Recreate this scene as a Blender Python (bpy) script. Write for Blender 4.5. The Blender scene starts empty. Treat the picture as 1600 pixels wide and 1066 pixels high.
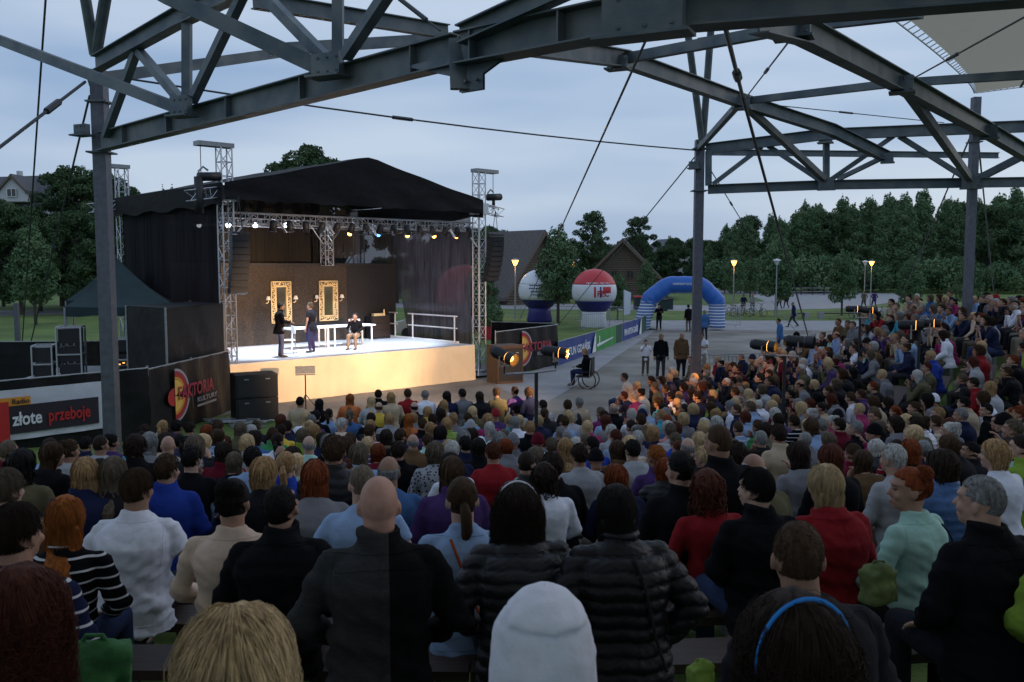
import bpy, bmesh, math, random
import numpy as np
from mathutils import Vector, Matrix, noise
R = math.radians
rnd = random.Random(7)
SC = bpy.context.scene
COL = SC.collection
# ------------------------------------------------------------ camera
CAMZ, F, CX, CY, HY = 4.2, 1400.0, 800.0, 533.0, 415.0
PITCH = math.atan((CY - HY) / F)
cam = bpy.data.cameras.new('camera'); camo = bpy.data.objects.new('camera', cam); COL.objects.link(camo)
camo.location = (0, 0, CAMZ); camo.rotation_euler = (math.pi / 2 - PITCH, 0, 0)
cam.sensor_width = 36; cam.lens = F / 1600 * 36; cam.clip_end = 3000; cam.clip_start = .05
cam.dof.use_dof = True; cam.dof.focus_distance = 22; cam.dof.aperture_fstop = 9
SC.camera = camo
# ------------------------------------------------------------ world, sun, exposure
SC.view_settings.view_transform = 'Standard'; SC.view_settings.look = 'None'
SC.view_settings.exposure = .3; SC.view_settings.gamma = 1
SUN_EL, SUN_AZ = R(9), R(60)
wd = bpy.data.worlds.new('World'); SC.world = wd; wd.use_nodes = True
nt = wd.node_tree; nt.nodes.clear()
def N(nt, t, **k):
    n = nt.nodes.new(t)
    for a, b in k.items(): setattr(n, a, b)
    return n
wo = N(nt, 'ShaderNodeOutputWorld'); bg = N(nt, 'ShaderNodeBackground')
sk = N(nt, 'ShaderNodeTexSky', sky_type='NISHITA', sun_disc=False); sk.sun_elevation = SUN_EL; sk.sun_rotation = SUN_AZ; sk.air_density = 1.2; sk.ozone_density = 2.5
tc = N(nt, 'ShaderNodeTexCoord'); mp = N(nt, 'ShaderNodeMapping'); mp.inputs['Scale'].default_value = (1.2, 1.2, 6.5)
nz = N(nt, 'ShaderNodeTexNoise'); nz.inputs['Scale'].default_value = 1.6; nz.inputs['Detail'].default_value = 3; nz.inputs['Roughness'].default_value = .45
cr = N(nt, 'ShaderNodeValToRGB'); cr.color_ramp.elements[0].position = .36; cr.color_ramp.elements[1].position = .62
cr.color_ramp.elements[0].color = (2.7, 3.8, 5.7, 1); cr.color_ramp.elements[1].color = (4.7, 5.6, 7.0, 1)
mx = N(nt, 'ShaderNodeMix', data_type='RGBA'); mx.inputs[0].default_value = .86
L = nt.links.new
L(tc.outputs['Generated'], mp.inputs[0]); L(mp.outputs[0], nz.inputs['Vector']); L(nz.outputs['Fac'], cr.inputs[0])
L(sk.outputs[0], mx.inputs[6]); L(cr.outputs[0], mx.inputs[7]); L(mx.outputs[2], bg.inputs[0]); bg.inputs[1].default_value = .1
L(bg.outputs[0], wo.inputs[0])
sl = bpy.data.lights.new('sun', 'SUN'); sl.energy = .22; sl.angle = R(40); sl.color = (1, .86, .74)
so = bpy.data.objects.new('sun', sl); COL.objects.link(so)
so.rotation_euler = (math.pi / 2 - R(28), 0, math.pi - SUN_AZ)
# ------------------------------------------------------------ helpers
def at(px, py, Y):
    a = (px - CX) / F; b = (CY - py) / F
    y = math.cos(PITCH) + b * math.sin(PITCH); z = -math.sin(PITCH) + b * math.cos(PITCH)
    return Vector((a * Y / y, Y, CAMZ + z * Y / y))
def gnd(px, py, z=0):
    b = (CY - py) / F
    y = math.cos(PITCH) + b * math.sin(PITCH); zz = -math.sin(PITCH) + b * math.cos(PITCH)
    return at(px, py, (z - CAMZ) / zz * y)
class MB:
    def __init__(s): s.v = []; s.f = []; s.m = []
    def add(s, v, f, mi=0):
        o = len(s.v); s.v += [tuple(p) for p in v]; s.f += [tuple(i + o for i in q) for q in f]; s.m += [mi] * len(f); return s
    def quad(s, *p, mi=0): return s.add(p, [tuple(range(len(p)))], mi)
    def box(s, c, d, rz=0, mi=0, M=None):
        c = Vector(c); x, y, z = d[0] / 2, d[1] / 2, d[2] / 2
        rot = M if M is not None else Matrix.Rotation(rz, 3, 'Z')
        v = [c + rot @ Vector((sx * x, sy * y, sz * z)) for sz in (-1, 1) for sy in (-1, 1) for sx in (-1, 1)]
        return s.add(v, [(0, 2, 3, 1), (4, 5, 7, 6), (0, 1, 5, 4), (2, 6, 7, 3), (0, 4, 6, 2), (1, 3, 7, 5)], mi)
    def frame(s, a, b, up=(0, 0, 1)):
        a = Vector(a); b = Vector(b); d = (b - a); l = d.length; d.normalize()
        u = Vector(up)
        if abs(u.dot(d)) > .98: u = Vector((0, 1, 0))
        x = d.cross(u).normalized(); z = x.cross(d).normalized()
        return a, b, d, x, z, l
    def beam(s, a, b, w, h, mi=0):
        a, b, d, x, z, l = s.frame(a, b)
        v = [p + x * sx * w / 2 + z * sz * h / 2 for p in (a, b) for sx, sz in ((-1, -1), (1, -1), (1, 1), (-1, 1))]
        return s.add(v, [(3, 2, 1, 0), (4, 5, 6, 7), (0, 1, 5, 4), (1, 2, 6, 5), (2, 3, 7, 6), (3, 0, 4, 7)], mi)
    def ibeam(s, a, b, w, h, t=.018, up=(0, 0, 1), mi=0):
        a, b, d, x, z, l = s.frame(a, b, up); k = w / 2; g = h / 2; q = .012
        pr = [(-k, -g), (k, -g), (k, -g + t), (q, -g + t), (q, g - t), (k, g - t), (k, g), (-k, g), (-k, g - t), (-q, g - t), (-q, -g + t), (-k, -g + t)]
        v = [p + x * i + z * j for p in (a, b) for i, j in pr]; n = 12
        return s.add(v, [tuple(range(n))[::-1], tuple(range(n, 2 * n))] + [(i, (i + 1) % n, n + (i + 1) % n, n + i) for i in range(n)], mi)
    def tube(s, pts, r, n=8, mi=0, closed=False, el=1.0, caps=True):
        pts = [Vector(p) for p in pts]; m = len(pts)
        rs = r if hasattr(r, '__len__') else [r] * m
        t0 = (pts[1] - pts[0]).normalized(); up = Vector((0, 0, 1)) if abs(t0.z) < .9 else Vector((0, 1, 0))
        x = t0.cross(up).normalized(); v = []; prev = None
        for i, p in enumerate(pts):
            if closed: t = (pts[(i + 1) % m] - pts[i - 1]).normalized()
            else: t = (pts[min(i + 1, m - 1)] - pts[max(i - 1, 0)]).normalized()
            x = (x - t * x.dot(t)).normalized(); y = t.cross(x)
            for k in range(n):
                a = 2 * math.pi * k / n; v.append(p + (x * math.cos(a) + y * math.sin(a) * el) * rs[i])
        f = []
        for i in range(m if closed else m - 1):
            for k in range(n):
                j = (i + 1) % m; f.append((i * n + k, i * n + (k + 1) % n, j * n + (k + 1) % n, j * n + k))
        if caps and not closed: f += [tuple(range(n))[::-1], tuple(range((m - 1) * n, m * n))]
        return s.add(v, f, mi)
    def lathe(s, prof, c=(0, 0, 0), n=24, mi=0, M=None):
        c = Vector(c); v = []
        for r, z in prof:
            for k in range(n):
                a = 2 * math.pi * k / n; p = Vector((r * math.cos(a), r * math.sin(a), z))
                v.append(c + (M @ p if M is not None else p))
        f = [(i * n + k, i * n + (k + 1) % n, (i + 1) * n + (k + 1) % n, (i + 1) * n + k) for i in range(len(prof) - 1) for k in range(n)]
        if prof[0][0] > 1e-4: f.append(tuple(range(n))[::-1])
        if prof[-1][0] > 1e-4: f.append(tuple(range((len(prof) - 1) * n, len(prof) * n)))
        return s.add(v, f, mi)
    def ell(s, c, r, M=None, nu=14, nv=9, mi=0, e=None):
        c = Vector(c); v = []
        for i in range(nv + 1):
            ph = math.pi * i / nv
            for k in range(nu):
                a = 2 * math.pi * k / nu
                p = Vector((r[0] * math.sin(ph) * math.cos(a), r[1] * math.sin(ph) * math.sin(a), -r[2] * math.cos(ph)))
                v.append(c + (M @ p if M is not None else p))
        return s.add(v, [(i * nu + k, i * nu + (k + 1) % nu, (i + 1) * nu + (k + 1) % nu, (i + 1) * nu + k) for i in range(nv) for k in range(nu)], mi)
    def mesh(s, name, mats=(), smooth=False, off=None):
        me = bpy.data.meshes.new(name)
        v = s.v if off is None else [(p[0] - off[0], p[1] - off[1], p[2] - off[2]) for p in s.v]
        me.from_pydata(v, [], s.f)
        for m in (mats if isinstance(mats, (list, tuple)) else [mats]): me.materials.append(m)
        if any(s.m): me.polygons.foreach_set('material_index', s.m)
        if smooth and len(s.f) > 8 and len(s.v) < 60000:
            bm = bmesh.new(); bm.from_mesh(me); bmesh.ops.remove_doubles(bm, verts=bm.verts, dist=1e-4); bm.to_mesh(me); bm.free()
        if smooth: me.polygons.foreach_set('use_smooth', [True] * len(me.polygons))
        me.update(); return me
    def build(s, name, mat, parent=None, smooth=False, color=None):
        off = parent_off(parent) if parent is not None else None
        me = s.mesh(name, mat, smooth, off)
        o = bpy.data.objects.new(name, me); COL.objects.link(o)
        if parent is not None: o.parent = parent
        if color: o.color = (*color, 1)
        return o
def parent_off(p):
    v = Vector((0, 0, 0))
    while p is not None: v += p.location; p = p.parent
    return v
def tag(o, label=None, cat=None, group=None, kind=None):
    if label: o['label'] = label
    if cat: o['category'] = cat
    if group: o['group'] = group
    if kind: o['kind'] = kind
    return o
def empty(name, loc, label, cat, group=None):
    o = bpy.data.objects.new(name, None); COL.objects.link(o); o.location = loc; o.empty_display_size = .2
    return tag(o, label, cat, group)
def thing(mb, name, mat, label, cat, group=None, smooth=False, loc=None):
    if loc is None:
        a = np.array(mb.v); loc = ((a[:, 0].min() + a[:, 0].max()) / 2, (a[:, 1].min() + a[:, 1].max()) / 2, a[:, 2].min())
    me = mb.mesh(name, mat, smooth, loc); o = bpy.data.objects.new(name, me); COL.objects.link(o); o.location = loc
    return tag(o, label, cat, group)
def copy_tree(o, parent=None):
    c = o.copy(); COL.objects.link(c)
    if parent is not None:
        c.parent = parent; c.matrix_parent_inverse = o.matrix_parent_inverse.copy()
    for ch in list(o.children): copy_tree(ch, c)
    return c
def text(s, o, xd, up, h, mat, parent, bold=0, name='lettering', align='LEFT', sx=1.0, shear=0):
    cu = bpy.data.curves.new(name, 'FONT'); cu.body = s; cu.size = h * 1.38; cu.extrude = .003; cu.offset = bold * h; cu.align_x = align; cu.shear = shear
    cu.materials.append(mat); cu.resolution_u = 3
    ob = bpy.data.objects.new(name, cu); me_ = bpy.data.meshes.new_from_object(ob); bpy.data.objects.remove(ob); ob = bpy.data.objects.new(name, me_); COL.objects.link(ob)
    x = Vector(xd).normalized(); z = Vector(up); z = (z - x * z.dot(x)).normalized(); y = x.cross(z)   # font: x right, y up -> z ; normal = -y
    M = Matrix((x, z, x.cross(z))).transposed().to_4x4()
    M.translation = Vector(o) - (parent_off(parent) if parent else Vector())
    ob.matrix_basis = M @ Matrix.Diagonal((sx, 1, 1, 1))
    if parent: ob.parent = parent
    return ob
# ------------------------------------------------------------ materials
def mat(name, c, rough=.7, metal=0, ns=0, na=.25, bump=0, bs=None, spec=.5, emit=None, es=0, obcol=False, c2=None, det=4, sheen=0, stretch=None, coord='Object', trans=0, bd=.02):
    m = bpy.data.materials.new(name); m.use_nodes = True; t = m.node_tree; b = t.nodes['Principled BSDF']; K = t.links.new
    b.inputs['Base Color'].default_value = (*c, 1); b.inputs['Roughness'].default_value = rough; b.inputs['Metallic'].default_value = metal
    b.inputs['Specular IOR Level'].default_value = spec
    if sheen: b.inputs['Sheen Weight'].default_value = sheen
    base = None
    if obcol:
        oi = N(t, 'ShaderNodeObjectInfo'); base = oi.outputs['Color']
    co = N(t, 'ShaderNodeTexCoord'); src = co.outputs[coord]
    if stretch:
        mm = N(t, 'ShaderNodeMapping'); mm.inputs['Scale'].default_value = stretch; K(src, mm.inputs[0]); src = mm.outputs[0]
    if ns:
        n = N(t, 'ShaderNodeTexNoise'); n.inputs['Scale'].default_value = ns; n.inputs['Detail'].default_value = det; K(src, n.inputs['Vector'])
        if c2 is not None:
            r = N(t, 'ShaderNodeValToRGB'); r.color_ramp.elements[0].position = .38; r.color_ramp.elements[1].position = .62
            r.color_ramp.elements[0].color = (*c, 1); r.color_ramp.elements[1].color = (*c2, 1); K(n.outputs['Fac'], r.inputs[0]); K(r.outputs[0], b.inputs['Base Color'])
        else:
            mr = N(t, 'ShaderNodeMapRange'); mr.inputs[1].default_value = .25; mr.inputs[2].default_value = .75; mr.inputs[3].default_value = 1 - na; mr.inputs[4].default_value = 1 + na
            K(n.outputs['Fac'], mr.inputs[0])
            x = N(t, 'ShaderNodeMix', data_type='RGBA', blend_type='MULTIPLY'); x.inputs[0].default_value = 1
            if base: K(base, x.inputs[6])
            else: x.inputs[6].default_value = (*c, 1)
            K(mr.outputs[0], x.inputs[7]); K(x.outputs[2], b.inputs['Base Color'])
    elif base: K(base, b.inputs['Base Color'])
    if bump:
        n2 = N(t, 'ShaderNodeTexNoise'); n2.inputs['Scale'].default_value = bs or ns or 20; n2.inputs['Detail'].default_value = det; K(src, n2.inputs['Vector'])
        bp = N(t, 'ShaderNodeBump'); bp.inputs['Strength'].default_value = bump; bp.inputs['Distance'].default_value = bd; K(n2.outputs['Fac'], bp.inputs['Height']); K(bp.outputs[0], b.inputs['Normal'])
    if emit: b.inputs['Emission Color'].default_value = (*emit, 1); b.inputs['Emission Strength'].default_value = es
    if trans:
        tb = N(t, 'ShaderNodeBsdfTransparent'); ms = N(t, 'ShaderNodeMixShader'); ms.inputs[0].default_value = trans
        K(b.outputs[0], ms.inputs[1]); K(tb.outputs[0], ms.inputs[2]); K(ms.outputs[0], t.nodes['Material Output'].inputs[0])
    return m
ORD = ['first', 'second', 'third', 'fourth', 'fifth', 'sixth', 'seventh', 'eighth', 'ninth', 'tenth', 'eleventh', 'twelfth', 'thirteenth', 'fourteenth', 'fifteenth', 'sixteenth', 'seventeenth', 'eighteenth', 'nineteenth', 'twentieth', 'twenty-first', 'twenty-second', 'twenty-third']
def obstripe(name, ca, cb, scale, duty=.75, axis=2):
    m = mat(name, ca, .85); t = m.node_tree; K = t.links.new; b = t.nodes['Principled BSDF']
    co = N(t, 'ShaderNodeTexCoord'); sp = N(t, 'ShaderNodeSeparateXYZ'); K(co.outputs['Object'], sp.inputs[0])
    a = N(t, 'ShaderNodeMath', operation='MULTIPLY'); a.inputs[1].default_value = scale; K(sp.outputs[axis], a.inputs[0])
    fr = N(t, 'ShaderNodeMath', operation='FRACT'); K(a.outputs[0], fr.inputs[0])
    g = N(t, 'ShaderNodeMath', operation='GREATER_THAN'); g.inputs[1].default_value = duty; K(fr.outputs[0], g.inputs[0])
    x = N(t, 'ShaderNodeMix', data_type='RGBA'); x.inputs[6].default_value = (*ca, 1); x.inputs[7].default_value = (*cb, 1); K(g.outputs[0], x.inputs[0]); K(x.outputs[2], b.inputs['Base Color'])
    return m
M = {}
M['steel'] = mat('galvanised_steel', (.08, .11, .13), .55, .4, ns=2.2, c2=(.15, .17, .175), bump=.2, bs=60, det=9)
M['truss'] = mat('truss_aluminium', (.52, .53, .56), .38, .8, ns=30, na=.15)
M['column'] = mat('column_steel', (.12, .125, .15), .5, .4, ns=9, na=.22, bump=.1, bs=70)
M['cable'] = mat('cable_steel', (.06, .065, .075), .5, .5)
M['black'] = mat('black_plastic', (.012, .012, .015), .5, ns=30, na=.3)
M['rubber'] = mat('rubber', (.015, .015, .015), .8)
M['tarp'] = mat('black_tarp', (.008, .008, .009), .55, ns=3, na=.3, bump=.25, bs=2.2, bd=.12, spec=.25)
M['roofcloth'] = mat('roof_cloth', (.007, .007, .009), .7, ns=2, na=.3, bump=.35, bs=1.1, bd=.12, stretch=(1, 1, 2), spec=.2)
M['scrim'] = mat('scrim_mesh', (.075, .075, .095), .85, ns=3, na=.4, bump=.5, bs=1.5, bd=.1, trans=.16, spec=.1, stretch=(3, 3, .3))
M['scrim2'] = mat('scrim_mesh_side', (.014, .013, .016), .9, spec=.1, ns=3, na=.4, bump=.6, bs=1.2, bd=.12, trans=.015, stretch=(3, 3, .25))
M['drape'] = mat('stage_drape', (.012, .011, .012), .9, ns=2.5, na=.4, bump=.9, bs=3, bd=.12, stretch=(3, 3, .12))
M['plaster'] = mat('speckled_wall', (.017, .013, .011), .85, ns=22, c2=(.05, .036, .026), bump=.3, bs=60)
M['cream'] = mat('cream_cloth', (.78, .65, .46), .85, ns=1.5, na=.08, bump=.35, bs=1.3, bd=.08)
M['deck'] = mat('stage_floor', (.72, .72, .74), .45, ns=2, na=.07)
M['gold'] = mat('gilded_carving', (.85, .66, .36), .4, .2, ns=25, na=.25)
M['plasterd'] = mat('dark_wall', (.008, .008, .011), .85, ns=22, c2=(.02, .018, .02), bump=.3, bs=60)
M['mirror'] = mat('mirror_glass', (.5, .45, .33), .12, .9, ns=1.3, na=.4)
M['whitep'] = mat('white_paint', (.75, .75, .75), .5, ns=12, na=.05)
M['greyp'] = mat('grey_metal', (.3, .31, .32), .5, .4, ns=15, na=.2)
M['tent'] = mat('green_tent_cloth', (.009, .03, .032), .7, ns=3, na=.2, bump=.3, bs=2, bd=.06)
M['grass'] = mat('grass', (.07, .12, .02), .95, ns=.35, c2=(.125, .19, .035), bump=.5, bs=30, bd=.05, det=8)
M['sand'] = mat('sandy_gravel', (.15, .135, .115), .95, ns=.35, c2=(.27, .25, .22), bump=.4, bs=25, det=8)
M['path'] = mat('pale_paving', (.28, .28, .29), .9, ns=.8, na=.2, bump=.2, bs=20, det=8)
M['leaf'] = mat('tree_leaves', (.07, .13, .06), .7, ns=.5, c2=(.13, .2, .09), spec=.2)
M['leafd'] = mat('dark_leaves', (.04, .075, .036), .8, ns=.5, c2=(.085, .13, .06), spec=.1)
M['bark'] = mat('bark', (.06, .05, .04), .9, ns=8, na=.3, bump=.5)
M['log'] = mat('log_wall', (.13, .1, .075), .8, ns=6, na=.3, stretch=(1, 1, 6))
M['thatch'] = mat('thatch', (.12, .105, .1), .95, ns=6, na=.3, bump=.6, bs=14, stretch=(1, 1, .3))
M['house'] = mat('house_render', (.5, .5, .52), .8)
M['slate'] = mat('roof_slate', (.08, .08, .09), .7, ns=5, na=.2)
M['glass'] = mat('dark_glass', (.02, .025, .03), .1)
M['wood'] = mat('bench_wood', (.045, .026, .02), .6, ns=5, na=.35, stretch=(1, 8, 8), bump=.2)
M['membrane'] = mat('canopy_membrane', (.55, .43, .28), .7, ns=3, na=.08)
mb_ = M['membrane']; t_ = mb_.node_tree; tl_ = N(t_, 'ShaderNodeBsdfTranslucent'); tl_.inputs[0].default_value = (.55, .48, .36, 1); ms_ = N(t_, 'ShaderNodeMixShader'); ms_.inputs[0].default_value = .6
t_.links.new(t_.nodes['Principled BSDF'].outputs[0], ms_.inputs[1]); t_.links.new(tl_.outputs[0], ms_.inputs[2]); t_.links.new(ms_.outputs[0], t_.nodes['Material Output'].inputs[0])
M['lampglow'] = mat('sodium_glow', (1, .5, .1), .4, emit=(1, .36, .05), es=9)
M['lamphot'] = mat('hot_filament', (1, .6, .2), .4, emit=(1, .42, .08), es=7)
M['ledw'] = mat('cool_lamp', (1, 1, 1), .4, emit=(.85, .95, 1), es=16)
M['lampoff'] = mat('lamp_glass', (.5, .55, .6), .3)
M['bannerw'] = mat('banner_white', (.6, .62, .68), .6, ns=2, na=.12, bump=.6, bs=1.6, bd=.1)
M['tblue'] = mat('print_blue', (.02, .055, .24), .6, ns=4, na=.15, bump=.3, bs=3)
M['tgreen'] = mat('print_green', (.04, .28, .05), .6, ns=4, na=.12, bump=.3, bs=3)
M['tdgreen'] = mat('print_dark_green', (.015, .09, .05), .6)
M['twhite'] = mat('print_white', (.75, .77, .8), .6)
M['tnavy'] = mat('print_navy', (.012, .012, .09), .6)
M['tred'] = mat('print_red', (.5, .02, .02), .6)
M['tdark'] = mat('print_dark', (.02, .015, .025), .6)
M['torange'] = mat('print_orange', (.75, .3, .03), .6)
M['tyellow'] = mat('print_yellow', (.85, .5, .1), .6)
M['tpink'] = mat('print_crimson', (.42, .03, .06), .6)
M['tgrey'] = mat('print_grey', (.4, .38, .4), .6)
M['balred'] = mat('inflatable_red', (.55, .035, .045), .45, ns=2, na=.08)
M['balwhite'] = mat('inflatable_white', (.72, .73, .77), .45, ns=2, na=.06)
M['balblue'] = mat('inflatable_navy', (.03, .025, .17), .45, ns=2, na=.08)
M['arch'] = mat('inflatable_blue', (.02, .12, .45), .4, ns=1.5, na=.1)
M['archs'] = obstripe('inflatable_printed', (.05, .13, .38), (.6, .64, .72), 5.2, .52)
M['carp'] = mat('car_paint', (.4, .42, .45), .3, .5)
M['amber'] = mat('display_glow', (1, .5, .1), .4, emit=(1, .5, .1), es=1.5)
# ------------------------------------------------------------ terrain
TR = [(0, 0), (9.2, 0), (11.25, .2), (12.75, .31), (14.25, .5), (15.75, .73), (17.25, .95), (18.75, 1.2), (20.25, 1.46), (21.75, 1.7), (23.25, 1.93), (25, 2.2), (27, 2.5), (31, 3.0), (60, 3.0)]
def sm(a, b, t): t = min(1, max(0, (t - a) / (b - a))); return t * t * (3 - 2 * t)
def terr(x, y):
    dx, dy = x + 1, y - 27; r = math.hypot(dx, dy); th = math.degrees(math.atan2(dy, dx))
    if th > 100: th -= 360
    m = 1 + sm(-52, -28, th) * 1.15
    rr = 6.3 + (r - 6.3) * m if r > 6.3 else r
    rr = min(rr, 24 if th > -62 and m > 1.3 else 40)
    z = float(np.interp(rr, [a for a, b in TR], [b for a, b in TR]))
    rout = 60 + (18.5 - 60) * sm(-62, -40, th)
    z *= 1 - sm(rout, rout + 5, r)
    z *= 1 - sm(13, 26, th)
    z *= sm(-178, -150, th) if th < -100 else 1
    return z
# ------------------------------------------------------------ ground, paths
def ground():
    xs = list(np.arange(-22, 26, .6)); ys = list(np.arange(-14, 34, .6))
    xs = [-900, -400, -200, -100, -60, -35] + xs + [30, 40, 60, 100, 200, 400, 900]; ys = [-200, -60, -25] + ys + [40, 60, 100, 160, 260, 420, 700, 1500]
    v = [(x, y, terr(x, y)) for y in ys for x in xs]; nx = len(xs)
    f = [(j * nx + i, j * nx + i + 1, (j + 1) * nx + i + 1, (j + 1) * nx + i) for j in range(len(ys) - 1) for i in range(nx - 1)]
    m = MB(); m.add(v, f); tag(m.build('ground', M['grass'], smooth=True), kind='structure')
ground()
def sheet(name, pts, z, mt):
    m = MB(); m.quad(*[(p.x, p.y, z) for p in pts]); tag(m.build(name, mt), kind='structure')
# plaza (gravel) round the stage and out to the arch: disc + strip
pl = [Vector((-1 + 6.2 * math.cos(R(a)), 27 + 6.2 * math.sin(R(a)), 0)) for a in range(-170, 0, 8)]
pl += [Vector((14, 29.5, 0)), Vector((24, 33, 0)), Vector((60, 50, 0)), gnd(1700, 516), gnd(1005, 516), gnd(880, 566), gnd(850, 590), Vector((-1, 38, 0)), Vector((-14, 40, 0)), Vector((-9, 24, 0))]
sheet('plaza', pl, .012, M['sand'])
sheet('walkway', [gnd(838, 640), gnd(905, 600), gnd(960, 560), gnd(1028, 515), gnd(1000, 512), gnd(880, 566), gnd(770, 600)], .02, M['path'])
sheet('path', [gnd(960, 516), gnd(2300, 519), gnd(2300, 503), gnd(900, 501)], .02, M['path'])
sheet('path', [gnd(600, 481), gnd(1120, 487), gnd(1330, 482), gnd(1408, 471), gnd(1420, 463), gnd(1395, 458), gnd(1260, 456), gnd(1150, 453), gnd(1000, 455), gnd(1170, 461), gnd(1195, 471), gnd(1120, 478), gnd(600, 472)], .02, M['path'])
sheet('path', [gnd(1330, 483), gnd(1500, 497), gnd(1620, 505), gnd(1620, 501), gnd(1500, 492), gnd(1345, 480)], .024, M['path'])
sheet('path', [gnd(-200, 498), gnd(100, 492), gnd(330, 484), gnd(330, 476), gnd(100, 485), gnd(-200, 487)], .02, M['path'])
sheet('path', [gnd(-300, 457), gnd(200, 449), gnd(330, 447), gnd(330, 444), gnd(-300, 451)], .02, M['path'])
# ------------------------------------------------------------ stage frame of reference
SO = Vector((-8.5, 26.8, 0)); SU = Vector((.7193, .6947, 0)); SV = Vector((-.6947, .7193, 0)); SA = math.atan2(.6947, .7193)
def S(a, b, z=0): return SO + SU * a + SV * b + Vector((0, 0, z))
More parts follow.
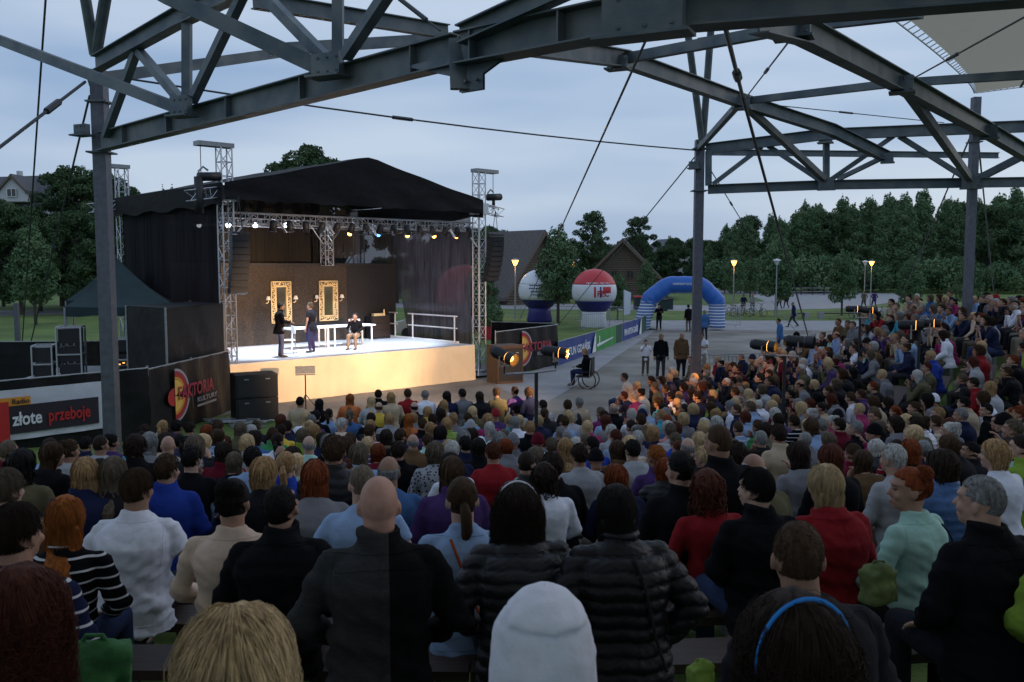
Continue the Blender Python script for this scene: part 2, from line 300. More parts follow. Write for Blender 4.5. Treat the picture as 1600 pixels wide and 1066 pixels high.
# lattice tower / truss generator
def lattice(mb, a, b, w=.3, step=.45, r=.022, rd=.011, up=(0, 0, 1), tri=False):
    a, b, d, x, z, l = mb.frame(a, b, up); n = max(1, round(l / step)); h = w / 2
    cs = [(-h, -h), (h, -h), (h, h), (-h, h)] if not tri else [(-h, -h), (h, -h), (0, h)]
    P = lambda i, k: a + d * (l * i / n) + x * cs[k][0] + z * cs[k][1]
    for k in range(len(cs)):
        mb.tube([P(0, k), P(n, k)], r, 6)
        k2 = (k + 1) % len(cs)
        for i in range(n):
            mb.tube([P(i, k), P(i + 1, k2)] if i % 2 == 0 else [P(i, k2), P(i + 1, k)], rd, 4)
            mb.tube([P(i, k), P(i, k2)], rd, 4)
    return mb
def stage():
    # deck and skirts
    st = empty('stage', S(4.6, 1), 'open air stage with white floor and pale front skirt lit orange', 'stage')
    m = MB()
    c = [S(-.3, -.6), S(9.3, -.6), S(9.3, 5.2), S(-.3, 5.2)]
    m.add([p + Vector((0, 0, z)) for z in (1.22, 1.3) for p in c], [(3, 2, 1, 0), (4, 5, 6, 7), (0, 1, 5, 4), (1, 2, 6, 5), (2, 3, 7, 6), (3, 0, 4, 7)])
    m.build('floor_deck', M['deck'], st)
    m = MB()       # front skirt with hanging folds
    n = 90
    for i in range(n):
        for j in range(6):
            def q(i, j):
                t = i / n; fold = .012 * math.sin(t * 95 + 3 * math.sin(t * 17)) * (1.2 - j / 6) + .02 * (1 - j / 6) ** 3 * math.sin(t * 40)
                return S(-.3 + 9.6 * t, -.63 - fold - .05 * (1 - j / 6), .01 + 1.27 * j / 6)
            m.quad(q(i, j), q(i + 1, j), q(i + 1, j + 1), q(i, j + 1))
    m.build('front_skirt', M['cream'], st, smooth=True)
    m = MB(); m.quad(S(9.33, -.6, .01), S(9.33, 5.2, .01), S(9.33, 5.2, 1.28), S(9.33, -.6, 1.28)); m.build('side_skirt', M['tarp'], st)
    m = MB(); m.beam(S(9.2, .2, 1.34), S(9.2, 5.1, 1.34), .12, .07); m.build('edge_board', M['whitep'], st)
    # rails on the far right side of the deck
    rl = MB()
    for b0, b1 in ((0.3, 3.3), (4.0, 5.0)):
        for z in (1.85, 2.3): rl.tube([S(9.25, b0, z), S(9.25, b1, z)], .025, 8)
        for b in (b0 + .15, b1 - .3): rl.tube([S(9.25, b, 1.3), S(9.25, b, 2.33)], .028, 8)
    rl.build('railing', M['whitep'], st)
    # backdrop wall
    bw = empty('scenery_wall', S(5, 4.6), 'brown speckled scenery wall at the back of the stage', 'scenery')
    for k in range(4):
        a0, a1 = .2 + k * 2.35, .2 + (k + 1) * 2.35 - .012
        m = MB(); m.add([S(a, b, z) for z in (1.31, 4.2) for a, b in ((a0, 4.55), (a1, 4.55), (a1, 4.63), (a0, 4.63))], [(3, 2, 1, 0), (4, 5, 6, 7), (0, 1, 5, 4), (1, 2, 6, 5), (2, 3, 7, 6), (3, 0, 4, 7)])
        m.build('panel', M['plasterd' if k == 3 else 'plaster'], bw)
    m = MB(); m.beam(S(.2, 4.5, 4.24), S(9.6, 4.5, 4.24), .1, .09); m.build('top_rail', M['black'], bw)
    # carved frames (mirrors) and wall lamps
    for px, lab in ((439, 'tall gilded mirror behind the man in the dark suit'), (513, 'tall gilded mirror behind the standing woman in the grey dress')):
        # solve along wall
        best = min((abs(at(px, 470, S(a, 4.5).y).x - S(a, 4.5).x), a) for a in np.arange(0, 9.6, .02))[1]
        mr = empty('mirror', S(best, 4.5, 1.95), lab, 'mirror')
        w, h, t = .80, 1.5, .17; z0 = 2.1
        m = MB(); m.box(S(best, 4.51, z0 + h / 2), (w - 2 * t + .04, .03, h - 2 * t + .04), SA); m.build('mirror_glass', M['mirror'], mr)
        m = MB()
        def ring(ww, hh, r, zz=0):
            p = [S(best - ww / 2, 4.46, z0 + h / 2 - hh / 2), S(best + ww / 2, 4.46, z0 + h / 2 - hh / 2), S(best + ww / 2, 4.46, z0 + h / 2 + hh / 2), S(best - ww / 2, 4.46, z0 + h / 2 + hh / 2)]
            for i in range(4): m.tube([p[i], p[(i + 1) % 4]], r, 6)
        ring(w, h, .022); ring(w - 2 * t, h - 2 * t, .03)
        rr = random.Random(int(px))
        for k in range(46):      # scrolls filling the border
            s_ = k / 46 * 2 * (w + h - 2 * t); cw, ch = (w - t) / 2, (h - t) / 2
            s4 = s_
            if s4 < 2 * cw: u, zz = -cw + s4, -ch
            elif s4 < 2 * cw + 2 * ch: u, zz = cw, -ch + s4 - 2 * cw
            elif s4 < 4 * cw + 2 * ch: u, zz = cw - (s4 - 2 * cw - 2 * ch), ch
            else: u, zz = -cw, ch - (s4 - 4 * cw - 2 * ch)
            a0 = rr.random() * 6.28; R0 = rr.uniform(.045, .07)
            pts = [S(best + u + R0 * (1 - q * .085) * math.cos(a0 + q * .75), 4.46, z0 + h / 2 + zz + R0 * (1 - q * .085) * math.sin(a0 + q * .75)) for q in range(8)]
            m.tube(pts, [.022 - .0018 * q for q in range(8)], 5)
        m.build('carved_frame', M['gold'], mr, smooth=True)
        for sgn in (-1, 1):
            sc = empty('wall_lamp', S(best + sgn * .56, 4.5, 2.9), 'small white shaded wall lamp %s %s' % ('left of' if sgn < 0 else 'right of', 'the mirror behind the man in the suit' if px < 480 else 'the mirror behind the woman in grey'), 'wall lamp', 'wall lamps beside the mirrors')
            b = S(best + sgn * .56, 4.4, 2.95)
            m = MB(); m.lathe([(.09, 0), (.05, .13)], b, 12); m.build('lamp_shade', M['whitep'], sc)
            m = MB(); m.tube([b + Vector((0, 0, -.02)), b + Vector((0, 0, -.09)), S(best + sgn * .56, 4.53, 2.84)], .012, 6); m.lathe([(.04, 0), (.04, .02)], S(best + sgn * .56, 4.52, 2.82), 10); m.build('bracket', M['gold'], sc)
    # towers
    tw = [(0, 0, 'front left'), (10.1, 0, 'front right'), (0, 7.9, 'back left'), (10.1, 7.9, 'back right')]
    labs = ['aluminium lattice tower with winch head standing behind the black speaker stack', 'aluminium lattice tower beside the brown speaker and the right line array', 'aluminium lattice tower rising behind the green tents', 'aluminium lattice tower behind the mesh side curtain']
    for (a, b, _), lb in zip(tw, labs):
        t = empty('truss_tower', S(a, b), lb, 'truss tower', 'towers carrying the stage roof')
        m = lattice(MB(), S(a, b, .25), S(a, b, 7.65), .34, .42, .024, .012, up=SU); m.build('mast', M['truss'], t)
        m = MB(); m.box(S(a, b, .12), (.9, .9, .06), SA); m.box(S(a, b, .2), (.45, .45, .1), SA)
        for sx, sy in ((1, 1), (-1, 1), (1, -1), (-1, -1)):
            m.tube([S(a + sx * .17, b + sy * .17, 1.1), S(a + sx * .75, b + sy * .75, .15)], .022, 6)
        m.build('base', M['truss'], t)
        sg = -1 if a < 5 else 1
        m = MB(); m.beam(S(a - sg * .25, b, 7.72), S(a + sg * .85, b, 7.72), .36, .13); m.build('winch_head', M['greyp'], t)
        m = MB(); m.tube([S(a + sg * .72, b, 7.66), S(a + sg * .72, b, 6.2)], .012, 6); m.build('hoist_chain', M['cable'], t)
        m = lattice(MB(), S(a + sg * .2, b, 6.35), S(a + sg * 1.15, b, 6.2), .3, .3, .02, .011)
        m.box(S(a, b, 6.3), (.5, .5, .42), SA); m.build('sleeve_block', M['truss'], t)
    for a, b, lb, rx in ((-.55, -.1, 'black chain hoist and lamp hanging beside the left front tower head', 1), (10.75, -.1, 'black lamp clamped beside the right front tower head', 0)):
        t = empty('hoist_lamp', S(a, b, 6.4), lb, 'stage lamp')
        m = MB(); d = SU if rx else SU
        m.tube([S(a - .3, b, 6.75), S(a + .35, b, 6.8)], .13, 12); m.tube([S(a - .3, b, 6.75), S(a - .3, b, 6.1), S(a - .3, b, 5.7)] if rx else [S(a, b, 6.7), S(a, b, 6.45)], .13 if rx else .06, 10); m.build('housing', M['black'], t, smooth=True)
        m = MB(); m.tube([S(a - .3, b, 6.9), S(a - .15, b, 7.05), S(a, b, 6.95)], .03, 6); m.build('bracket', M['greyp'], t)
    # roof: gable running back, cloth, valance
    rf = empty('stage_roof', S(5.05, 3.9, 6.3), 'black cloth gable roof over the stage', 'stage roof')
    m = MB(); ez, pz = 6.6, 7.72
    nA, nB = 28, 14
    def rp(i, j):
        t = i / nA; a = -.25 + 10.1 * t; b = -.45 + 8.9 * j / nB
        k = 1 - abs(t - .5) * 2
        z = ez + (pz - ez) * min(1, k * 1.04) + .012 * math.sin(j * 1.3 + i) - .03 * math.sin(k * math.pi)
        return S(a, b, z)
    for i in range(nA):
        for j in range(nB): m.quad(rp(i, j), rp(i + 1, j), rp(i + 1, j + 1), rp(i, j + 1))
    m.build('roof_cloth', M['roofcloth'], rf, smooth=True)
    m = MB()
    for i in range(nA):       # front gable cloth
        for j in range(5):
            def g(i, j):
                p = rp(i, 0); zb = 6.12 + .02 * math.sin(i * 1.1) + .02 * math.sin(i * 2.7); f = .04 * math.sin(i * .9 + j * 1.7) * (1 - j / 5)
                return Vector((p.x, p.y, 0)) - SV * (.04 + f) + Vector((0, 0, zb + (p.z - zb) * j / 5))
            m.quad(g(i, j), g(i + 1, j), g(i + 1, j + 1), g(i, j + 1))
    for sgn, a in ((0, 0), (1, nA)):
        for j in range(nB):
            p, q = rp(a, j), rp(a, j + 1); zb = 5.95
            z1, z2 = 5.95 + .07 * math.sin(j * 1.7), 5.95 + .07 * math.sin((j + 1) * 1.7)
            o = SU * (.06 if a else -.06)
            m.quad(Vector((p.x, p.y, z1)) + o, Vector((q.x, q.y, z2)) + o, q + o, p + o)
    m.build('valance', M['roofcloth'], rf, smooth=True)
    # scrims
    def scr(name, a0, b0, a1, b1, z0, z1, mt, lab, fold=.06, n=40):
        m = MB()
        for i in range(n):
            for j in range(8):
                def q(i, j):
                    t = i / n; f = fold * math.sin(t * 31 + 2 * math.sin(t * 9)) * (1 - j / 10)
                    return S(a0 + (a1 - a0) * t, b0 + (b1 - b0) * t, z0 + ((6.5 + 1.05 * (1 - abs((a0 + (a1 - a0) * t) - 4.93) / 5.1) - z0 if z1 > 6.2 else z1 - z0)) * j / 8) + (SV if abs(b1 - b0) < 1 else SU) * f
                m.quad(q(i, j), q(i + 1, j), q(i + 1, j + 1), q(i, j + 1))
        thing(m, name, mt, lab, 'curtain', smooth=True)
    scr('back_drape', .1, 5.4, 6.6, 5.4, 1.3, 6.3, M['drape'], 'dark pleated drape hanging above the brown scenery wall', .09, 70)
    scr('mesh_curtain', 6.6, 7.7, 10.1, 7.7, .2, 6.3, M['scrim'], 'black see-through mesh closing the back right corner of the stage')
    # right side mesh with a parted gap
    m = MB(); n = 30
    for i in range(n):
        for j in range(14):
            def q(i, j):
                t = i / n; z = .2 + 6.1 * j / 14; b = .3 + 7.3 * t
                if z < 3.2:      # gathered away from the gap
                    k = (3.2 - z) / 3.0
                    if t > .62: b += (7.6 - b) * .0 + k * .9 * (1 - (t - .62) / .38)
                    else: b -= k * .9 * (t / .62)
                return S(9.95 + .05 * math.sin(t * 40) * (1 - j / 16), b, z)
            if abs((i + .5) / n - .62) < .018 and j < 6: continue
            m.quad(q(i, j), q(i + 1, j), q(i + 1, j + 1), q(i, j + 1))
    thing(m, 'mesh_curtain', M['scrim'], 'black mesh side curtain parted beside the white stage railing', 'curtain', smooth=True)
    scr('side_curtain', -.1, 0.2, -.1, 7.7, 0.3, 6.1, M['scrim2'], 'heavy black side curtain between the green tents and the stage', .09)
    # lighting truss
    lt = empty('lighting_truss', S(5, .2, 5.5), 'horizontal lighting truss under the front of the stage roof', 'lighting truss')
    m = lattice(MB(), S(.2, .1, 5.62), S(9.9, .1, 5.62), .32, .4, .024, .012); m.build('front_truss', M['truss'], lt)
    m = lattice(MB(), S(.2, 4.9, 5.75), S(9.9, 4.9, 5.75), .28, .45, .02, .011); m.build('back_truss', M['truss'], lt)
    for a in (.1, 9.95):
        m = lattice(MB(), S(a, .3, 5.65), S(a, 7.6, 5.65), .26, .45, .02, .011); m.build('side_truss', M['truss'], lt)
    for a, s in ((10.0, -1), (.1, 1)): m = MB(); m.tube([S(a, 0, 4.9), S(a + s * .8, .05, 5.75)], .03, 6); m.build('brace', M['truss'], lt)
    ct = empty('hanging_truss', S(6, 4.8, 4.2), 'short vertical truss hanging from the roof above the stage', 'truss')
    m = lattice(MB(), S(6.2, 4.3, 4.2), S(6.2, 4.3, 5.9), .34, .3, .024, .012, up=SU); m.build('mast', M['truss'], ct)
    for x0, x1 in ((6.05, 5.5), (6.35, 6.9)): m = MB(); m.tube([S(x0, 4.3, 5.0), S(x1, 4.3, 5.7)], .022, 6); m.build('brace', M['truss'], ct)
    # lamps on the front truss
    for k in range(15):
        a = 1.5 + k * .57; warm = k in (5, 9, 11, 13); cool = k in (7,)
        d = Vector((rnd.uniform(-.4, .4), rnd.uniform(-.2, .6), -1)).normalized(); p = S(a, -.12, 5.42)
        t = empty('stage_lamp', p, 'black stage lamp %s from the left on the front truss%s' % (['first', 'second', 'third', 'fourth', 'fifth', 'sixth', 'seventh', 'eighth', 'ninth', 'tenth', 'eleventh', 'twelfth', 'thirteenth', 'fourteenth', 'fifteenth'][k], ', glowing orange' if warm else ', with a blue light' if cool else ''), 'stage lamp', 'lamps on the front lighting truss')
        m = MB(); m.tube([p - d * .17, p - d * .1, p + d * .18], [.06, .1, .12], 12); m.build('housing', M['black'], t, smooth=True)
        m = MB(); m.tube([p + SU * .14, p + SU * .14 + Vector((0, 0, .2)), p - SU * .14 + Vector((0, 0, .2)), p - SU * .14], .012, 4); m.build('yoke', M['greyp'], t)
        if warm or cool:
            m = MB(); m.ell(p + d * .185, (.075, .075, .075)); m.build('lens', M['lamphot'] if warm else mat('blue_lens', (.1, .3, 1), .4, emit=(.1, .35, 1), es=4), t)
        elif k % 3 == 0:
            m = MB(); m.beam(p - d * .1 + SU * .2, p - d * .1 + SU * .42 - Vector((0, 0, .3)), .1, .03); m.build('barn_door', M['truss'], t)
    for k, (px, py) in enumerate(((311, 352), (357, 352), (399, 352), (447, 352), (503, 352))):
        p = at(px, py, 30.6 + k * .9)
        t = empty('wash_lamp', p, 'bright white wash lamp, %s of five along the back truss' % ['leftmost', 'second from left', 'middle one', 'second from right', 'rightmost'][k], 'stage lamp', 'white wash lamps on the back truss')
        m = MB(); m.ell(p, (.085, .06, .085)); m.build('lens', M['ledw'], t, smooth=True)
        m = MB(); m.tube([p + SV * .05 - Vector((0, 0, .0)), p + SV * .3 + Vector((0, 0, .12))], [.12, .08], 12); m.tube([p + SV * .2, p + SV * .2 + Vector((0, 0, .5))], .015, 5); m.build('housing', M['black'], t)
stage()
# line arrays and speakers
def line_array(px, y0, y1, Y, lab, n):
    p0, p1 = at(px, y0, Y), at(px, y1, Y); t = empty('line_array', p0, lab, 'speaker', 'line arrays hanging beside the stage')
    h = (p0.z - p1.z) / n
    fac = Vector((.5, -.86, 0)); rz = math.atan2(fac.y, fac.x) + math.pi / 2
    for i in range(n):
        off = fac * (-.012 * i * i * .5)
        MXR = Matrix.Rotation(rz, 3, 'Z') @ Matrix.Rotation(-R(1.2 * i), 3, 'X')
        m = MB(); m.box(p0 + off - Vector((0, 0, h * (i + .5))), (.5, .42, h * .93), M=MXR)
        m.box(p0 + off - Vector((0, 0, h * (i + .5))) + fac * .215, (.42, .02, h * .7), M=MXR)
        m.build('cabinet', M['black'], t)
    m = MB(); m.box(p0 + Vector((0, 0, .06)), (.5, .45, .05), rz); m.tube([p0 + Vector((-.1, 0, .08)), Vector((p0.x, p0.y, 6.2))], .012, 5); m.tube([p0 + Vector((.1, 0, .08)), Vector((p0.x, p0.y, 6.2))], .012, 5); m.build('rigging', M['cable'], t)
line_array(374, 367, 460, 26.2, 'black curved line array hanging beside the left front tower', 9)
line_array(774, 370, 440, 33.0, 'black curved line array hanging beside the right front tower', 9)
def cabinet(c, d, rz, lab, mt, n=2):
    t = empty('speaker_stack', c, lab, 'speaker'); h = d[2] / n
    for i in range(n):
        m = MB(); m.box(Vector(c) + Vector((0, 0, h * (i + .5))), (d[0], d[1], h - .02), rz); m.build('cabinet', mt, t)
        rot = Matrix.Rotation(rz, 3, 'Z')
        m = MB(); m.box(Vector(c) + Vector((0, 0, h * (i + .5))) + rot @ Vector((0, -d[1] / 2 - .012, 0)), (d[0] * .9, .02, h * .84), rz); m.build('grille', mat('speaker_grille', (.022, .02, .02), .7, ns=90, na=.6), t)
        m = MB()
        for s in (-1, 1): m.box(Vector(c) + Vector((0, 0, h * (i + .5))) + rot @ Vector((s * d[0] * .25, -d[1] / 2 - .03, h * .3)), (.12, .02, .03), rz)
        m.build('handle', M['greyp'], t)
g = gnd(398, 655); cabinet((g.x, g.y, 0.0), (1.12, .8, 1.28), R(28), 'tall black bass speaker stack at the left end of the stage front', M['black'])
g = gnd(789, 598); cabinet((g.x, g.y, 0), (1.05, .8, 1.38), R(30), 'brownish bass speaker stack under the right front tower', mat('brown_cabinet', (.09, .05, .028), .7, ns=8, na=.2), 1)
# stage furniture
def table(a0, a1, b, lab):
    t = empty('table', S((a0 + a1) / 2, b, 1.3), lab, 'table')
    m = MB(); m.beam(S(a0, b, 2.04), S(a1, b, 2.04), .75, .05); m.build('table_top', M['whitep'], t)
    for a in (a0 + .12, a1 - .12):
        for s in (-.3, .3):
            m = MB(); m.beam(S(a, b + s, 1.3), S(a, b + s, 2.02), .05, .05); m.build('leg', M['whitep'], t)
    return t
def sa(px, Y=None, b=0):
    return min((abs(at(px, 540, S(a, b).y).x - S(a, b).x), a) for a in np.arange(-1, 10, .02))[1]
BT = 2.2
a1, a2, a3 = sa(445, b=BT), sa(512, b=BT), sa(578, b=BT)
table(a1, a2 - .03, BT, 'white table behind the standing pair, left of two on stage')
table(a2, a3, BT, 'white table in front of the seated woman on stage')
m = MB()
for i in range(7):
    a = a1 + .4 + (a3 - a1 - .8) * i / 6; m.box(S(a, BT + rnd.uniform(-.15, .15), 2.075), (.3, .2, .015), rnd.random() * 3)
thing(m, 'papers', M['whitep'], 'loose white papers spread over the two stage tables', 'papers', 'papers')
def chair(c, rz, lab):
    t = empty('chair', c, lab, 'chair'); rot = Matrix.Rotation(rz, 3, 'Z'); c = Vector(c)
    P = lambda x, y, z: c + rot @ Vector((x, y, z))
    m = MB(); m.box(P(0, 0, .45), (.42, .42, .03), rz); m.build('seat', M['whitep'], t)
    m = MB(); m.box(P(0, -.2, .78), (.42, .025, .25), rz); m.build('backrest', M['whitep'], t)
    for x in (-.19, .19):
        m = MB(); m.tube([P(x, .19, .44), P(x, .22, 0)], .014, 6); m.build('leg', M['greyp'], t)
        m = MB(); m.tube([P(x, -.2, .9), P(x, -.19, .44), P(x, -.24, 0)], .014, 6); m.build('leg', M['greyp'], t)
chair(S(sa(449, b=1.2), 1.2, 1.3), R(120), 'white chair beside the man in the dark suit on stage')
chair(S(sa(556, b=2.8), 2.8, 1.3), R(200), 'white chair under the seated woman at the stage table')
t = empty('side_cabinet', S(sa(591, b=4.2), 4.2, 1.3), 'dark cabinet with a small golden lamp at the back wall', 'cabinet'); p = S(sa(591, b=4.2), 4.2, 1.3)
m = MB(); m.box(p + Vector((0, 0, .45)), (.9, .4, .9), SA); m.build('body', M['black'], t)
m = MB()
for k in range(3): m.box(p + SV * -.21 + Vector((0, 0, .2 + .27 * k)), (.8, .02, .22), SA)
m.build('drawer', mat('dark_walnut', (.03, .018, .012), .4), t)
m = MB(); m.box(p + Vector((0, 0, .95)), (.5, .16, .1), SA); m.tube([p + SU * .3 + Vector((0, 0, .9)), p + SU * .3 + Vector((0, 0, 1.15))], [.05, .02], 8); m.build('ornament', M['gold'], t)
# small stand in front of the stage
g = gnd(478, 640); t = empty('floodlight_stand', g, 'low floodlight on a thin tripod in front of the stage skirt', 'floodlight')
m = MB(); m.tube([g, g + Vector((0, 0, 1.05))], .02, 6)
for k in range(3): m.tube([g + Vector((0, 0, .45)), g + Vector((.35 * math.cos(k * 2.1), .35 * math.sin(k * 2.1), 0))], .014, 6)
m.build('tripod', M['black'], t)
m = MB(); m.box(g + Vector((0, 0, 1.17)), (.56, .16, .2), R(15)); m.box(g + Vector((0, 0, 1.03)), (.56, .1, .03), R(15)); m.build('lamp_box', M['greyp'], t)
# hidden behind crowd: cable tangle
m = MB()
for k in range(7):
    g = gnd(345 + 8 * k, 662 + rnd.uniform(-6, 6)); pts = [g + Vector((rnd.uniform(-.6, .6), rnd.uniform(-.4, .4), .02 + rnd.random() * .08)) for _ in range(9)]
    m.tube(pts, .018, 5)
thing(m, 'cable_tangle', M['greyp'], 'tangle of pale cables on the ground beside the speaker stack', 'cables')
# ------------------------------------------------------------ black barriers with banners
def wall_run(p, q, h, name, lab, mt, posts=3, fold=.03):
    t = empty(name, (p + q) / 2 * 1.0, lab, 'banner fence'); n = 24; m = MB()
    d = (q - p); nn = Vector((d.y, -d.x, 0)).normalized()
    for i in range(n):
        for j in range(5):
            f = lambda i, j: p + d * (i / n) + nn * fold * math.sin(i * 1.3 + j * .8) + Vector((0, 0, h * j / 5))
            m.quad(f(i, j), f(i + 1, j), f(i + 1, j + 1), f(i, j + 1))
    m.build('cloth', mt, t, smooth=True)
    m = MB(); m.tube([p + Vector((0, 0, h)), q + Vector((0, 0, h))], .022, 6)
    m.build('top_rail', M['greyp'], t)
    for k in range(posts):
        b = p + d * k / (posts - 1) - nn * .05; m = MB(); m.tube([b, b + Vector((0, 0, h + .05))], .03, 6); m.build('post', M['greyp'], t)
    return t, d.normalized(), nn
A0, A1, A2 = Vector((-12.6, 16.6, 0)), Vector((-8.62, 21.1, 0)), Vector((-8.15, 25.7, 0))
t1, d1, n1 = wall_run(A0, A1, 1.78, 'banner_fence', 'black cloth fence carrying the white radio banner', M['tarp'], 4)
t2, d2, n2 = wall_run(A1, A2, 1.75, 'banner_fence', 'black cloth fence with the half disc logo beside the speaker stack', M['tarp'], 3)
def on(p, d, s, z, n, off): return p + d * s + n * off + Vector((0, 0, z))
def panel(p, d, n, s0, s1, z0, z1, off, mt, parent, name, nseg=1, wob=0):
    m = MB()
    for i in range(nseg):
        for j in range(max(1, nseg // 3)):
            J = max(1, nseg // 3)
            f = lambda i, j: on(p, d, s0 + (s1 - s0) * i / nseg, z0 + (z1 - z0) * j / J, n, off + wob * math.sin(i * 1.7 + j * 2.3))
            m.quad(f(i, j), f(i + 1, j), f(i + 1, j + 1), f(i, j + 1))
    return m.build(name, mt, parent, smooth=nseg > 1)
LD = (A1 - A0).length
def sx_of(px, p, d, z=1.0, mx=20):
    return min((abs(at(px, 600, (p + d * s).y).x - (p + d * s).x), s) for s in np.arange(-1, mx, .01))[1]
s_r = sx_of(160, A0, d1); s_l = sx_of(-30, A0, d1)
wb = tag(panel(A0, d1, n1, 0.2, s_r, .5, 1.58, .06, M['bannerw'], None, 'radio_banner', 18, .02), 'white radio station banner with red and yellow lettering on the black fence', 'banner')
sL = sx_of(0, A0, d1); s150 = sx_of(150, A0, d1); s45 = sx_of(42, A0, d1)
panel(A0, d1, n1, sL + .05, s150, .64, 1.24, .1, M['tdark'], wb, 'dark_strip')
panel(A0, d1, n1, sL - .5, sx_of(44, A0, d1), 1.24, 1.42, .105, M['torange'], wb, 'orange_tab')
panel(A0, d1, n1, sL - .6, sx_of(9, A0, d1), .5, 1.34, .115, M['tred'], wb, 'red_square')
text('Radio', on(A0, d1, sx_of(14, A0, d1), 1.28, n1, .125), d1, (0, 0, 1), .11, M['tdark'], wb, .02)
text('złote', on(A0, d1, sx_of(14, A0, d1), .82, n1, .125), d1, (0, 0, 1), .29, M['twhite'], wb, .03, sx=.74)
text('przeboje', on(A0, d1, sx_of(70, A0, d1), .82, n1, .125), d1, (0, 0, 1), .28, M['tred'], wb, .03, sx=.66)
def half_disc(p, d, n, s, z, r, parent, sc=1):
    def arcband(r0, r1, a0, a1, off, mt, x0=0):
        m = MB(); k = 14
        for i in range(k):
            q = lambda rr, t: on(p, d, s + x0 + rr * 1.15 * math.cos(t), z + rr * math.sin(t), n, off)
            t0, t1 = a0 + (a1 - a0) * i / k, a0 + (a1 - a0) * (i + 1) / k
            m.quad(q(r0, t0), q(r1, t0), q(r1, t1), q(r0, t1))
        return m.build('disc_band', mt, parent)
    for k, mt in enumerate((M['tyellow'], M['torange'], M['tred'], M['tpink'], M['tgrey'])):
        r1 = r * (.5 + .1 * (k + 1)); r0 = r * (.5 + .1 * k) + .008
        if k == 0: r0 = .02
        arcband(r0, r1, R(14), R(90), .09 + .001 * k, mt); arcband(r0, r1, R(-90), R(-14), .09 + .001 * k, mt)
    m = MB(); k = 14; q = lambda t, off=.095: on(p, d, s - .05 - r * .5 * math.sin(t), z - .02 + r * .33 * math.cos(t), n, off)
    m.quad(*[q(math.pi * i / k) for i in range(k + 1)]); m.build('half_dot', M['tred'], parent)
# logo on second fence, s along d2 from A1 ; fence faces camera-right: readable direction is +d2
s260, s330 = sx_of(268, A1, d2), sx_of(331, A1, d2)
half_disc(A1, d2, n2, s260, .95, .68, t2)
text('FAKTORIA', on(A1, d2, s260 + .1, .83, n2, .12), d2, (0, 0, 1), .34, M['tpink'], t2, .03, sx=(s330 - s260) / 2.5)
text('KULTURY', on(A1, d2, s260 + (s330 - s260) * .5, .62, n2, .12), d2, (0, 0, 1), .13, M['tgrey'], t2, .02, sx=(s330 - s260) * .5 / .75)
panel(A1, d2, n2, s260 + (s330 - s260) * .5, s330, .49, .55, .12, M['tgrey'], t2, 'grey_strip')
# fence right of the stage
B0, B1 = gnd(776, 590), gnd(871, 571); t3, d3, n3 = wall_run(B0, B1, 1.72, 'banner_fence', 'black cloth fence with the same half disc logo behind the orange spotlights', M['tarp'], 2)
w3 = (B1 - B0).length; half_disc(B0, d3, n3, w3 * .36, .95, .7, t3)
text('FAKTORIA', on(B0, d3, w3 * .34, .82, n3, .12), d3, (0, 0, 1), .34, M['tpink'], t3, .03, sx=w3 * .48 / 2.1)
text('KULTURY', on(B0, d3, w3 * .6, .6, n3, .12), d3, (0, 0, 1), .14, M['tgrey'], t3, .02, sx=w3 * .22 / .75)
C0 = Vector((-1.3, 37.5, 0)); wall_run(Vector((-.9, 39.0, 0)), B1 + Vector((-.1, .3, 0)), 1.75, 'banner_fence', 'plain black cloth fence running back from the right logo fence', M['tarp'], 2)
p = gnd(-260, 560); q = gnd(215, 572)
wall_run(Vector((-24, 30, 0)), Vector((-12.2, 31.0, 0)), 1.6, 'banner_fence', 'plain black cloth fence behind the flight cases at the far left', M['tarp'], 5)
# ------------------------------------------------------------ wing: platform, tarp box, tents, racks
wp = empty('side_platform', (-10.5, 25, 0), 'low grey staging platform behind the logo fence', 'platform')
pc = [(-13.6, 22.9), (-9.2, 22.2), (-8.6, 26.4), (-10.6, 28.9), (-14.3, 28.4)]
m = MB(); m.add([(x, y, z) for z in (.9, 1.0) for x, y in pc], [(4, 3, 2, 1, 0), (5, 6, 7, 8, 9)] + [(i, (i + 1) % 5, 5 + (i + 1) % 5, 5 + i) for i in range(5)]); m.build('deck', M['greyp'], wp)
for x, y in ((-13.4, 23.1), (-12.1, 22.9), (-10.8, 22.7), (-9.4, 22.5), (-14, 28)):
    m = MB(); m.beam((x, y, 0), (x, y, .9), .07, .07); m.build('leg', M['whitep'], wp)
def tarpbox(c, z0, z1, lab):
    t = empty('tarp_booth', (*c[0], z0), lab, 'booth'); n = 12
    for k in range(4):
        p, q = Vector((*c[k], 0)), Vector((*c[(k + 1) % 4], 0)); m = MB(); d = q - p; nn = Vector((d.y, -d.x, 0)).normalized()
        for i in range(n):
            for j in range(8):
                def f(i, j):
                    w = .05 * math.sin((i + j * .8) * 1.6 + k) * math.sin(math.pi * i / n)
                    return p + d * i / n + nn * w + Vector((0, 0, z0 + (z1 - z0) * j / 8))
                m.quad(f(i, j), f(i + 1, j), f(i + 1, j + 1), f(i, j + 1))
        m.build('tarp_side', M['tarp'], t, smooth=True)
    m = MB(); m.quad(*[Vector((*p, z1 + .005)) for p in c]); m.build('tarp_top', M['tarp'], t)
    for k in range(4): m = MB(); m.tube([Vector((*c[k], z0)), Vector((*c[k], z1 + .02))], .03, 6); m.build('corner_pole', M['greyp'], t)
tarpbox([(-8.75, 22.6), (-8.25, 25.6), (-9.7, 27.0), (-10.3, 23.9)], 1.0, 3.12, 'black tarpaulin booth with folds between the tents and the stage')
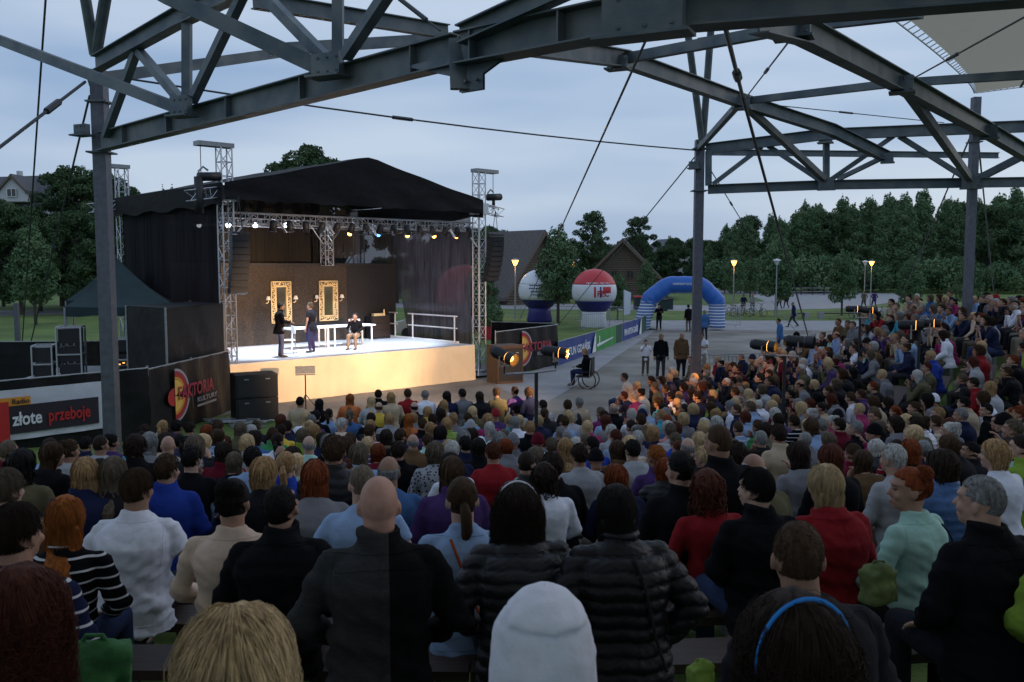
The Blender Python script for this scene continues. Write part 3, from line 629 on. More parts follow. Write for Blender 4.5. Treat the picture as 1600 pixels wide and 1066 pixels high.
def tent(c, w, rz, z0, ze, zp, lab):
    t = empty('gazebo_tent', (*c, z0), lab, 'tent', 'green pop up tents'); rot = Matrix.Rotation(rz, 3, 'Z'); c3 = Vector((*c, 0))
    cs = [c3 + rot @ Vector((sx * w / 2, sy * w / 2, ze)) for sx, sy in ((-1, -1), (1, -1), (1, 1), (-1, 1))]; pk = c3 + Vector((0, 0, zp)); n = 8; m = MB()
    for k in range(4):
        a, b = cs[k], cs[(k + 1) % 4]
        for i in range(n):
            for j in range(n):
                def f(i, j):
                    e = a.lerp(b, i / n); u = j / n; q = e.lerp(pk, u); q.z -= .1 * math.sin(math.pi * u) * (1 - u * .3) * (zp - ze); q.z -= .05 * math.sin(math.pi * i / n) * (1 - u); return q
                m.quad(f(i, j), f(i + 1, j), f(i + 1, j + 1), f(i, j + 1))
        for i in range(n):
            p, q = a.lerp(b, i / n), a.lerp(b, (i + 1) / n); dz = lambda i: .05 * math.sin(math.pi * i / n)
            m.quad(p - Vector((0, 0, .28 + .02 * math.sin(i * 2))), q - Vector((0, 0, .28 + .02 * math.sin(i * 2 + 2))), q - Vector((0, 0, dz(i + 1))), p - Vector((0, 0, dz(i))))
    m.build('canopy', M['tent'], t, smooth=False)
    for p in cs:
        m = MB(); m.tube([Vector((p.x, p.y, z0)), p - Vector((0, 0, .02))], .025, 6); m.build('leg', M['greyp'], t)
tent((-11.75, 27.0), 2.9, R(22), .0, 3.05, 4.3, 'dark green pop up tent nearest the column, in front of its twin')
tent((-13.3, 30.2), 2.9, R(22), .0, 3.1, 4.5, 'dark green pop up tent half hidden behind the first one')
def rack(c, rz, d, lab, nsh=3):
    t = empty('equipment_rack', c, lab, 'equipment rack', 'equipment racks under the tent'); rot = Matrix.Rotation(rz, 3, 'Z'); c = Vector(c); w, dd, h = d
    m = MB()
    for sx in (-1, 1):
        for sy in (-1, 1): m.beam(c + rot @ Vector((sx * w / 2, sy * dd / 2, 0)), c + rot @ Vector((sx * w / 2, sy * dd / 2, h)), .04, .04)
    for z in (0.02, h / 2, h):
        for sy in (-1, 1): m.beam(c + rot @ Vector((-w / 2, sy * dd / 2, z)), c + rot @ Vector((w / 2, sy * dd / 2, z)), .04, .04)
        for sx in (-1, 1): m.beam(c + rot @ Vector((sx * w / 2, -dd / 2, z)), c + rot @ Vector((sx * w / 2, dd / 2, z)), .04, .04)
    m.build('frame', M['truss'], t)
    for k in range(nsh):
        m = MB(); m.box(c + Vector((0, 0, h * (k + .5) / nsh)), (w * .88, dd * .85, h / nsh * .8), rz); m.build('unit', M['black'], t)
rack((-12.3, 24.9, 1.0), R(15), (.62, .6, 1.5), 'aluminium framed rack taller than the other, beside the tent leg')
rack((-12.95, 24.7, 1.0), R(15), (.5, .6, 1.0), 'low aluminium framed rack at the left edge of the platform', 2)
rack((-11.0, 25.2, 1.0), R(10), (.9, .6, 1.15), 'wide dark rack with glowing amber displays, right of the column')
m = MB()
for k in range(5): m.box((-11.2 + .12 * k, 24.87, 1.45 + .04 * (k % 2)), (.06, .01, .03), R(10))
thing(m, 'display', M['amber'], 'small amber lit displays on the rack under the tent', 'display')
t = empty('flight_case', (-13.2, 21.9, 0), 'black flight case with silver lid edges on the grass', 'flight case')
m = MB(); m.box((-13.2, 21.9, .42), (.75, .5, .8), R(10)); m.build('body', M['black'], t)
m = MB(); m.box((-13.2, 21.9, .84), (.79, .54, .05), R(10)); m.build('lid', M['truss'], t)
# ------------------------------------------------------------ canopy steelwork
cf = empty('canopy_frame', (-7.7, 17.4, 0), 'dark steel canopy frame spanning over the audience on tall square columns', 'canopy frame')
def column(px, pyt, Y, w, z1):
    p = at(px, pyt, Y); z0 = terr(p.x, p.y) - .1
    m = MB(); m.beam((p.x, p.y, z0), (p.x, p.y, z1), w, w); c = m.build('column', M['column'], cf)
    m = MB(); m.box((p.x, p.y, z0 + .12), (w * 2, w * 2, .04)); m.box((p.x, p.y, 6.35), (w * 1.7, w * 1.7, .03)); m.box((p.x, p.y, 7.55 if px > 800 else 7.3), (w * 1.6, w * 1.6, .03)); m.build('flange', M['steel'], c)
    return p
c1 = column(165, 400, 17.4, .25, 7.9); c2 = column(1092, 300, 26.2, .25, 7.8); c3 = column(1519, 300, 24.8, .2, 8.75)
def mem(name, pts, w=.14, h=.24, kind='I'):
    for i in range(len(pts) - 1):
        a, b = at(*pts[i]), at(*pts[i + 1]); m = MB()
        if kind == 'I': m.ibeam(a, b, w, h)
        elif kind == 'T': m.tube([a, b], w / 2, 10)
        else: m.beam(a, b, w, h)
        m.build(name, M['steel'], cf)
# V heads over the columns
mem('head_strut', [(148, 85, 17.3), (124, -60, 16.6)], .2, kind='T'); mem('head_strut', [(150, 85, 17.3), (176, -70, 16.4)], .22, kind='T')
mem('head_strut', [(1097, 222, 26), (1072, 30, 24.5)], .2, kind='T'); mem('head_strut', [(1098, 222, 26), (1112, 30, 25)], .2, kind='T')
# near ring beam (I section)
mem('ring_beam', [(158, 222, 17.2), (716, 78, 10.0)], .22, .34)
mem('ring_beam', [(722, 78, 9.9), (1000, 22, 8.5), (1640, -30, 7.6)], .3, .34)
# left truss above the ring beam
mem('upper_chord', [(150, 100, 17.1), (278, 28, 14.5), (400, -30, 12.8)], .2, .28)
mem('truss_post', [(292, 25, 14.3), (292, 163, 14.3)], .13, .13, 'B')
mem('diagonal', [(165, 212, 16.8), (213, 80, 15.8)], .13, .13, 'B')
mem('diagonal', [(215, 78, 15.8), (285, 160, 14.4)], .13, .13, 'B')
mem('diagonal', [(300, 158, 14.2), (385, -20, 13.0)], .13, .13, 'B')
mem('diagonal', [(405, -15, 12.8), (512, 95, 11.6)], .13, .14, 'B')
mem('truss_post', [(528, -30, 11.4), (528, 95, 11.4)], .13, .13, 'B')
mem('diagonal', [(540, 88, 11.2), (612, -20, 10.4)], .13, .13, 'B')
mem('cross_beam', [(-60, 40, 17.0), (285, 172, 14.3)], .16, .17, 'B')
mem('cross_beam', [(255, -8, 12.0), (505, 108, 11.7)], .18, .2, 'B')
mem('cross_beam', [(140, 125, 17.3), (470, 78, 22.0)], .14, .22, 'B')
mem('cross_beam', [(420, 78, 19), (700, 60, 22.0)], .14, .24, 'B')
mem('rafter', [(395, 0, 14.5), (700, 50, 17.5)], .16, .26, 'I')
# middle to right rafters
mem('rafter', [(820, 68, 12.0), (975, 92, 16.5), (1160, 158, 21), (1300, 203, 23.5), (1387, 246, 25)], .2, .3)
mem('rafter', [(1185, 28, 9.8), (1255, 48, 11.5), (1410, 130, 15.8), (1545, 205, 20.5), (1640, 262, 23.2)], .22, .32)
mem('cross_beam', [(720, 55, 9.8), (930, -40, 8.6)], .16, .2, 'I')
mem('cross_beam', [(975, 92, 16.5), (1255, 40, 13.5), (1440, 18, 12.0)], .14, .17, 'B')
mem('cross_beam', [(1165, 158, 21), (1400, 130, 18), (1640, 115, 16)], .13, .15, 'B')
mem('upper_chord', [(1103, 233, 26.2), (1290, 210, 25.2), (1640, 196, 24.2)], .2, .3)
mem('upper_chord', [(1110, 238, 30.5), (1560, 243, 32)], .16, .2)
mem('lower_chord', [(1106, 296, 26.2), (1290, 289, 25.5), (1640, 284, 24.4)], .2, .26)
mem('truss_post', [(1107, 236, 26.1), (1107, 290, 26.1)], .16, .16, 'B')
mem('truss_post', [(1291, 215, 25.4), (1291, 285, 25.4)], .15, .15, 'B')
mem('diagonal', [(1114, 288, 26), (1190, 230, 25.8)], .12, .13, 'B')
mem('diagonal', [(1200, 228, 25.8), (1283, 283, 25.4)], .12, .13, 'B')
mem('diagonal', [(1298, 281, 25.4), (1396, 213, 25)], .12, .13, 'B')
mem('diagonal', [(1405, 213, 25), (1505, 276, 24.8)], .12, .13, 'B')
mem('diagonal', [(1528, 278, 24.8), (1610, 236, 24.2)], .14, .15, 'B')
mem('diagonal', [(1092, 232, 26.1), (1155, 162, 21.2)], .13, .14, 'B')
mem('diagonal', [(1168, 168, 21.2), (1290, 282, 25.3)], .14, .16, 'B')
mem('diagonal', [(1415, 138, 16), (1516, 280, 24.6)], .15, .18, 'B')
mem('diagonal', [(1310, 280, 27), (1380, 246, 25.3)], .1, .12, 'B')
mem('diagonal', [(1540, 276, 25.3), (1640, 225, 24)], .1, .12, 'B')
# bracket and bolt plates
m = MB(); a = at(719, 62, 9.95); b = at(722, 140, 9.8); rzz = R(-38)
m.beam(a, b, .25, .05)
for s in (-1, 1): pass
bb = at(722, 92, 9.95); dirs = (at(1000, 22, 8.5) - at(722, 78, 9.9)).normalized()
c_ = at(724, 138, 9.85)
m.add([bb - dirs * .9 + Vector((0, 0, .04)), bb + dirs * .9 + Vector((0, 0, .06)), c_ + dirs * .28 + Vector((0, 0, .12)), c_ + dirs * .28 + Vector((0, 0, -.04)), c_ - dirs * .06 + Vector((0, 0, -.04)), c_ - dirs * .06 + Vector((0, 0, .12))], [(0, 1, 2, 3, 4, 5)])
m.add([p + Vector((.02, .05, 0)) for p in [bb - dirs * .9 + Vector((0, 0, .04)), bb + dirs * .9 + Vector((0, 0, .06)), c_ + dirs * .28 + Vector((0, 0, .12)), c_ + dirs * .28 + Vector((0, 0, -.04)), c_ - dirs * .06 + Vector((0, 0, -.04)), c_ - dirs * .06 + Vector((0, 0, .12))]], [(5, 4, 3, 2, 1, 0)])
br = m.build('bracket_plate', M['steel'], cf)
m = MB()
for dx, dz in ((.05, .06), (.2, .06)):
    p = c_ + dirs * dx + Vector((0, -.02, dz)); m.tube([p, p + Vector((-.02, -.03, 0))], .018, 6)
m.build('bolt', M['column'], br)
for px, py, Y, w, h in ((283, 166, 14.1, .35, .3), (512, 102, 11.4, .42, .28), (1005, 20, 8.3, .75, .42), (1240, 40, 11.3, .4, .3), (965, 98, 16.2, .35, .22), (1160, 160, 20.8, .35, .3), (1410, 132, 15.6, .35, .28), (1290, 212, 25.2, .35, .4), (1517, 283, 24.5, .45, .4), (1291, 288, 25.2, .4, .3), (1387, 247, 24.8, .3, .25), (1545, 206, 20.3, .35, .3), (128, 203, 17.0, .3, .2), (1085, 258, 26.0, .3, .2)):
    m = MB(); p = at(px, py, Y); m.box(p, (w, .12, h), R(-25)); m.box(p + Vector((0, 0, -h / 2)), (w * 1.2, .3, .03), R(-25)); [m.tube([p + Vector((sx_ * w * .3, sx_ * -w * .14 - .05, sz_ * h * .3)), p + Vector((sx_ * w * .3, sx_ * -w * .14 - .085, sz_ * h * .3))], .017, 6) for sx_ in (-1, 0, 1) for sz_ in (-1, 1)]; m.build('gusset_plate', M['steel'], cf)
# stiffeners on the ring beam
for t in (.12, .3, .5, .7, .93):
    p = at(158, 222, 17.2).lerp(at(716, 78, 10.0), t); m = MB(); m.box(p, (.2, .02, .3), R(40)); m.build('stiffener', M['steel'], cf)
for t in (.1, .62):
    p = at(722, 78, 9.9).lerp(at(1000, 22, 8.5), t); m = MB(); m.box(p, (.28, .02, .3), R(50)); m.build('stiffener', M['steel'], cf)
# cables and stays
def cable(pts, r, lab, sag=0):
    P = [at(*p) for p in pts]; Q = []
    for i in range(len(P) - 1):
        for k in range(8):
            t = k / 8; q = P[i].lerp(P[i + 1], t); q.z -= sag * 4 * t * (1 - t); Q.append(q)
    Q.append(P[-1]); m = MB(); m.tube(Q, r, 6); n = len(Q); q = Q[n // 3]; dd = (Q[n // 3 + 1] - q).normalized(); m.tube([q - dd * .25, q + dd * .25], r * 2.2, 6)
    thing(m, 'stay_cable', M['cable'], lab, 'stay cable', 'stay cables of the canopy')
G = lambda px, py: (px, py, gnd(px, py).y)
cable([(74, -40, 17.5), G(32, 575)], .022, 'stay cable dropping from the top left corner to the far grass')
cable([(140, 150, 17.4), G(38, 578)], .022, 'stay cable slanting down left of the left column')
cable([(133, 128, 17.2), (-20, 245, 14)], .028, 'thick stay rod going left from the left column')
cable([(205, 124, 17.0), (1088, 235, 26.0)], .02, 'long cable stretched across the sky above the stage', .12)
cable([(1016, 48, 9.5), G(812, 500)], .016, 'thin stay cable crossing the sky down to the right of the stage')
cable([(1090, 240, 26), G(872, 508)], .02, 'stay cable from the middle column down behind the round tree')
cable([(1132, 38, 10), (1160, 150, 15), G(1268, 545)], .03, 'thick stay rod descending right of the middle column')
cable([(1235, 62, 11.5), (1163, 156, 20.6)], .014, 'short thin cable under the right rafters')
cable([(1520, 205, 24.8), G(1392, 500)], .026, 'stay rod leaning left below the right column head')
cable([(1528, 215, 24.8), G(1556, 492)], .026, 'stay rod just right of the right column')
cable([(1108, 262, 26.3), (1180, 380, 40)], .018, 'thin cable going down right from the middle column')
cable([(1215, 165, 21.5), (1475, 192, 25)], .012, 'thin cable hanging between the right rafters')
cable([(1432, 120, 14.5), (1640, 5, 9)], .012, 'thin cable rising to the top right over the fabric')
cable([(620, -5, 10.2), (688, 48, 9.8)], .012, 'short cable above the middle bracket')
cable([(1090, 60, 24), (1190, 45, 22)], .012, 'short cable beside the middle column head')
cable([(1205, 470, 60), G(1290, 575)], .02, 'low stay rod anchored on the plaza')
t = empty('anchor_block', gnd(30, 578), 'small steel anchor plate for the stays on the far left grass', 'anchor')
g = gnd(30, 578); m = MB(); m.box(g + Vector((0, 0, .08)), (1.2, .7, .16)); m.build('footing', M['path'], t)
m = MB(); m.beam(g + Vector((0, 0, .1)), g + Vector((0, 0, 2.7)), .16, .16); m.build('post', M['column'], t)
# fabric membrane: visible corner at the right column, plus an unseen sheet added overhead to shade near rows
def membrane(g, lab, lace=None):
    t = empty('fabric_membrane', g[0][0], lab, 'membrane'); n = 16; m = MB()
    A, B, C_, D = g
    def f(u, v):
        e0 = A[0].lerp(A[1], u) + Vector((0, 0, A[2] * 4 * u * (1 - u))) + B[2] * (4 * u * (1 - u))
        e1 = C_[0].lerp(C_[1], u) + D[2] * (4 * u * (1 - u))
        return e0.lerp(e1, v)
    for i in range(n):
        for j in range(n): m.quad(f(i / n, j / n), f((i + 1) / n, j / n), f((i + 1) / n, (j + 1) / n), f(i / n, (j + 1) / n))
    m.build('fabric', M['membrane'], t, smooth=True); return t, f
P0 = at(1526, 145, 24.6); P1 = at(1395, 10, 12.5); P2 = at(1760, 110, 19); P3 = Vector((11, 9, 11.0))
t, f = membrane([(P0, P1, 0), (0, 0, Vector((.55, .5, .0))), (P2, P3), (0, 0, Vector((0, 0, .3)))], 'pale canopy fabric with laced edge at the top right')
m = MB()
for k in range(40):
    u = k / 40; p = f(u, 0); q = f(u + .008, .0) + (f(u, 0) - f(u, .035)); m.tube([p, p + (p - f(u, .05)).normalized() * .13], .012, 4)
pts = [f(k / 30, 0) + (f(k / 30, 0) - f(k / 30, .05)).normalized() * .13 for k in range(31)]; m.tube(pts, .014, 5)
pts = [f(0, k / 20) + (f(0, k / 20) - f(.04, k / 20)).normalized() * .13 for k in range(21)]; m.tube(pts, .014, 5)
for k in range(20): p = f(0, k / 20); m.tube([p, p + (p - f(.05, k / 20)).normalized() * .13], .012, 4)
m.build('edge_lacing', M['twhite'], t)
m = MB()
for k in (.35, .72): m.tube([f(i / 20, k) - Vector((0, 0, .02)) for i in range(21)], .03, 5)
m.build('seam', M['column'], t)
t2_, _ = membrane([(Vector((-16, 4.5, 9.6)), Vector((16, 4.5, 9.6)), 0), (0, 0, Vector((0, 0, .8))), (Vector((-16, -16, 9)), Vector((16, -16, 9))), (0, 0, Vector((0, 0, 2)))], 'canopy fabric stretched over the nearest rows and the camera')  # out of view, added to darken the nearest audience
# ------------------------------------------------------------ inflatables
BP = [(.0, .0), (.28, .0), (.3, .02), (.27, .12), (.29, .24)]
def balloon(px, pyb, wpx, hpx, lab, cols, name='advertising_balloon'):
    g = gnd(px, pyb); sc = g.y / F; r = wpx * sc / 2; H = hpx * sc; t = empty(name, g, lab, 'advertising balloon', 'round inflatable advertising balloons')
    ctop, cmid, clow, cbase = cols; zc = H - r; b = r * .42
    def prof(z):   # radius at height for the envelope
        if z >= zc - r * .3: return math.sqrt(max(0, r * r - (z - zc) ** 2))
        z1 = zc - r * .3; r1 = math.sqrt(r * r - (r * .3) ** 2); k = (z - z0) / (z1 - z0); return b * 1.25 + (r1 - b * 1.25) * (k ** .8)
    z0 = H * .27
    segs = [(z0, zc - r * .42, clow), (zc - r * .42, zc + r * .3, cmid), (zc + r * .3, H, ctop)]
    for a, c, mt in segs:
        m = MB(); m.lathe([(prof(a + (c - a) * i / 12), a + (c - a) * i / 12) for i in range(13)], g, 32); m.build('envelope_band', mt, t, smooth=True)
    m = MB(); m.lathe([(b * 1.35, 0), (b * 1.45, H * .03), (b * 1.25, H * .2), (b * 1.3, z0 + .02)], g, 28); m.build('base_skirt', cbase, t, smooth=True)
    return t, g, r, H, zc
def on_ball(g, r, zc, s, ang0, z, h, mt, parent, n=(0, -1)):
    # wrap text by letters round the sphere
    step = h * .62
    rad = math.sqrt(max(.01, r * r - z * z)) + .012; L0 = len(s) * step; 
    for i, c in enumerate(s):
        if c == ' ': continue
        a = ang0 + (i * step - L0 / 2) / rad
        x = Vector((math.cos(a), math.sin(a), 0)); nrm = Vector((math.sin(a), -math.cos(a), 0)); up = Vector((0, 0, 1)) * math.cos(z / r) - nrm * (z / r)
        text(c, g + nrm * rad + Vector((0, 0, zc + z)), x, up, h, mt, parent, .02)
t, g, r, H, zc = balloon(843, 503, 66, 82, 'white balloon with dark blue lower half left of the round tree', (M['balwhite'], M['balwhite'], M['balblue'], M['balblue']))
for k, (s, z) in enumerate((('TWOJE MIASTO', .35), ('MOJA ENERGIA', .12), ('KULTURA', -.12), ('WWW.MIASTO.PL', -.34))):
    pass
for z in (.36, .14, -.1, -.32):
    w = .34 + .1 * (z > 0)
    m = MB(); rad = math.sqrt(r * r - z * z) + .01
    for i in range(8):
        a0, a1 = -w + 2 * w * i / 8 - .1, -w + 2 * w * (i + .72) / 8 - .1
        q = lambda a, dz: g + Vector((rad * math.sin(a), -rad * math.cos(a), zc + z + dz)); m.quad(q(a0, 0), q(a1, 0), q(a1, .1), q(a0, .1))
    m.build('text_row', M['tnavy'], t)
t, g, r, H, zc = balloon(928, 512, 70, 92, 'red, white and navy balloon right of the round tree', (M['balred'], M['balwhite'], M['balblue'], M['balwhite']))
on_ball(g, r, zc, 'PEC', .28, -.32, .4, M['balred'], t)
on_ball(g, r, zc, 'TWOJA ENERGIA, TWOJE CIEPLO', .1, .52, .1, M['balwhite'], t)
for a0, w, mt, h0 in ((-.1, .09, M['balred'], .72), (.16, .07, M['balblue'], .72), (.3, .42, M['balred'], .42)):
    m = MB()
    for i in range(5):
        for j in range(5):
            def q(i, j):
                a = a0 + w * i / 5; z = .32 - h0 * j / 5; rad = math.sqrt(r * r - z * z) + .01; return g + Vector((rad * math.sin(a), -rad * math.cos(a), zc + z))
            m.quad(q(i, j), q(i, j + 1), q(i + 1, j + 1), q(i + 1, j))
    m.build('printed_mark', mt, t)
balloon(725, 516, 88, 102, 'big red balloon seen dimly through the mesh curtain', (M['balred'], M['balred'], M['balred'], M['tdark']))
# arch
ar = empty('inflatable_arch', gnd(1060, 515), 'blue inflatable arch with printed lower legs over the walkway', 'arch')
gl, gr = gnd(992, 516), gnd(1113, 516); Y = gl.y
def apt(px, py, dy=0): p = at(px, py, Y); p.y += dy; return p
pts = [apt(1001, 509), apt(1016, 466), apt(1044, 445), apt(1095, 445), apt(1120, 470), apt(1120, 509)]
def fat(ps, mt, name, r=.52):
    q = []
    for i in range(len(ps) - 1):
        for k in range(10): q.append(ps[i].lerp(ps[i + 1], k / 10))
    q.append(ps[-1]); 
    for _ in range(3): q = [q[0]] + [(q[i - 1] + q[i] * 2 + q[i + 1]) / 4 for i in range(1, len(q) - 1)] + [q[-1]]
    m = MB(); m.tube(q, [r * (1 + .025 * math.sin(i * 1.57)) for i in range(len(q))], 20); return m.build(name, mt, ar, smooth=True)
P_ = [pts[0] + Vector((0, 0, -.15)), pts[1]]; fat(P_, M['archs'], 'printed_leg', .53); fat([pts[4], pts[5] + Vector((0, 0, -.15))], M['archs'], 'printed_leg', .53)
fat([pts[0].lerp(pts[1], .82), pts[1], pts[2], pts[3], pts[4], pts[4].lerp(pts[5], .14)], M['arch'], 'arch_tube', .55)
text('NAPEDZAMY KULTURE', pts[2] + Vector((.2, -.6, .0)), (1, 0, 0), (0, 0, 1), .14, M['twhite'], ar, .02, sx=.7)
# row of advertising banners along the walkway
bf = empty('walkway_banners', gnd(940, 540), 'row of blue and green advertising banners along the walkway', 'banner fence')
W0, W1, W2, W3, W4 = [gnd(x, y) for x, y in ((872, 572), (930, 551), (972, 534), (1001, 523), (1016, 511))]
def ban(p, q, mt, words=None, h=1.0, tm=None):
    d = q - p; w = d.length; d.normalize(); n = Vector((d.y, -d.x, 0)); m = MB()
    for i in range(10):
        f = lambda i, z: p + (q - p) * i / 10 + n * .03 * math.sin(i * 1.9) + Vector((0, 0, z)); m.quad(f(i, .02), f(i + 1, .02), f(i + 1, h), f(i, h))
    o = m.build('banner_panel', mt, bf)
    if words: text(words, p + d * w * .06 + n * .06 + Vector((0, 0, .3)), d, (0, 0, 1), .36, tm or M['twhite'], bf, .03, sx=w * .8 / (len(words) * .36 * .92))
    m = MB(); m.tube([p + Vector((0, 0, h + .03)), q + Vector((0, 0, h + .03))], .02, 5); m.tube([p, p + Vector((0, 0, h + .03))], .02, 5); m.build('rail', M['greyp'], bf)
    return d, n, w
ban(W0, W1, M['tblue'], 'NEPTUN GDAŃSK')
ban(W1, W1.lerp(W2, .72), M['tgreen'])
d = (W2 - W1).normalized(); n = Vector((d.y, -d.x, 0)); w = (W2 - W1).length
m = MB(); m.quad(*[W1 + d * a + n * .05 + Vector((0, 0, z)) for a, z in ((.2, .25), (w * .6, .42), (w * .6, .48), (.2, .4))]); m.build('printed_line', M['twhite'], bf)
text('8', W1 + d * .5 + n * .07 + Vector((0, 0, .42)), d, (0, 0, 1), .36, M['twhite'], bf, .03)
ban(W1.lerp(W2, .73), W2, M['tdgreen']); ban(W2, W3, M['tblue'], 'PIWA NEPTUN GDAŃSK'); ban(W3 + Vector((.1, .3, 0)), W4, M['tdgreen'])
for P, Q in ((W0, W1), (W2, W3)):      # white sail at the end of each blue banner
    d = (Q - P).normalized(); n = Vector((d.y, -d.x, 0)); m = MB(); m.quad(*[Q - d * .02 + n * .06 + d * a + Vector((0, 0, z)) for a, z in ((-.75, .05), (-.05, .05), (-.05, .98), (-.3, .8))]); m.build('white_sail', M['twhite'], bf)
# ------------------------------------------------------------ log houses and other buildings
def gable_house(c, w, l, hw, hp, rz, lab, wallm, roofm, over=.7, wins=(), chim=False, name='log_house', logs=True):
    t = empty(name, c, lab, 'house'); rot = Matrix.Rotation(rz, 3, 'Z'); c = Vector(c); P = lambda x, y, z: c + rot @ Vector((x, y, z))
    m = MB()
    if logs:
        n = int(hp / .28)
        for i in range(n):
            z = .14 + i * .28; hw_ = w / 2 if z < hw else w / 2 * (hp - z) / (hp - hw)
            if hw_ > .3:
                m.tube([P(-hw_, -l / 2, z), P(hw_, -l / 2, z)], .15, 6)
            if z < hw:
                for s in (-1, 1): m.tube([P(s * w / 2, -l / 2, z), P(s * w / 2, l / 2, z)], .15, 6)
    m.add([P(-w / 2, -l / 2, 0), P(w / 2, -l / 2, 0), P(w / 2, -l / 2, hw), P(0, -l / 2, hp), P(-w / 2, -l / 2, hw), P(-w / 2, l / 2, 0), P(w / 2, l / 2, 0), P(w / 2, l / 2, hw), P(0, l / 2, hp), P(-w / 2, l / 2, hw)], [(0, 1, 2, 3, 4), (9, 8, 7, 6, 5), (0, 5, 6, 1), (1, 6, 7, 2), (0, 4, 9, 5)])
    m.build('wall', wallm, t)
    k = (hp - hw) / (w / 2); m = MB(); th = .35
    for s in (-1, 1):
        xe = s * (w / 2 + over); ze = hw - over * k; ns = 12
        for i in range(ns):
            y0, y1 = -l / 2 - over + (l + 2 * over) * i / ns, -l / 2 - over + (l + 2 * over) * (i + 1) / ns
            j = lambda i: .06 * math.sin(i * 2.2)
            m.quad(P(xe, y0, ze + j(i)), P(xe, y1, ze + j(i + 1)), P(0, y1, hp + th + .1), P(0, y0, hp + th + .1)); m.quad(P(xe, y0, ze - th), P(0, y0, hp), P(0, y1, hp), P(xe, y1, ze - th)); m.quad(P(xe, y0, ze + j(i)), P(xe, y0, ze - th), P(xe, y1, ze - th), P(xe, y1, ze + j(i + 1)))
        for y in (-l / 2 - over, l / 2 + over): m.quad(P(xe, y, ze - th), P(xe, y, ze), P(0, y, hp + th + .1), P(0, y, hp))
    r = m.build('roof', roofm, t)
    for s in (-1, 1):
        m = MB(); m.beam(P(s * (w / 2 + over), -l / 2 - over - .06, hw - over * k - .1), P(0, -l / 2 - over - .06, hp + .12), .08, .3); m.build('verge_board', M['log'], r)
    for x, z, ww, hh in wins:
        m = MB(); m.box(P(x, -l / 2 - .16, z), (ww, .1, hh), rz); f = m.build('window', M['glass'], t)
        m = MB()
        for dx in (-ww / 2, 0, ww / 2): m.box(P(x + dx, -l / 2 - .22, z), (.07, .07, hh + .1), rz)
        m.box(P(x, -l / 2 - .22, z + hh / 2), (ww + .1, .07, .07), rz); m.box(P(x, -l / 2 - .22, z - hh / 2), (ww + .1, .07, .07), rz); m.build('frame', M['whitep'] if not logs else M['log'], f)
    if chim: m = MB(); m.box(P(.8, .5, hp + .6), (.6, .6, 1.4), rz); m.build('chimney', M['house'], r)
    return t
gable_house(gnd(975, 466), 10.8, 11, 1.9, 7.1, R(-9), 'log house with steep thatched gable behind the arch', M['log'], M['thatch'], .9, ((-1.0, 3.1, .8, .9), (.9, 3.1, .8, .9), (0, 1.0, 1.3, 1.9)))
g = gnd(772, 472); gable_house((g.x, g.y, 0), 9.5, 15, 2.0, 7.6, R(42), 'long thatched log house behind the white balloon', M['log'], M['thatch'], 1.0, ((0.9, 3.0, .9, .8), (-1.5, 1.2, 1.1, 1.4)))
gable_house(Vector((-73.5, 135, 6.4)), 9, 20, 6.5, 10.6, R(75), 'pale house with grey roof and dormers above the left trees', M['house'], M['slate'], .5, ((0, 5, 1.4, 1.4),), True, 'house', False)
for i, (dx, z) in enumerate(((-5, 0), (3.2, 0))):
    gable_house(Vector((-73.5 + dx, 129.5, 13.2)), 3.6, 4, 1.8, 3.4, R(-2), '%s pale dormer gable on the roof above the left trees' % ('left' if i == 0 else 'right'), M['house'], M['slate'], .3, ((0, 1.2, 1.3, 1.1),), False, 'dormer', False)
for i, (px, w, h) in enumerate(((1043, 9, 10.5), (1072, 7, 9.5))):
    p = at(px, 400, 230); gable_house((p.x, 230, 0), w, 10, h - 2.5, h, R(20), '%s far pale house between the log house and the woods' % ('left' if i == 0 else 'right'), M['house'], M['slate'], .4, ((-1.5, 6, 1.2, 1.4), (1.5, 6, 1.2, 1.4)), True, 'house', False)
# parked van seen through the parted mesh
g = Vector((-4.6, 52, 0)); t = empty('parked_van', g, 'silver van parked behind the stage, seen through the parted mesh', 'van')
m = MB(); n = 0
prof = [(-2.2, .35), (-2.25, .9), (-1.6, 1.05), (-.9, 1.75), (2.1, 1.8), (2.25, .9), (2.2, .35)]
m.add([g + Vector((x, y, z)) for y in (-.9, .9) for x, z in prof], [tuple(range(7)), tuple(range(13, 6, -1))] + [(i, i + 7, (i + 1) % 7 + 7, (i + 1) % 7) for i in range(7)]); m.build('body', M['carp'], t)
m = MB(); m.quad(*[g + Vector((x, -.91, z)) for x, z in ((-1.4, 1.1), (1.9, 1.1), (1.9, 1.6), (-.9, 1.6))]); m.quad(*[g + Vector((x, y, z)) for x, y, z in ((-1.58, -.8, 1.12), (-1.58, .8, 1.12), (-.98, .75, 1.7), (-.98, -.75, 1.7))]); m.build('window', M['glass'], t)
for x in (-1.4, 1.4):
    for y in (-.85, .85): m = MB(); m.tube([g + Vector((x, y - .1, .33)), g + Vector((x, y + .1, .33))], .33, 16); m.build('wheel', M['rubber'], t)
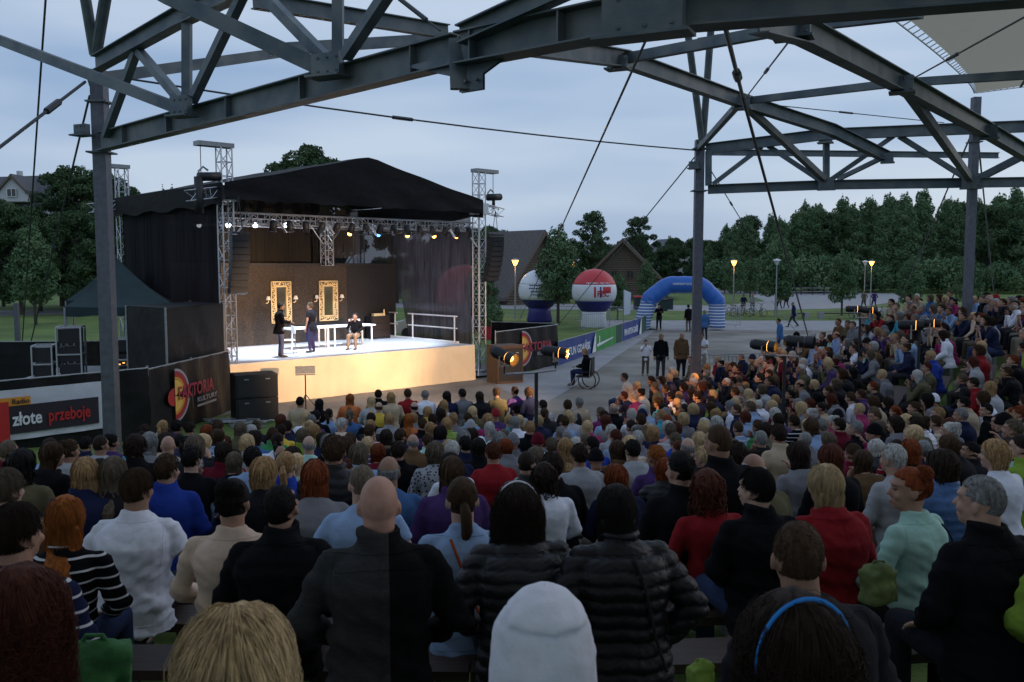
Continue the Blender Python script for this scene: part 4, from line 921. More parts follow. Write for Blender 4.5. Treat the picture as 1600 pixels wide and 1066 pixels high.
# ------------------------------------------------------------ street lamps
def street_lamp(px, Y, lit, lab, h=4.6):
    p = at(px, 410, Y); g = Vector((p.x, Y, 0)); t = empty('street_lamp', g, lab, 'street lamp', 'park street lamps')
    m = MB(); m.tube([g, g + Vector((0, 0, 1)), g + Vector((0, 0, h - .35))], [.09, .06, .045], 8); m.build('pole', M['greyp'], t)
    m = MB(); m.lathe([(.09, h - .38), (.24, h - .05), (.24, h)], g, 14); m.build('lantern', M['lampglow'] if lit else M['lampoff'], t)
    m = MB(); m.lathe([(.34, h), (.3, h + .06), (.06, h + .14), (0, h + .16)], g, 14); m.build('cap', M['whitep'] if not lit else M['greyp'], t)
    if lit:
        l = bpy.data.lights.new('lamp_light', 'POINT'); l.energy = 90; l.color = (1, .45, .12); l.shadow_soft_size = .25
        o = bpy.data.objects.new('lamp_light', l); COL.objects.link(o); o.location = (0, 0, h - .6); o.parent = t
for a in ((805, 70, 1, 'lit orange street lamp between the line array and the white balloon'), (1147, 80, 1, 'small lit street lamp above the bushes right of the arch'), (1362, 92, 1, 'lit orange street lamp before the woods, right of a dark one'), (1352, 97, 0, 'unlit street lamp standing close left of the lit orange one'), (1214, 73, 0, 'unlit street lamp with pale lantern beside the conifer'), (896, 110, 1, 'small lit street lamp right of the round tree top'), (788, 150, 1, 'tiny far lamp glowing over the thatched roof', 8), (815, 160, 1, 'far bright lamp left above the roof ridge', 9.6), (831, 150, 1, 'far bright lamp right above the roof ridge', 9.0), (935, 190, 1, 'tiny far lamp between the tall trees', 8)): street_lamp(*a)
# ------------------------------------------------------------ trees
def crown_mesh(name, blobs, n, ls, seed, mt, flat=.6):
    g = np.random.default_rng(seed); b = np.array(blobs, float); w = b[:, 3] * b[:, 4] * b[:, 5]; w = w ** .7; w /= w.sum()
    k = g.choice(len(b), n, p=w); d = g.normal(size=(n, 3)); d /= np.linalg.norm(d, axis=1)[:, None]
    rad = g.uniform(.45, 1.0, n) ** .6
    rad *= 1 + .12 * np.sin(d[:, 0] * 7 + k) * np.sin(d[:, 2] * 6 + k * 2)
    c = b[k, :3] + d * rad[:, None] * b[k, 3:6]
    a = g.normal(size=(n, 3)); a /= np.linalg.norm(a, axis=1)[:, None]; nn = d + a * .9; nn /= np.linalg.norm(nn, axis=1)[:, None]
    u = np.cross(nn, g.normal(size=(n, 3))); u /= np.linalg.norm(u, axis=1)[:, None]; v = np.cross(nn, u)
    s = ls * g.uniform(.6, 1.35, n)[:, None]
    V = np.stack([c - u * s, c + v * s * flat, c + u * s, c - v * s * flat], 1).reshape(-1, 3)
    me = bpy.data.meshes.new(name); me.vertices.add(4 * n); me.vertices.foreach_set('co', V.ravel()); me.loops.add(4 * n); me.loops.foreach_set('vertex_index', np.arange(4 * n)); me.polygons.add(n)
    me.polygons.foreach_set('loop_start', np.arange(n) * 4); me.polygons.foreach_set('loop_total', np.full(n, 4)); me.materials.append(mt); me.update(); me.validate(); return me
def tree_template(kind, seed):
    g = random.Random(seed); bl = []; H = 1
    tr = MB()
    if kind == 'small':       # young park tree, 5.3 m
        H = 5.3
        for i in range(16):
            z = 1.5 + 3.4 * i / 15; r = 1.25 * math.sin(math.pi * (.28 + .7 * i / 16)) ** .8
            a = i * 2.4; bl.append((r * .5 * math.cos(a), r * .5 * math.sin(a), z, r * .6, r * .6, .5))
        n, ls, mt = 7000, .085, M['leaf']
    elif kind == 'big':
        H = 17
        for i in range(42):
            a = g.random() * 6.28; q = g.random(); z = 3 + 12.5 * g.random(); r = 5.2 * math.sin(math.pi * (.15 + .8 * (z - 3) / 13)) * math.sqrt(q)
            bl.append((r * math.cos(a), r * math.sin(a), z, g.uniform(1.1, 2), g.uniform(1.1, 2), g.uniform(.8, 1.5)))
        n, ls, mt = 22000, .2, M['leafd']
    elif kind == 'airy':
        H = 17
        for i in range(64):
            a = g.random() * 6.28; z = 5 + 11 * g.random(); r = 4.3 * math.sin(math.pi * (.15 + .8 * (z - 5) / 11.5)) * g.uniform(.3, 1)
            bl.append((r * math.cos(a), r * math.sin(a), z, g.uniform(.6, 1.3), g.uniform(.6, 1.3), g.uniform(.5, .9)))
        n, ls, mt = 15000, .17, M['leafd']
    elif kind == 'wood':       # forest edge tree
        H = 22
        for i in range(30):
            t = i / 29; z = 2 + 19 * t; r = 4.6 * (1 - t) ** .5 + .5; a = i * 2.4
            bl.append((r * .45 * math.cos(a), r * .45 * math.sin(a), z, r * .62, r * .62, 1.5))
        n, ls, mt = 24000, .24, M['leaf']
    elif kind == 'conifer':
        H = 14
        for i in range(26):
            t = i / 25; z = 1.5 + 12.3 * t; r = 2.3 * (1 - t) + .12; a = i * 2.4; bl.append((r * .3 * math.cos(a), r * .3 * math.sin(a), z, r * .75, r * .75, .55))
        n, ls, mt = 7000, .2, M['leafd']
    else:                      # bush
        H = 3
        for i in range(10): a = g.random() * 6.28; q = g.random() * 1.4; bl.append((q * math.cos(a), q * math.sin(a), g.uniform(.8, 2.2), .9, .9, .8))
        n, ls, mt = 3500, .12, M['leaf']
    tr.tube([(0, 0, -.3), (0, 0, H * .3), (.02 * H, 0, H * .6), (0, 0, H * .88)], [H * .018, H * .014, H * .009, H * .002], 8)
    for b in bl[::2 if kind != 'airy' else 1]:
        z = max(H * .12, b[2] - abs(b[0]) - abs(b[1])); tr.tube([(0, 0, z), (b[0] * .5, b[1] * .5, (z + b[2]) / 2), b[:3]], [H * .006, H * .004, H * .001], 5)
    return crown_mesh('crown', bl, n, ls, seed, mt), tr.mesh('trunk', M['bark'])
TT = {}
def tree(kind, v, c, s, rz, lab, group=None, name='tree', sz=1):
    if (kind, v) not in TT: TT[(kind, v)] = tree_template(kind, 100 + v * 7 + len(kind))
    cm, tm = TT[(kind, v)]; t = empty(name, c, lab, 'tree' if kind != 'bush' else 'bush', group); t.rotation_euler.z = rz; t.scale = (s, s, s * sz)
    for nme, me in (('crown', cm), ('trunk', tm)):
        o = bpy.data.objects.new(nme, me); COL.objects.link(o); o.parent = t
def txy(px, py, **k): return gnd(px, py)
for px, py, v, s, lab in ((872, 505, 0, 1.35, 'dense round young tree between the two balloons'), (1212, 494, 1, 1.3, 'young tree behind the unlit street lamp'), (1315, 493, 0, 1.05, 'young tree with thin trunk in front of the pale path'), (1421, 494, 1, .95, 'young tree left of the right column'), (1512, 490, 2, 1.0, 'young tree right behind the right column'), (1146, 474, 2, 1.05, 'brownish young tree just right of the arch'), (1172, 472, 1, 1.0, 'small young tree left of the street lamp tree'), (752, 520, 2, .9, 'flowering shrub tree below the right line array'), (56, 508, 0, 1.35, 'young tree on the left lawn behind the stays'), (132, 490, 1, 1.25, 'young tree on the left lawn nearest the column'), (1010, 480, 2, .9, 'young tree under the arch opening'), (965, 500, 1, .7, 'little tree beside the white and navy balloon')):
    tree('small', v, gnd(px, py), s, px * .7, lab, 'young trees on the lawns', 'young_tree', 1.0)
wd_n = 0
for row, (Y, n, x0, x1) in enumerate(((150, 19, 1085, 1640), (175, 17, 1110, 1650), (205, 16, 1095, 1680))):
    for i in range(n):
        px = x0 + (x1 - x0) * (i + rnd.uniform(-.3, .3)) / (n - 1); p = at(px, 400, Y); top = np.interp(px, [1100, 1150, 1200, 1300, 1420, 1600, 1700], [385, 335, 332, 312, 308, 296, 300]) + rnd.uniform(-8, 14) + (8 if row == 0 else 0)
        h = CAMZ + (415 - top) / F * Y; s = h / 22.5; wd_n += 1
        tree('wood' if (i * 3 + row) % 7 else 'big', i % 3, (p.x, Y + rnd.uniform(-5, 5), 0), s if (i * 3 + row) % 7 else s * 1.3, rnd.random() * 6, 'tall woodland tree, %s from the left in the %s row of the wood' % (ORD[i], ['front', 'middle', 'back'][row]), 'trees of the woodland edge', 'woodland_tree', rnd.uniform(.95, 1.1))
for i in range(16):
    px = 1120 + 32 * i + rnd.uniform(-9, 9); p = at(px, 440, 140); tree('bush', i % 2, (p.x, 138 + rnd.uniform(-4, 4), 0), rnd.uniform(1.4, 2.2), i, 'dark bush at the foot of the woods, %s from the left' % ORD[i], 'bushes along the woodland edge', 'bush')
for px, Y, kind, v, h, lab in ((925, 140, 'airy', 0, 13, 'tall airy tree behind the two log houses'), (998, 145, 'airy', 1, 12.5, 'tall loose tree right above the log house ridge'), (485, 95, 'airy', 2, 17.3, 'tree top showing above the left half of the stage roof'), (446, 98, 'airy', 0, 15.9, 'lower tree top left above the stage roof'), (522, 97, 'airy', 1, 16.2, 'tree top just left of the stage roof peak'), (770, 110, 'big', 0, 9.6, 'tree behind the right line array'), (832, 160, 'big', 1, 8.6, 'distant tree above the thatched roof'), (258, 130, 'conifer', 0, 15.5, 'left one of two far spruce tips beside the stage roof'), (272, 132, 'conifer', 1, 15.8, 'right one of two far spruce tips beside the stage roof')):
    p = at(px, 400, Y); H = {'airy': 17, 'big': 17, 'conifer': 14}[kind]; tree(kind, v, (p.x, Y, 0), h / H, px, lab, None, 'tree')
for i in range(12):      # green band behind the houses
    px = 880 + 22 * i + rnd.uniform(-6, 6); p = at(px, 400, 180); tree('big', i % 3, (p.x, 175 + rnd.uniform(-8, 8), 0), rnd.uniform(.5, .62), i, 'tree in the green belt behind the log houses, %s from the left' % ORD[i], 'trees behind the log houses', 'tree')
for i, (px, Y, s) in enumerate(((-60, 85, .85), (2, 92, .66), (-15, 78, .62), (60, 82, .55), (100, 88, .6), (150, 84, .62), (195, 90, .7), (215, 86, .6), (250, 95, .62), (300, 95, .6), (30, 76, .6), (120, 78, .55), (185, 79, .58), (350, 96, .6), (620, 100, .6), (680, 102, .62), (735, 104, .55))):
    p = at(px, 400, Y); tree('big', i % 3, (p.x, Y, 0), s, i * 1.7, 'dark leafy belt tree behind the left lawn and stage, %s planted' % ORD[i], 'trees behind the left lawn', 'tree')
for i, (px, h) in enumerate(((94, 14.2), (124, 15.0), (165, 14.6), (205, 12.8))):
    p = at(px, 400, 93 + i); tree('airy', i % 3, (p.x, 93 + i, 0), h / 17, i * 2.1, ['airy tall tree right of the pale house', 'tallest airy tree left of the column', 'airy tree half hidden by the left column', 'airy tree between column and truss tower'][i], None, 'tree')
# flower tub and red tub by the stage
g = gnd(768, 530); t = empty('planter', g, 'red tub with flowering shrub right of the stage tower', 'planter')
m = MB(); m.lathe([(.5, 0), (.62, .7), (.66, .75), (.6, .75)], g, 18); m.build('tub', M['balred'], t)
m = MB(); m.ell(g + Vector((0, 0, 1.1)), (.6, .6, .6)); o = bpy.data.objects.new('shrub', crown_mesh('shrub', [(0, 0, 1.3, .7, .7, .8)], 1500, .07, 5, M['leaf'])); COL.objects.link(o); o.parent = t
# ------------------------------------------------------------ bicycles, barriers, bins, kerb benches
def bicycle_t():
    t = empty('bicycle', (0, 0, 0), 'bicycle', 'bicycle', 'bicycles parked on the lawn'); 
    for x in (-.52, .52):
        m = MB(); m.tube([(x + .33 * math.cos(a * math.pi / 10), 0, .34 + .33 * math.sin(a * math.pi / 10)) for a in range(20)], .018, 5, closed=True); w = m.build('wheel', M['rubber'], t)
        m = MB()
        for k in range(6): m.tube([(x, 0, .34), (x + .32 * math.cos(k * 1.05), 0, .34 + .32 * math.sin(k * 1.05))], .004, 3)
        m.build('spokes', M['truss'], w)
    m = MB()
    for a, b in (((-.52, .34), (-.1, .3)), ((-.1, .3), (-.22, .85)), ((-.52, .34), (-.2, .75)), ((-.2, .78), (.33, .82)), ((-.1, .3), (.36, .75)), ((.52, .34), (.32, .95))): m.tube([(a[0], 0, a[1]), (b[0], 0, b[1])], .02, 6)
    m.build('frame', M['carp'], t)
    m = MB(); m.tube([(.3, -.28, 1.02), (.36, -.1, .97), (.33, 0, .95), (.36, .1, .97), (.3, .28, 1.02)], .014, 5); m.build('handlebar', M['greyp'], t)
    m = MB(); m.ell((-.24, 0, .9), (.14, .07, .04)); m.build('saddle', M['black'], t); return t
bk = bicycle_t(); first = True
bl_ = [(1122 + 7.5 * i, 493 + (i % 3), 'parked bicycle right of the arch, %s from the left' % ORD[i]) for i in range(10)] + [(1338 + 8 * i, 497, 'parked bicycle behind the bright twin spotlight, %s from the left' % ORD[i]) for i in range(6)] + [(1392, 497, 'single parked bicycle left of the walking man'), (1412, 499, 'parked bicycle nearest the young tree at the right')]
for i, (px, py, lab) in enumerate(bl_):
    o = bk if first else copy_tree(bk); first = False; o.location = gnd(px, py); o.rotation_euler.z = rnd.uniform(-.5, .5) + (1.2 if i % 2 else 0); o['label'] = lab
    if i < 10 : o['group'] = 'bicycles right of the arch'
    elif i < 16: o['group'] = 'bicycles behind the twin spotlight'
def barrier_t():
    t = empty('crowd_barrier', (0, 0, 0), 'barrier', 'crowd barrier', 'steel crowd barriers')
    m = MB(); m.tube([(-1.1, 0, .12), (-1.1, 0, 1.0), (-1.0, 0, 1.1), (1.0, 0, 1.1), (1.1, 0, 1.0), (1.1, 0, .12)], .02, 6); m.tube([(-1.1, 0, .2), (1.1, 0, .2)], .016, 5); m.build('frame', M['greyp'], t)
    m = MB()
    for k in range(15): x = -.98 + .14 * k; m.tube([(x, 0, .2), (x, 0, 1.1)], .009, 4)
    m.build('bars', M['greyp'], t)
    for x in (-.8, .8): m = MB(); m.tube([(x, -.28, .01), (x, 0, .2), (x, .28, .01)], .016, 5); m.build('foot', M['greyp'], t)
    return t
bt = barrier_t(); first = True
def br_(p, q, lab, grp):
    global first
    d = q - p; n = max(1, round(d.length / 2.3))
    for i in range(n):
        o = bt if first else copy_tree(bt); first = False; c = p + d * (i + .5) / n; c.z = terr(c.x, c.y); o.location = c; o.rotation_euler.z = math.atan2(d.y, d.x); o['label'] = lab + (', %s from the left' % ORD[i] if n > 1 else ''); o['group'] = grp
br_(gnd(1102, 603), gnd(1150, 607), 'steel crowd barrier beside the middle column base', 'barriers by the middle column')
br_(Vector((7.2, 31.2, 0)), Vector((11.5, 31.6, 0)), 'steel crowd barrier behind the front right seats', 'barriers behind the front right seats')
br_(gnd(770, 499), gnd(1000, 503), 'steel crowd barrier in the line behind the balloons', 'barriers behind the balloons')
br_(gnd(912, 518), gnd(945, 517), 'steel crowd barrier in front of the navy balloon base', 'barriers at the balloon base')
br_(gnd(1122, 512), gnd(1140, 512), 'steel crowd barrier at the right foot of the arch', 'barriers at the arch')
for px, lab in ((1250, 'low stone bench left on the lawn by the young tree'), (1315, 'long low stone bench on the lawn behind the rows')):
    g = gnd(px, 498); t = empty('stone_bench', g, lab, 'bench'); w = 3.6 if px > 1300 else 1.1
    m = MB(); m.box(g + Vector((0, 0, .42)), (w, .45, .08)); m.build('seat', M['wood'], t)
    for s in (-1, 1): m = MB(); m.box(g + Vector((s * w * .46, 0, .25)), (.4, .5, .5)); m.build('support', M['path'], t)
for px, lab in ((1036, 'dark green litter bin left under the arch'), (1045, 'dark litter bin with white label under the arch')):
    g = gnd(px, 486 if px < 1040 else 484); t = empty('litter_bin', g, lab, 'litter bin')
    m = MB(); m.box(g + Vector((0, 0, .5)), (.7, .7, 1.0)); m.build('bin', M['tent'], t); m = MB(); m.box(g + Vector((0, 0, 1.04)), (.8, .8, .1)); m.build('lid', M['black'], t)
g = gnd(1027, 484); t = empty('green_container', g, 'large dark green container with red lid left of the arch opening', 'container')
m = MB(); m.box(gnd(1004, 484) + Vector((0, 0, .6)), (1.6, 1.2, 1.2)); m.build('body', M['tent'], t); m = MB(); m.box(gnd(1004, 484) + Vector((0, 0, 1.25)), (1.7, 1.3, .12)); m.build('lid', M['balred'], t)
fg = gnd(974, 514); t = empty('beach_flag', fg, 'white feather flag left of the arch', 'flag')
m = MB(); m.tube([fg, fg + Vector((0, 0, 2.6))], .03, 6); m.build('pole', M['greyp'], t)
m = MB(); m.quad(fg + Vector((.03, 0, .9)), fg + Vector((.45, .05, 1.0)), fg + Vector((.5, .05, 2.4)), fg + Vector((.03, 0, 2.6))); m.build('cloth', M['twhite'], t)
# wooden fence before the woods
t = empty('wooden_fence', gnd(1290, 446), 'pale rail fence between the far path and the woods', 'fence')
for k in range(9): m = MB(); q = at(1180 + 18 * k, 446, 128); m.beam((q.x, 128, 0), (q.x, 128, 1.2), .14, .14); m.build('post', M['wood'], t)
for z in (.5, 1.0): m = MB(); m.beam((at(1180, 440, 128).x, 128.1, z), (at(1340, 440, 128).x, 128.1, z), .05, .09); m.build('rail', M['greyp'], t)
# ------------------------------------------------------------ twin spotlight stands
def spotcan(p, d, t, glow=True, s=1.0):
    d = Vector(d).normalized()
    m = MB(); m.tube([p - d * .34 * s, p - d * .3 * s, p + d * .12 * s, p + d * .13 * s, p + d * .33 * s], [.11 * s, .135 * s, .135 * s, .15 * s, .15 * s], 18, caps=False)
    m.tube([p - d * .36 * s, p - d * .335 * s], .112 * s, 18)
    for k in range(5): q = p - d * (.25 - .07 * k) * s; m.tube([q, q + d * .02], .145 * s, 14)
    h = m.build('housing', M['black'], t, smooth=False)
    m = MB(); m.tube([p + d * .12 * s, p + d * .15 * s], .142 * s, 18); m.build('glowing_rim' if glow else 'rim', M['lamphot'] if glow else M['greyp'], h)
    m = MB(); m.ell(p + d * .2 * s, (.07 * s, .07 * s, .07 * s)); m.build('lens', M['lamphot'] if glow else M['lampoff'], h)
    z = Vector((0, 0, 1)); sx = d.cross(z).normalized()
    m = MB(); m.tube([p + sx * .18 * s, p + sx * .18 * s - z * .25 * s, p - sx * .18 * s - z * .25 * s, p - sx * .18 * s], .014, 5); m.tube([p - z * .25 * s, p - z * .42 * s], .02, 6); m.build('yoke', M['greyp'], t)
def stand(px, pyb, Y, cans, lab, zb=None, bar=True, pcol='black'):
    b = at(px, pyb, Y); g0 = terr(b.x, b.y); t = empty('spotlight_stand', (b.x, b.y, g0), lab, 'spotlight stand', 'twin spotlight stands in the audience')
    m = MB(); m.tube([(b.x, b.y, g0), (b.x, b.y, b.z)], .035, 8)
    for k in range(3): a = k * 2.1 + .4; m.tube([(b.x, b.y, g0 + .9), (b.x + .6 * math.cos(a), b.y + .6 * math.sin(a), g0)], .02, 6)
    m.build('tripod', M['black'], t)
    ps = [at(cx, cy, Y + dy) for cx, cy, dy, d, gl, s in cans]
    m = MB(); e = [Vector((q.x, q.y, b.z)) for q in ps]; m.tube([e[0], (b.x, b.y, b.z), e[-1]] if len(e) > 1 else [e[0], (b.x, b.y, b.z)], .025, 6)
    for q, p in zip(e, ps): m.tube([q, p], .02, 6)
    m.build('crossbar', M['greyp'], t)
    for (cx, cy, dy, d, gl, s), p in zip(cans, ps): spotcan(p, d, t, gl, s)
    return ps
stand(838, 582, 16.5, [(788, 556, -.3, (.7, -.6, -.25), 1, .78), (868, 550, .4, (.9, -.35, -.1), 1, .72)], 'spotlight stand in front of the right stage corner, two orange glowing cans')
ps = stand(1226, 556, 17.5, [(1194, 540, .2, (.8, -.6, -.08), 1, .74), (1250, 534, -.2, (.85, -.5, -.03), 0, .82)], 'spotlight stand with two large dark cans among the right hand seats')
stand(1344, 497, 24, [(1335, 483, 0, (.95, -.3, 0), 1, .62), (1359, 485, .2, (.95, -.3, 0), 1, .6)], 'spotlight stand glowing bright orange at the top of the right bank')
stand(1437, 515, 19.0, [(1424, 508, 0, (.9, -.4, 0), 1, .72), (1454, 505, .3, (.85, -.5, 0), 1, .62)], 'spotlight stand with brownish pole amid the right bank crowd')
# ------------------------------------------------------------ stage light (the lit lamps of the photo)
def spot(loc, tgt, e, col, ang, blend=.6, size=.12):
    l = bpy.data.lights.new('stage_spot', 'SPOT'); l.energy = e; l.color = col; l.spot_size = R(ang); l.spot_blend = blend; l.shadow_soft_size = size
    o = bpy.data.objects.new('stage_spot', l); COL.objects.link(o); o.location = loc; o.rotation_euler = (Vector(tgt) - Vector(loc)).to_track_quat('-Z', 'Y').to_euler()
WARM = (1, .63, .35)
spot(at(1160, 535, 17.6), S(3.0, -.4, 1.5), 8000, WARM, 36)
spot(at(1165, 530, 17.2), S(7.6, -.4, 1.6), 6000, WARM, 30)
spot(at(1415, 502, 18.6), S(2.4, 3.2, 2.4), 3800, WARM, 20)
for a in (2.0, 4.6, 7.0): spot(S(a, .3, 5.3), S(a, 2.0, 1.3), 1500, (.66, .79, 1), 76, .8)
spot(S(1.5, .3, 5.3), S(2.0, 4.6, 3.2), 700, (1, .6, .25), 74, .9)
spot(at(868, 550, 16.9) + Vector((.2, -.1, 0)), (3.9, 21.5, 1.1), 1500, (1, .42, .1), 34, .8)
spot(at(1320, 478, 23.6) + Vector((-.4, -.1, .1)), (4.0, 23.6, .9), 1500, (1, .42, .1), 13, .7)
# ------------------------------------------------------------ people
def cloth_mat(name, **k): return mat(name, (.5, .5, .5), obcol=True, **k)
M['cloth'] = cloth_mat('cloth', rough=.92, ns=24, na=.06, bump=.6, bs=8, bd=.025, spec=.12, det=7)
M['nylon'] = cloth_mat('quilted_nylon', rough=.5, ns=14, na=.2, bump=.6, bs=26, bd=.012, spec=.32)
M['denim'] = cloth_mat('denim', rough=.95, ns=60, na=.2, bump=.3, bs=14, bd=.02, spec=.1)
M['skin'] = cloth_mat('skin', rough=.6, ns=22, na=.16, bump=.35, bs=130, bd=.003, spec=.3, det=8)
M['hair'] = cloth_mat('hair', rough=.72, ns=11, na=.55, det=6, spec=.16, stretch=(5, 5, .8))
M['eye'] = mat('eye_dark', (.03, .02, .02), .3); M['lip'] = mat('lips', (.3, .1, .08), .5)
M['shoe'] = mat('shoe_leather', (.03, .025, .02), .5)
def striped(name, cb, sc, duty):
    m = cloth_mat(name, rough=.9, bump=.4, bs=9, bd=.02, spec=.1); t = m.node_tree; K = t.links.new; b = t.nodes['Principled BSDF']; oi = [n for n in t.nodes if n.bl_idname == 'ShaderNodeObjectInfo'][0]
    co = N(t, 'ShaderNodeTexCoord'); sp = N(t, 'ShaderNodeSeparateXYZ'); K(co.outputs['Object'], sp.inputs[0]); a = N(t, 'ShaderNodeMath', operation='MULTIPLY'); a.inputs[1].default_value = sc; K(sp.outputs[2], a.inputs[0])
    fr = N(t, 'ShaderNodeMath', operation='FRACT'); K(a.outputs[0], fr.inputs[0]); g = N(t, 'ShaderNodeMath', operation='GREATER_THAN'); g.inputs[1].default_value = duty; K(fr.outputs[0], g.inputs[0])
    x = N(t, 'ShaderNodeMix', data_type='RGBA'); K(oi.outputs['Color'], x.inputs[6]); x.inputs[7].default_value = (*cb, 1); K(g.outputs[0], x.inputs[0]); K(x.outputs[2], b.inputs['Base Color']); return m
M['stripe'] = striped('striped_knit', (.55, .55, .58), 17, .84)
def twotone():
    m = mat('two_tone_knit', (.04, .04, .042), .95, spec=.1, bump=.7, bs=70, bd=.01, ns=40, stretch=(1, 1, 6)); t = m.node_tree; K = t.links.new; b = t.nodes['Principled BSDF']; src = b.inputs['Base Color'].links[0].from_socket
    co = N(t, 'ShaderNodeTexCoord'); sp = N(t, 'ShaderNodeSeparateXYZ'); K(co.outputs['Object'], sp.inputs[0]); g = N(t, 'ShaderNodeMath', operation='GREATER_THAN'); g.inputs[1].default_value = .035; K(sp.outputs[0], g.inputs[0])
    x = N(t, 'ShaderNodeMix', data_type='RGBA'); K(src, x.inputs[6]); x.inputs[7].default_value = (.006, .006, .007, 1); K(g.outputs[0], x.inputs[0]); K(x.outputs[2], b.inputs['Base Color']); return m
M['twotone'] = twotone()
def pattern_mat():
    m = cloth_mat('patterned_cloth', rough=.9, spec=.1); t = m.node_tree; K = t.links.new; b = t.nodes['Principled BSDF']; oi = [n for n in t.nodes if n.bl_idname == 'ShaderNodeObjectInfo'][0]
    co = N(t, 'ShaderNodeTexCoord'); n = N(t, 'ShaderNodeTexVoronoi'); n.inputs['Scale'].default_value = 26; K(co.outputs['Object'], n.inputs['Vector']); g = N(t, 'ShaderNodeMath', operation='LESS_THAN'); g.inputs[1].default_value = .36; K(n.outputs['Distance'], g.inputs[0])
    x = N(t, 'ShaderNodeMix', data_type='RGBA'); K(oi.outputs['Color'], x.inputs[6]); x.inputs[7].default_value = (.05, .04, .08, 1); K(g.outputs[0], x.inputs[0]); K(x.outputs[2], b.inputs['Base Color']); return m
M['pattern'] = pattern_mat()
def remesh(mb, vox, smooth=3, fac=.5):
    me = mb.mesh('tmp'); o = bpy.data.objects.new('tmp', me); COL.objects.link(o)
    r = o.modifiers.new('r', 'REMESH'); r.mode = 'VOXEL'; r.voxel_size = vox; r.use_smooth_shade = True
    s = o.modifiers.new('s', 'SMOOTH'); s.iterations = smooth; s.factor = fac
    dg = bpy.context.evaluated_depsgraph_get(); dg.update(); out = bpy.data.meshes.new_from_object(o.evaluated_get(dg)); bpy.data.objects.remove(o); bpy.data.meshes.remove(me); out.materials.clear(); return out
def verts(me): a = np.empty(len(me.vertices) * 3); me.vertices.foreach_get('co', a); return a.reshape(-1, 3)
def setverts(me, a): me.vertices.foreach_set('co', a.ravel()); me.update()
def capsule(mb, pts, rs, n=12, el=1.0):
    pts = [Vector(p) for p in pts]; rs = list(rs)
    def cap(p, q, r):       # rounded end beyond p away from q
        d = (p - q).normalized(); return [(p + d * r * math.sin(a), r * math.cos(a)) for a in (R(80), R(55), R(28))]
    a = cap(pts[0], pts[1], rs[0]); b = cap(pts[-1], pts[-2], rs[-1])[::-1]
    P = [x[0] for x in a] + pts + [x[0] for x in b]; Q = [x[1] for x in a] + rs + [x[1] for x in b]
    mb.tube(P, Q, n, el=el)
def rings(mb, secs, n=22, p=2.3):
    # secs: (cx, cy, z, rx, ry, tilt)
    v = []
    for cx, cy, z, rx, ry, tl in secs:
        for k in range(n):
            a = 2 * math.pi * k / n; c, s = math.cos(a), math.sin(a); x = rx * math.copysign(abs(c) ** (2 / p), c); y = ry * math.copysign(abs(s) ** (2 / p), s)
            v.append((cx + x, cy + y * math.cos(tl), z - y * math.sin(tl)))
    m = len(secs); f = [(i * n + k, i * n + (k + 1) % n, (i + 1) * n + (k + 1) % n, (i + 1) * n + k) for i in range(m - 1) for k in range(n)] + [tuple(range(n))[::-1], tuple(range((m - 1) * n, m * n))]
    mb.add(v, f)
# pose: dict with base ('sit'|'stand'|'walk'), lean, yaw, pitch, arms
def skeleton(base, lean=.06, yaw=0, pitch=0, arms='lap', girth=1.0, roll=0):
    J = {}; sit = base == 'sit'; hz = .5 if sit else .93
    J['hip'] = Vector((0, 0, hz)); c, s = math.cos(lean), math.sin(lean)
    def T(x, y, z): return Vector((x, (y * c + z * s), hz + z * c - y * s))     # torso-space: z above hip
    J['T'] = T; J['lean'] = lean; J['sit'] = sit
    J['sh'] = [T(-.182, -.01, .452), T(.182, -.01, .452)]; J['neck'] = T(0, .0, .55); J['head'] = T(0, .035, .665) ; J['head'].z = max(J['head'].z, hz + .665 * c)
    el = {'lap': ((.27, .02, .22), (.12, .27, .10)), 'chin': ((.17, .26, .22), (.05, .22, .50)), 'fold': ((.25, .08, .25), (-.03, .24, .27)), 'wide': ((.31, -.02, .22), (.20, .20, .10)), 'down': ((.245, -.02, .19), (.25, .05, -.06)), 'hips': ((.33, -.08, .24), (.18, .0, .06)), 'raise': ((.24, .16, .26), (.1, .27, .52)), 'front': ((.25, .06, .2), (.13, .3, .18))}[arms]
    J['el'] = [T(-el[0][0], el[0][1], el[0][2]), T(*el[0])]; J['wr'] = [T(-el[1][0], el[1][1], el[1][2]), T(*el[1])]
    if arms == 'fold': J['wr'] = [T(.1, .2, .24), T(-.1, .23, .29)]
    if arms == 'raise': J['el'][0] = T(-.26, .03, .22); J['wr'][0] = T(-.13, .27, .1)
    if sit: J['kn'] = [Vector((-.13, .44, .49)), Vector((.13, .44, .49))]; J['an'] = [Vector((-.13, .42, .09)), Vector((.14, .46, .09))]; J['hp'] = [Vector((-.09, 0, .5)), Vector((.09, 0, .5))]
    elif base == 'stand': J['hp'] = [Vector((-.09, 0, .9)), Vector((.09, 0, .9))]; J['kn'] = [Vector((-.1, .02, .5)), Vector((.11, .03, .5))]; J['an'] = [Vector((-.11, -.02, .09)), Vector((.13, .0, .09))]
    else: J['hp'] = [Vector((-.09, 0, .89)), Vector((.09, 0, .89))]; J['kn'] = [Vector((-.1, .17, .5)), Vector((.1, -.05, .49))]; J['an'] = [Vector((-.1, .3, .1)), Vector((.1, -.33, .15))]
    J['HM'] = Matrix.Translation(J['head']) @ Matrix.Rotation(-yaw, 4, 'Z') @ Matrix.Rotation(-pitch, 4, 'X') @ Matrix.Rotation(roll, 4, 'Y'); J['g'] = girth
    return J
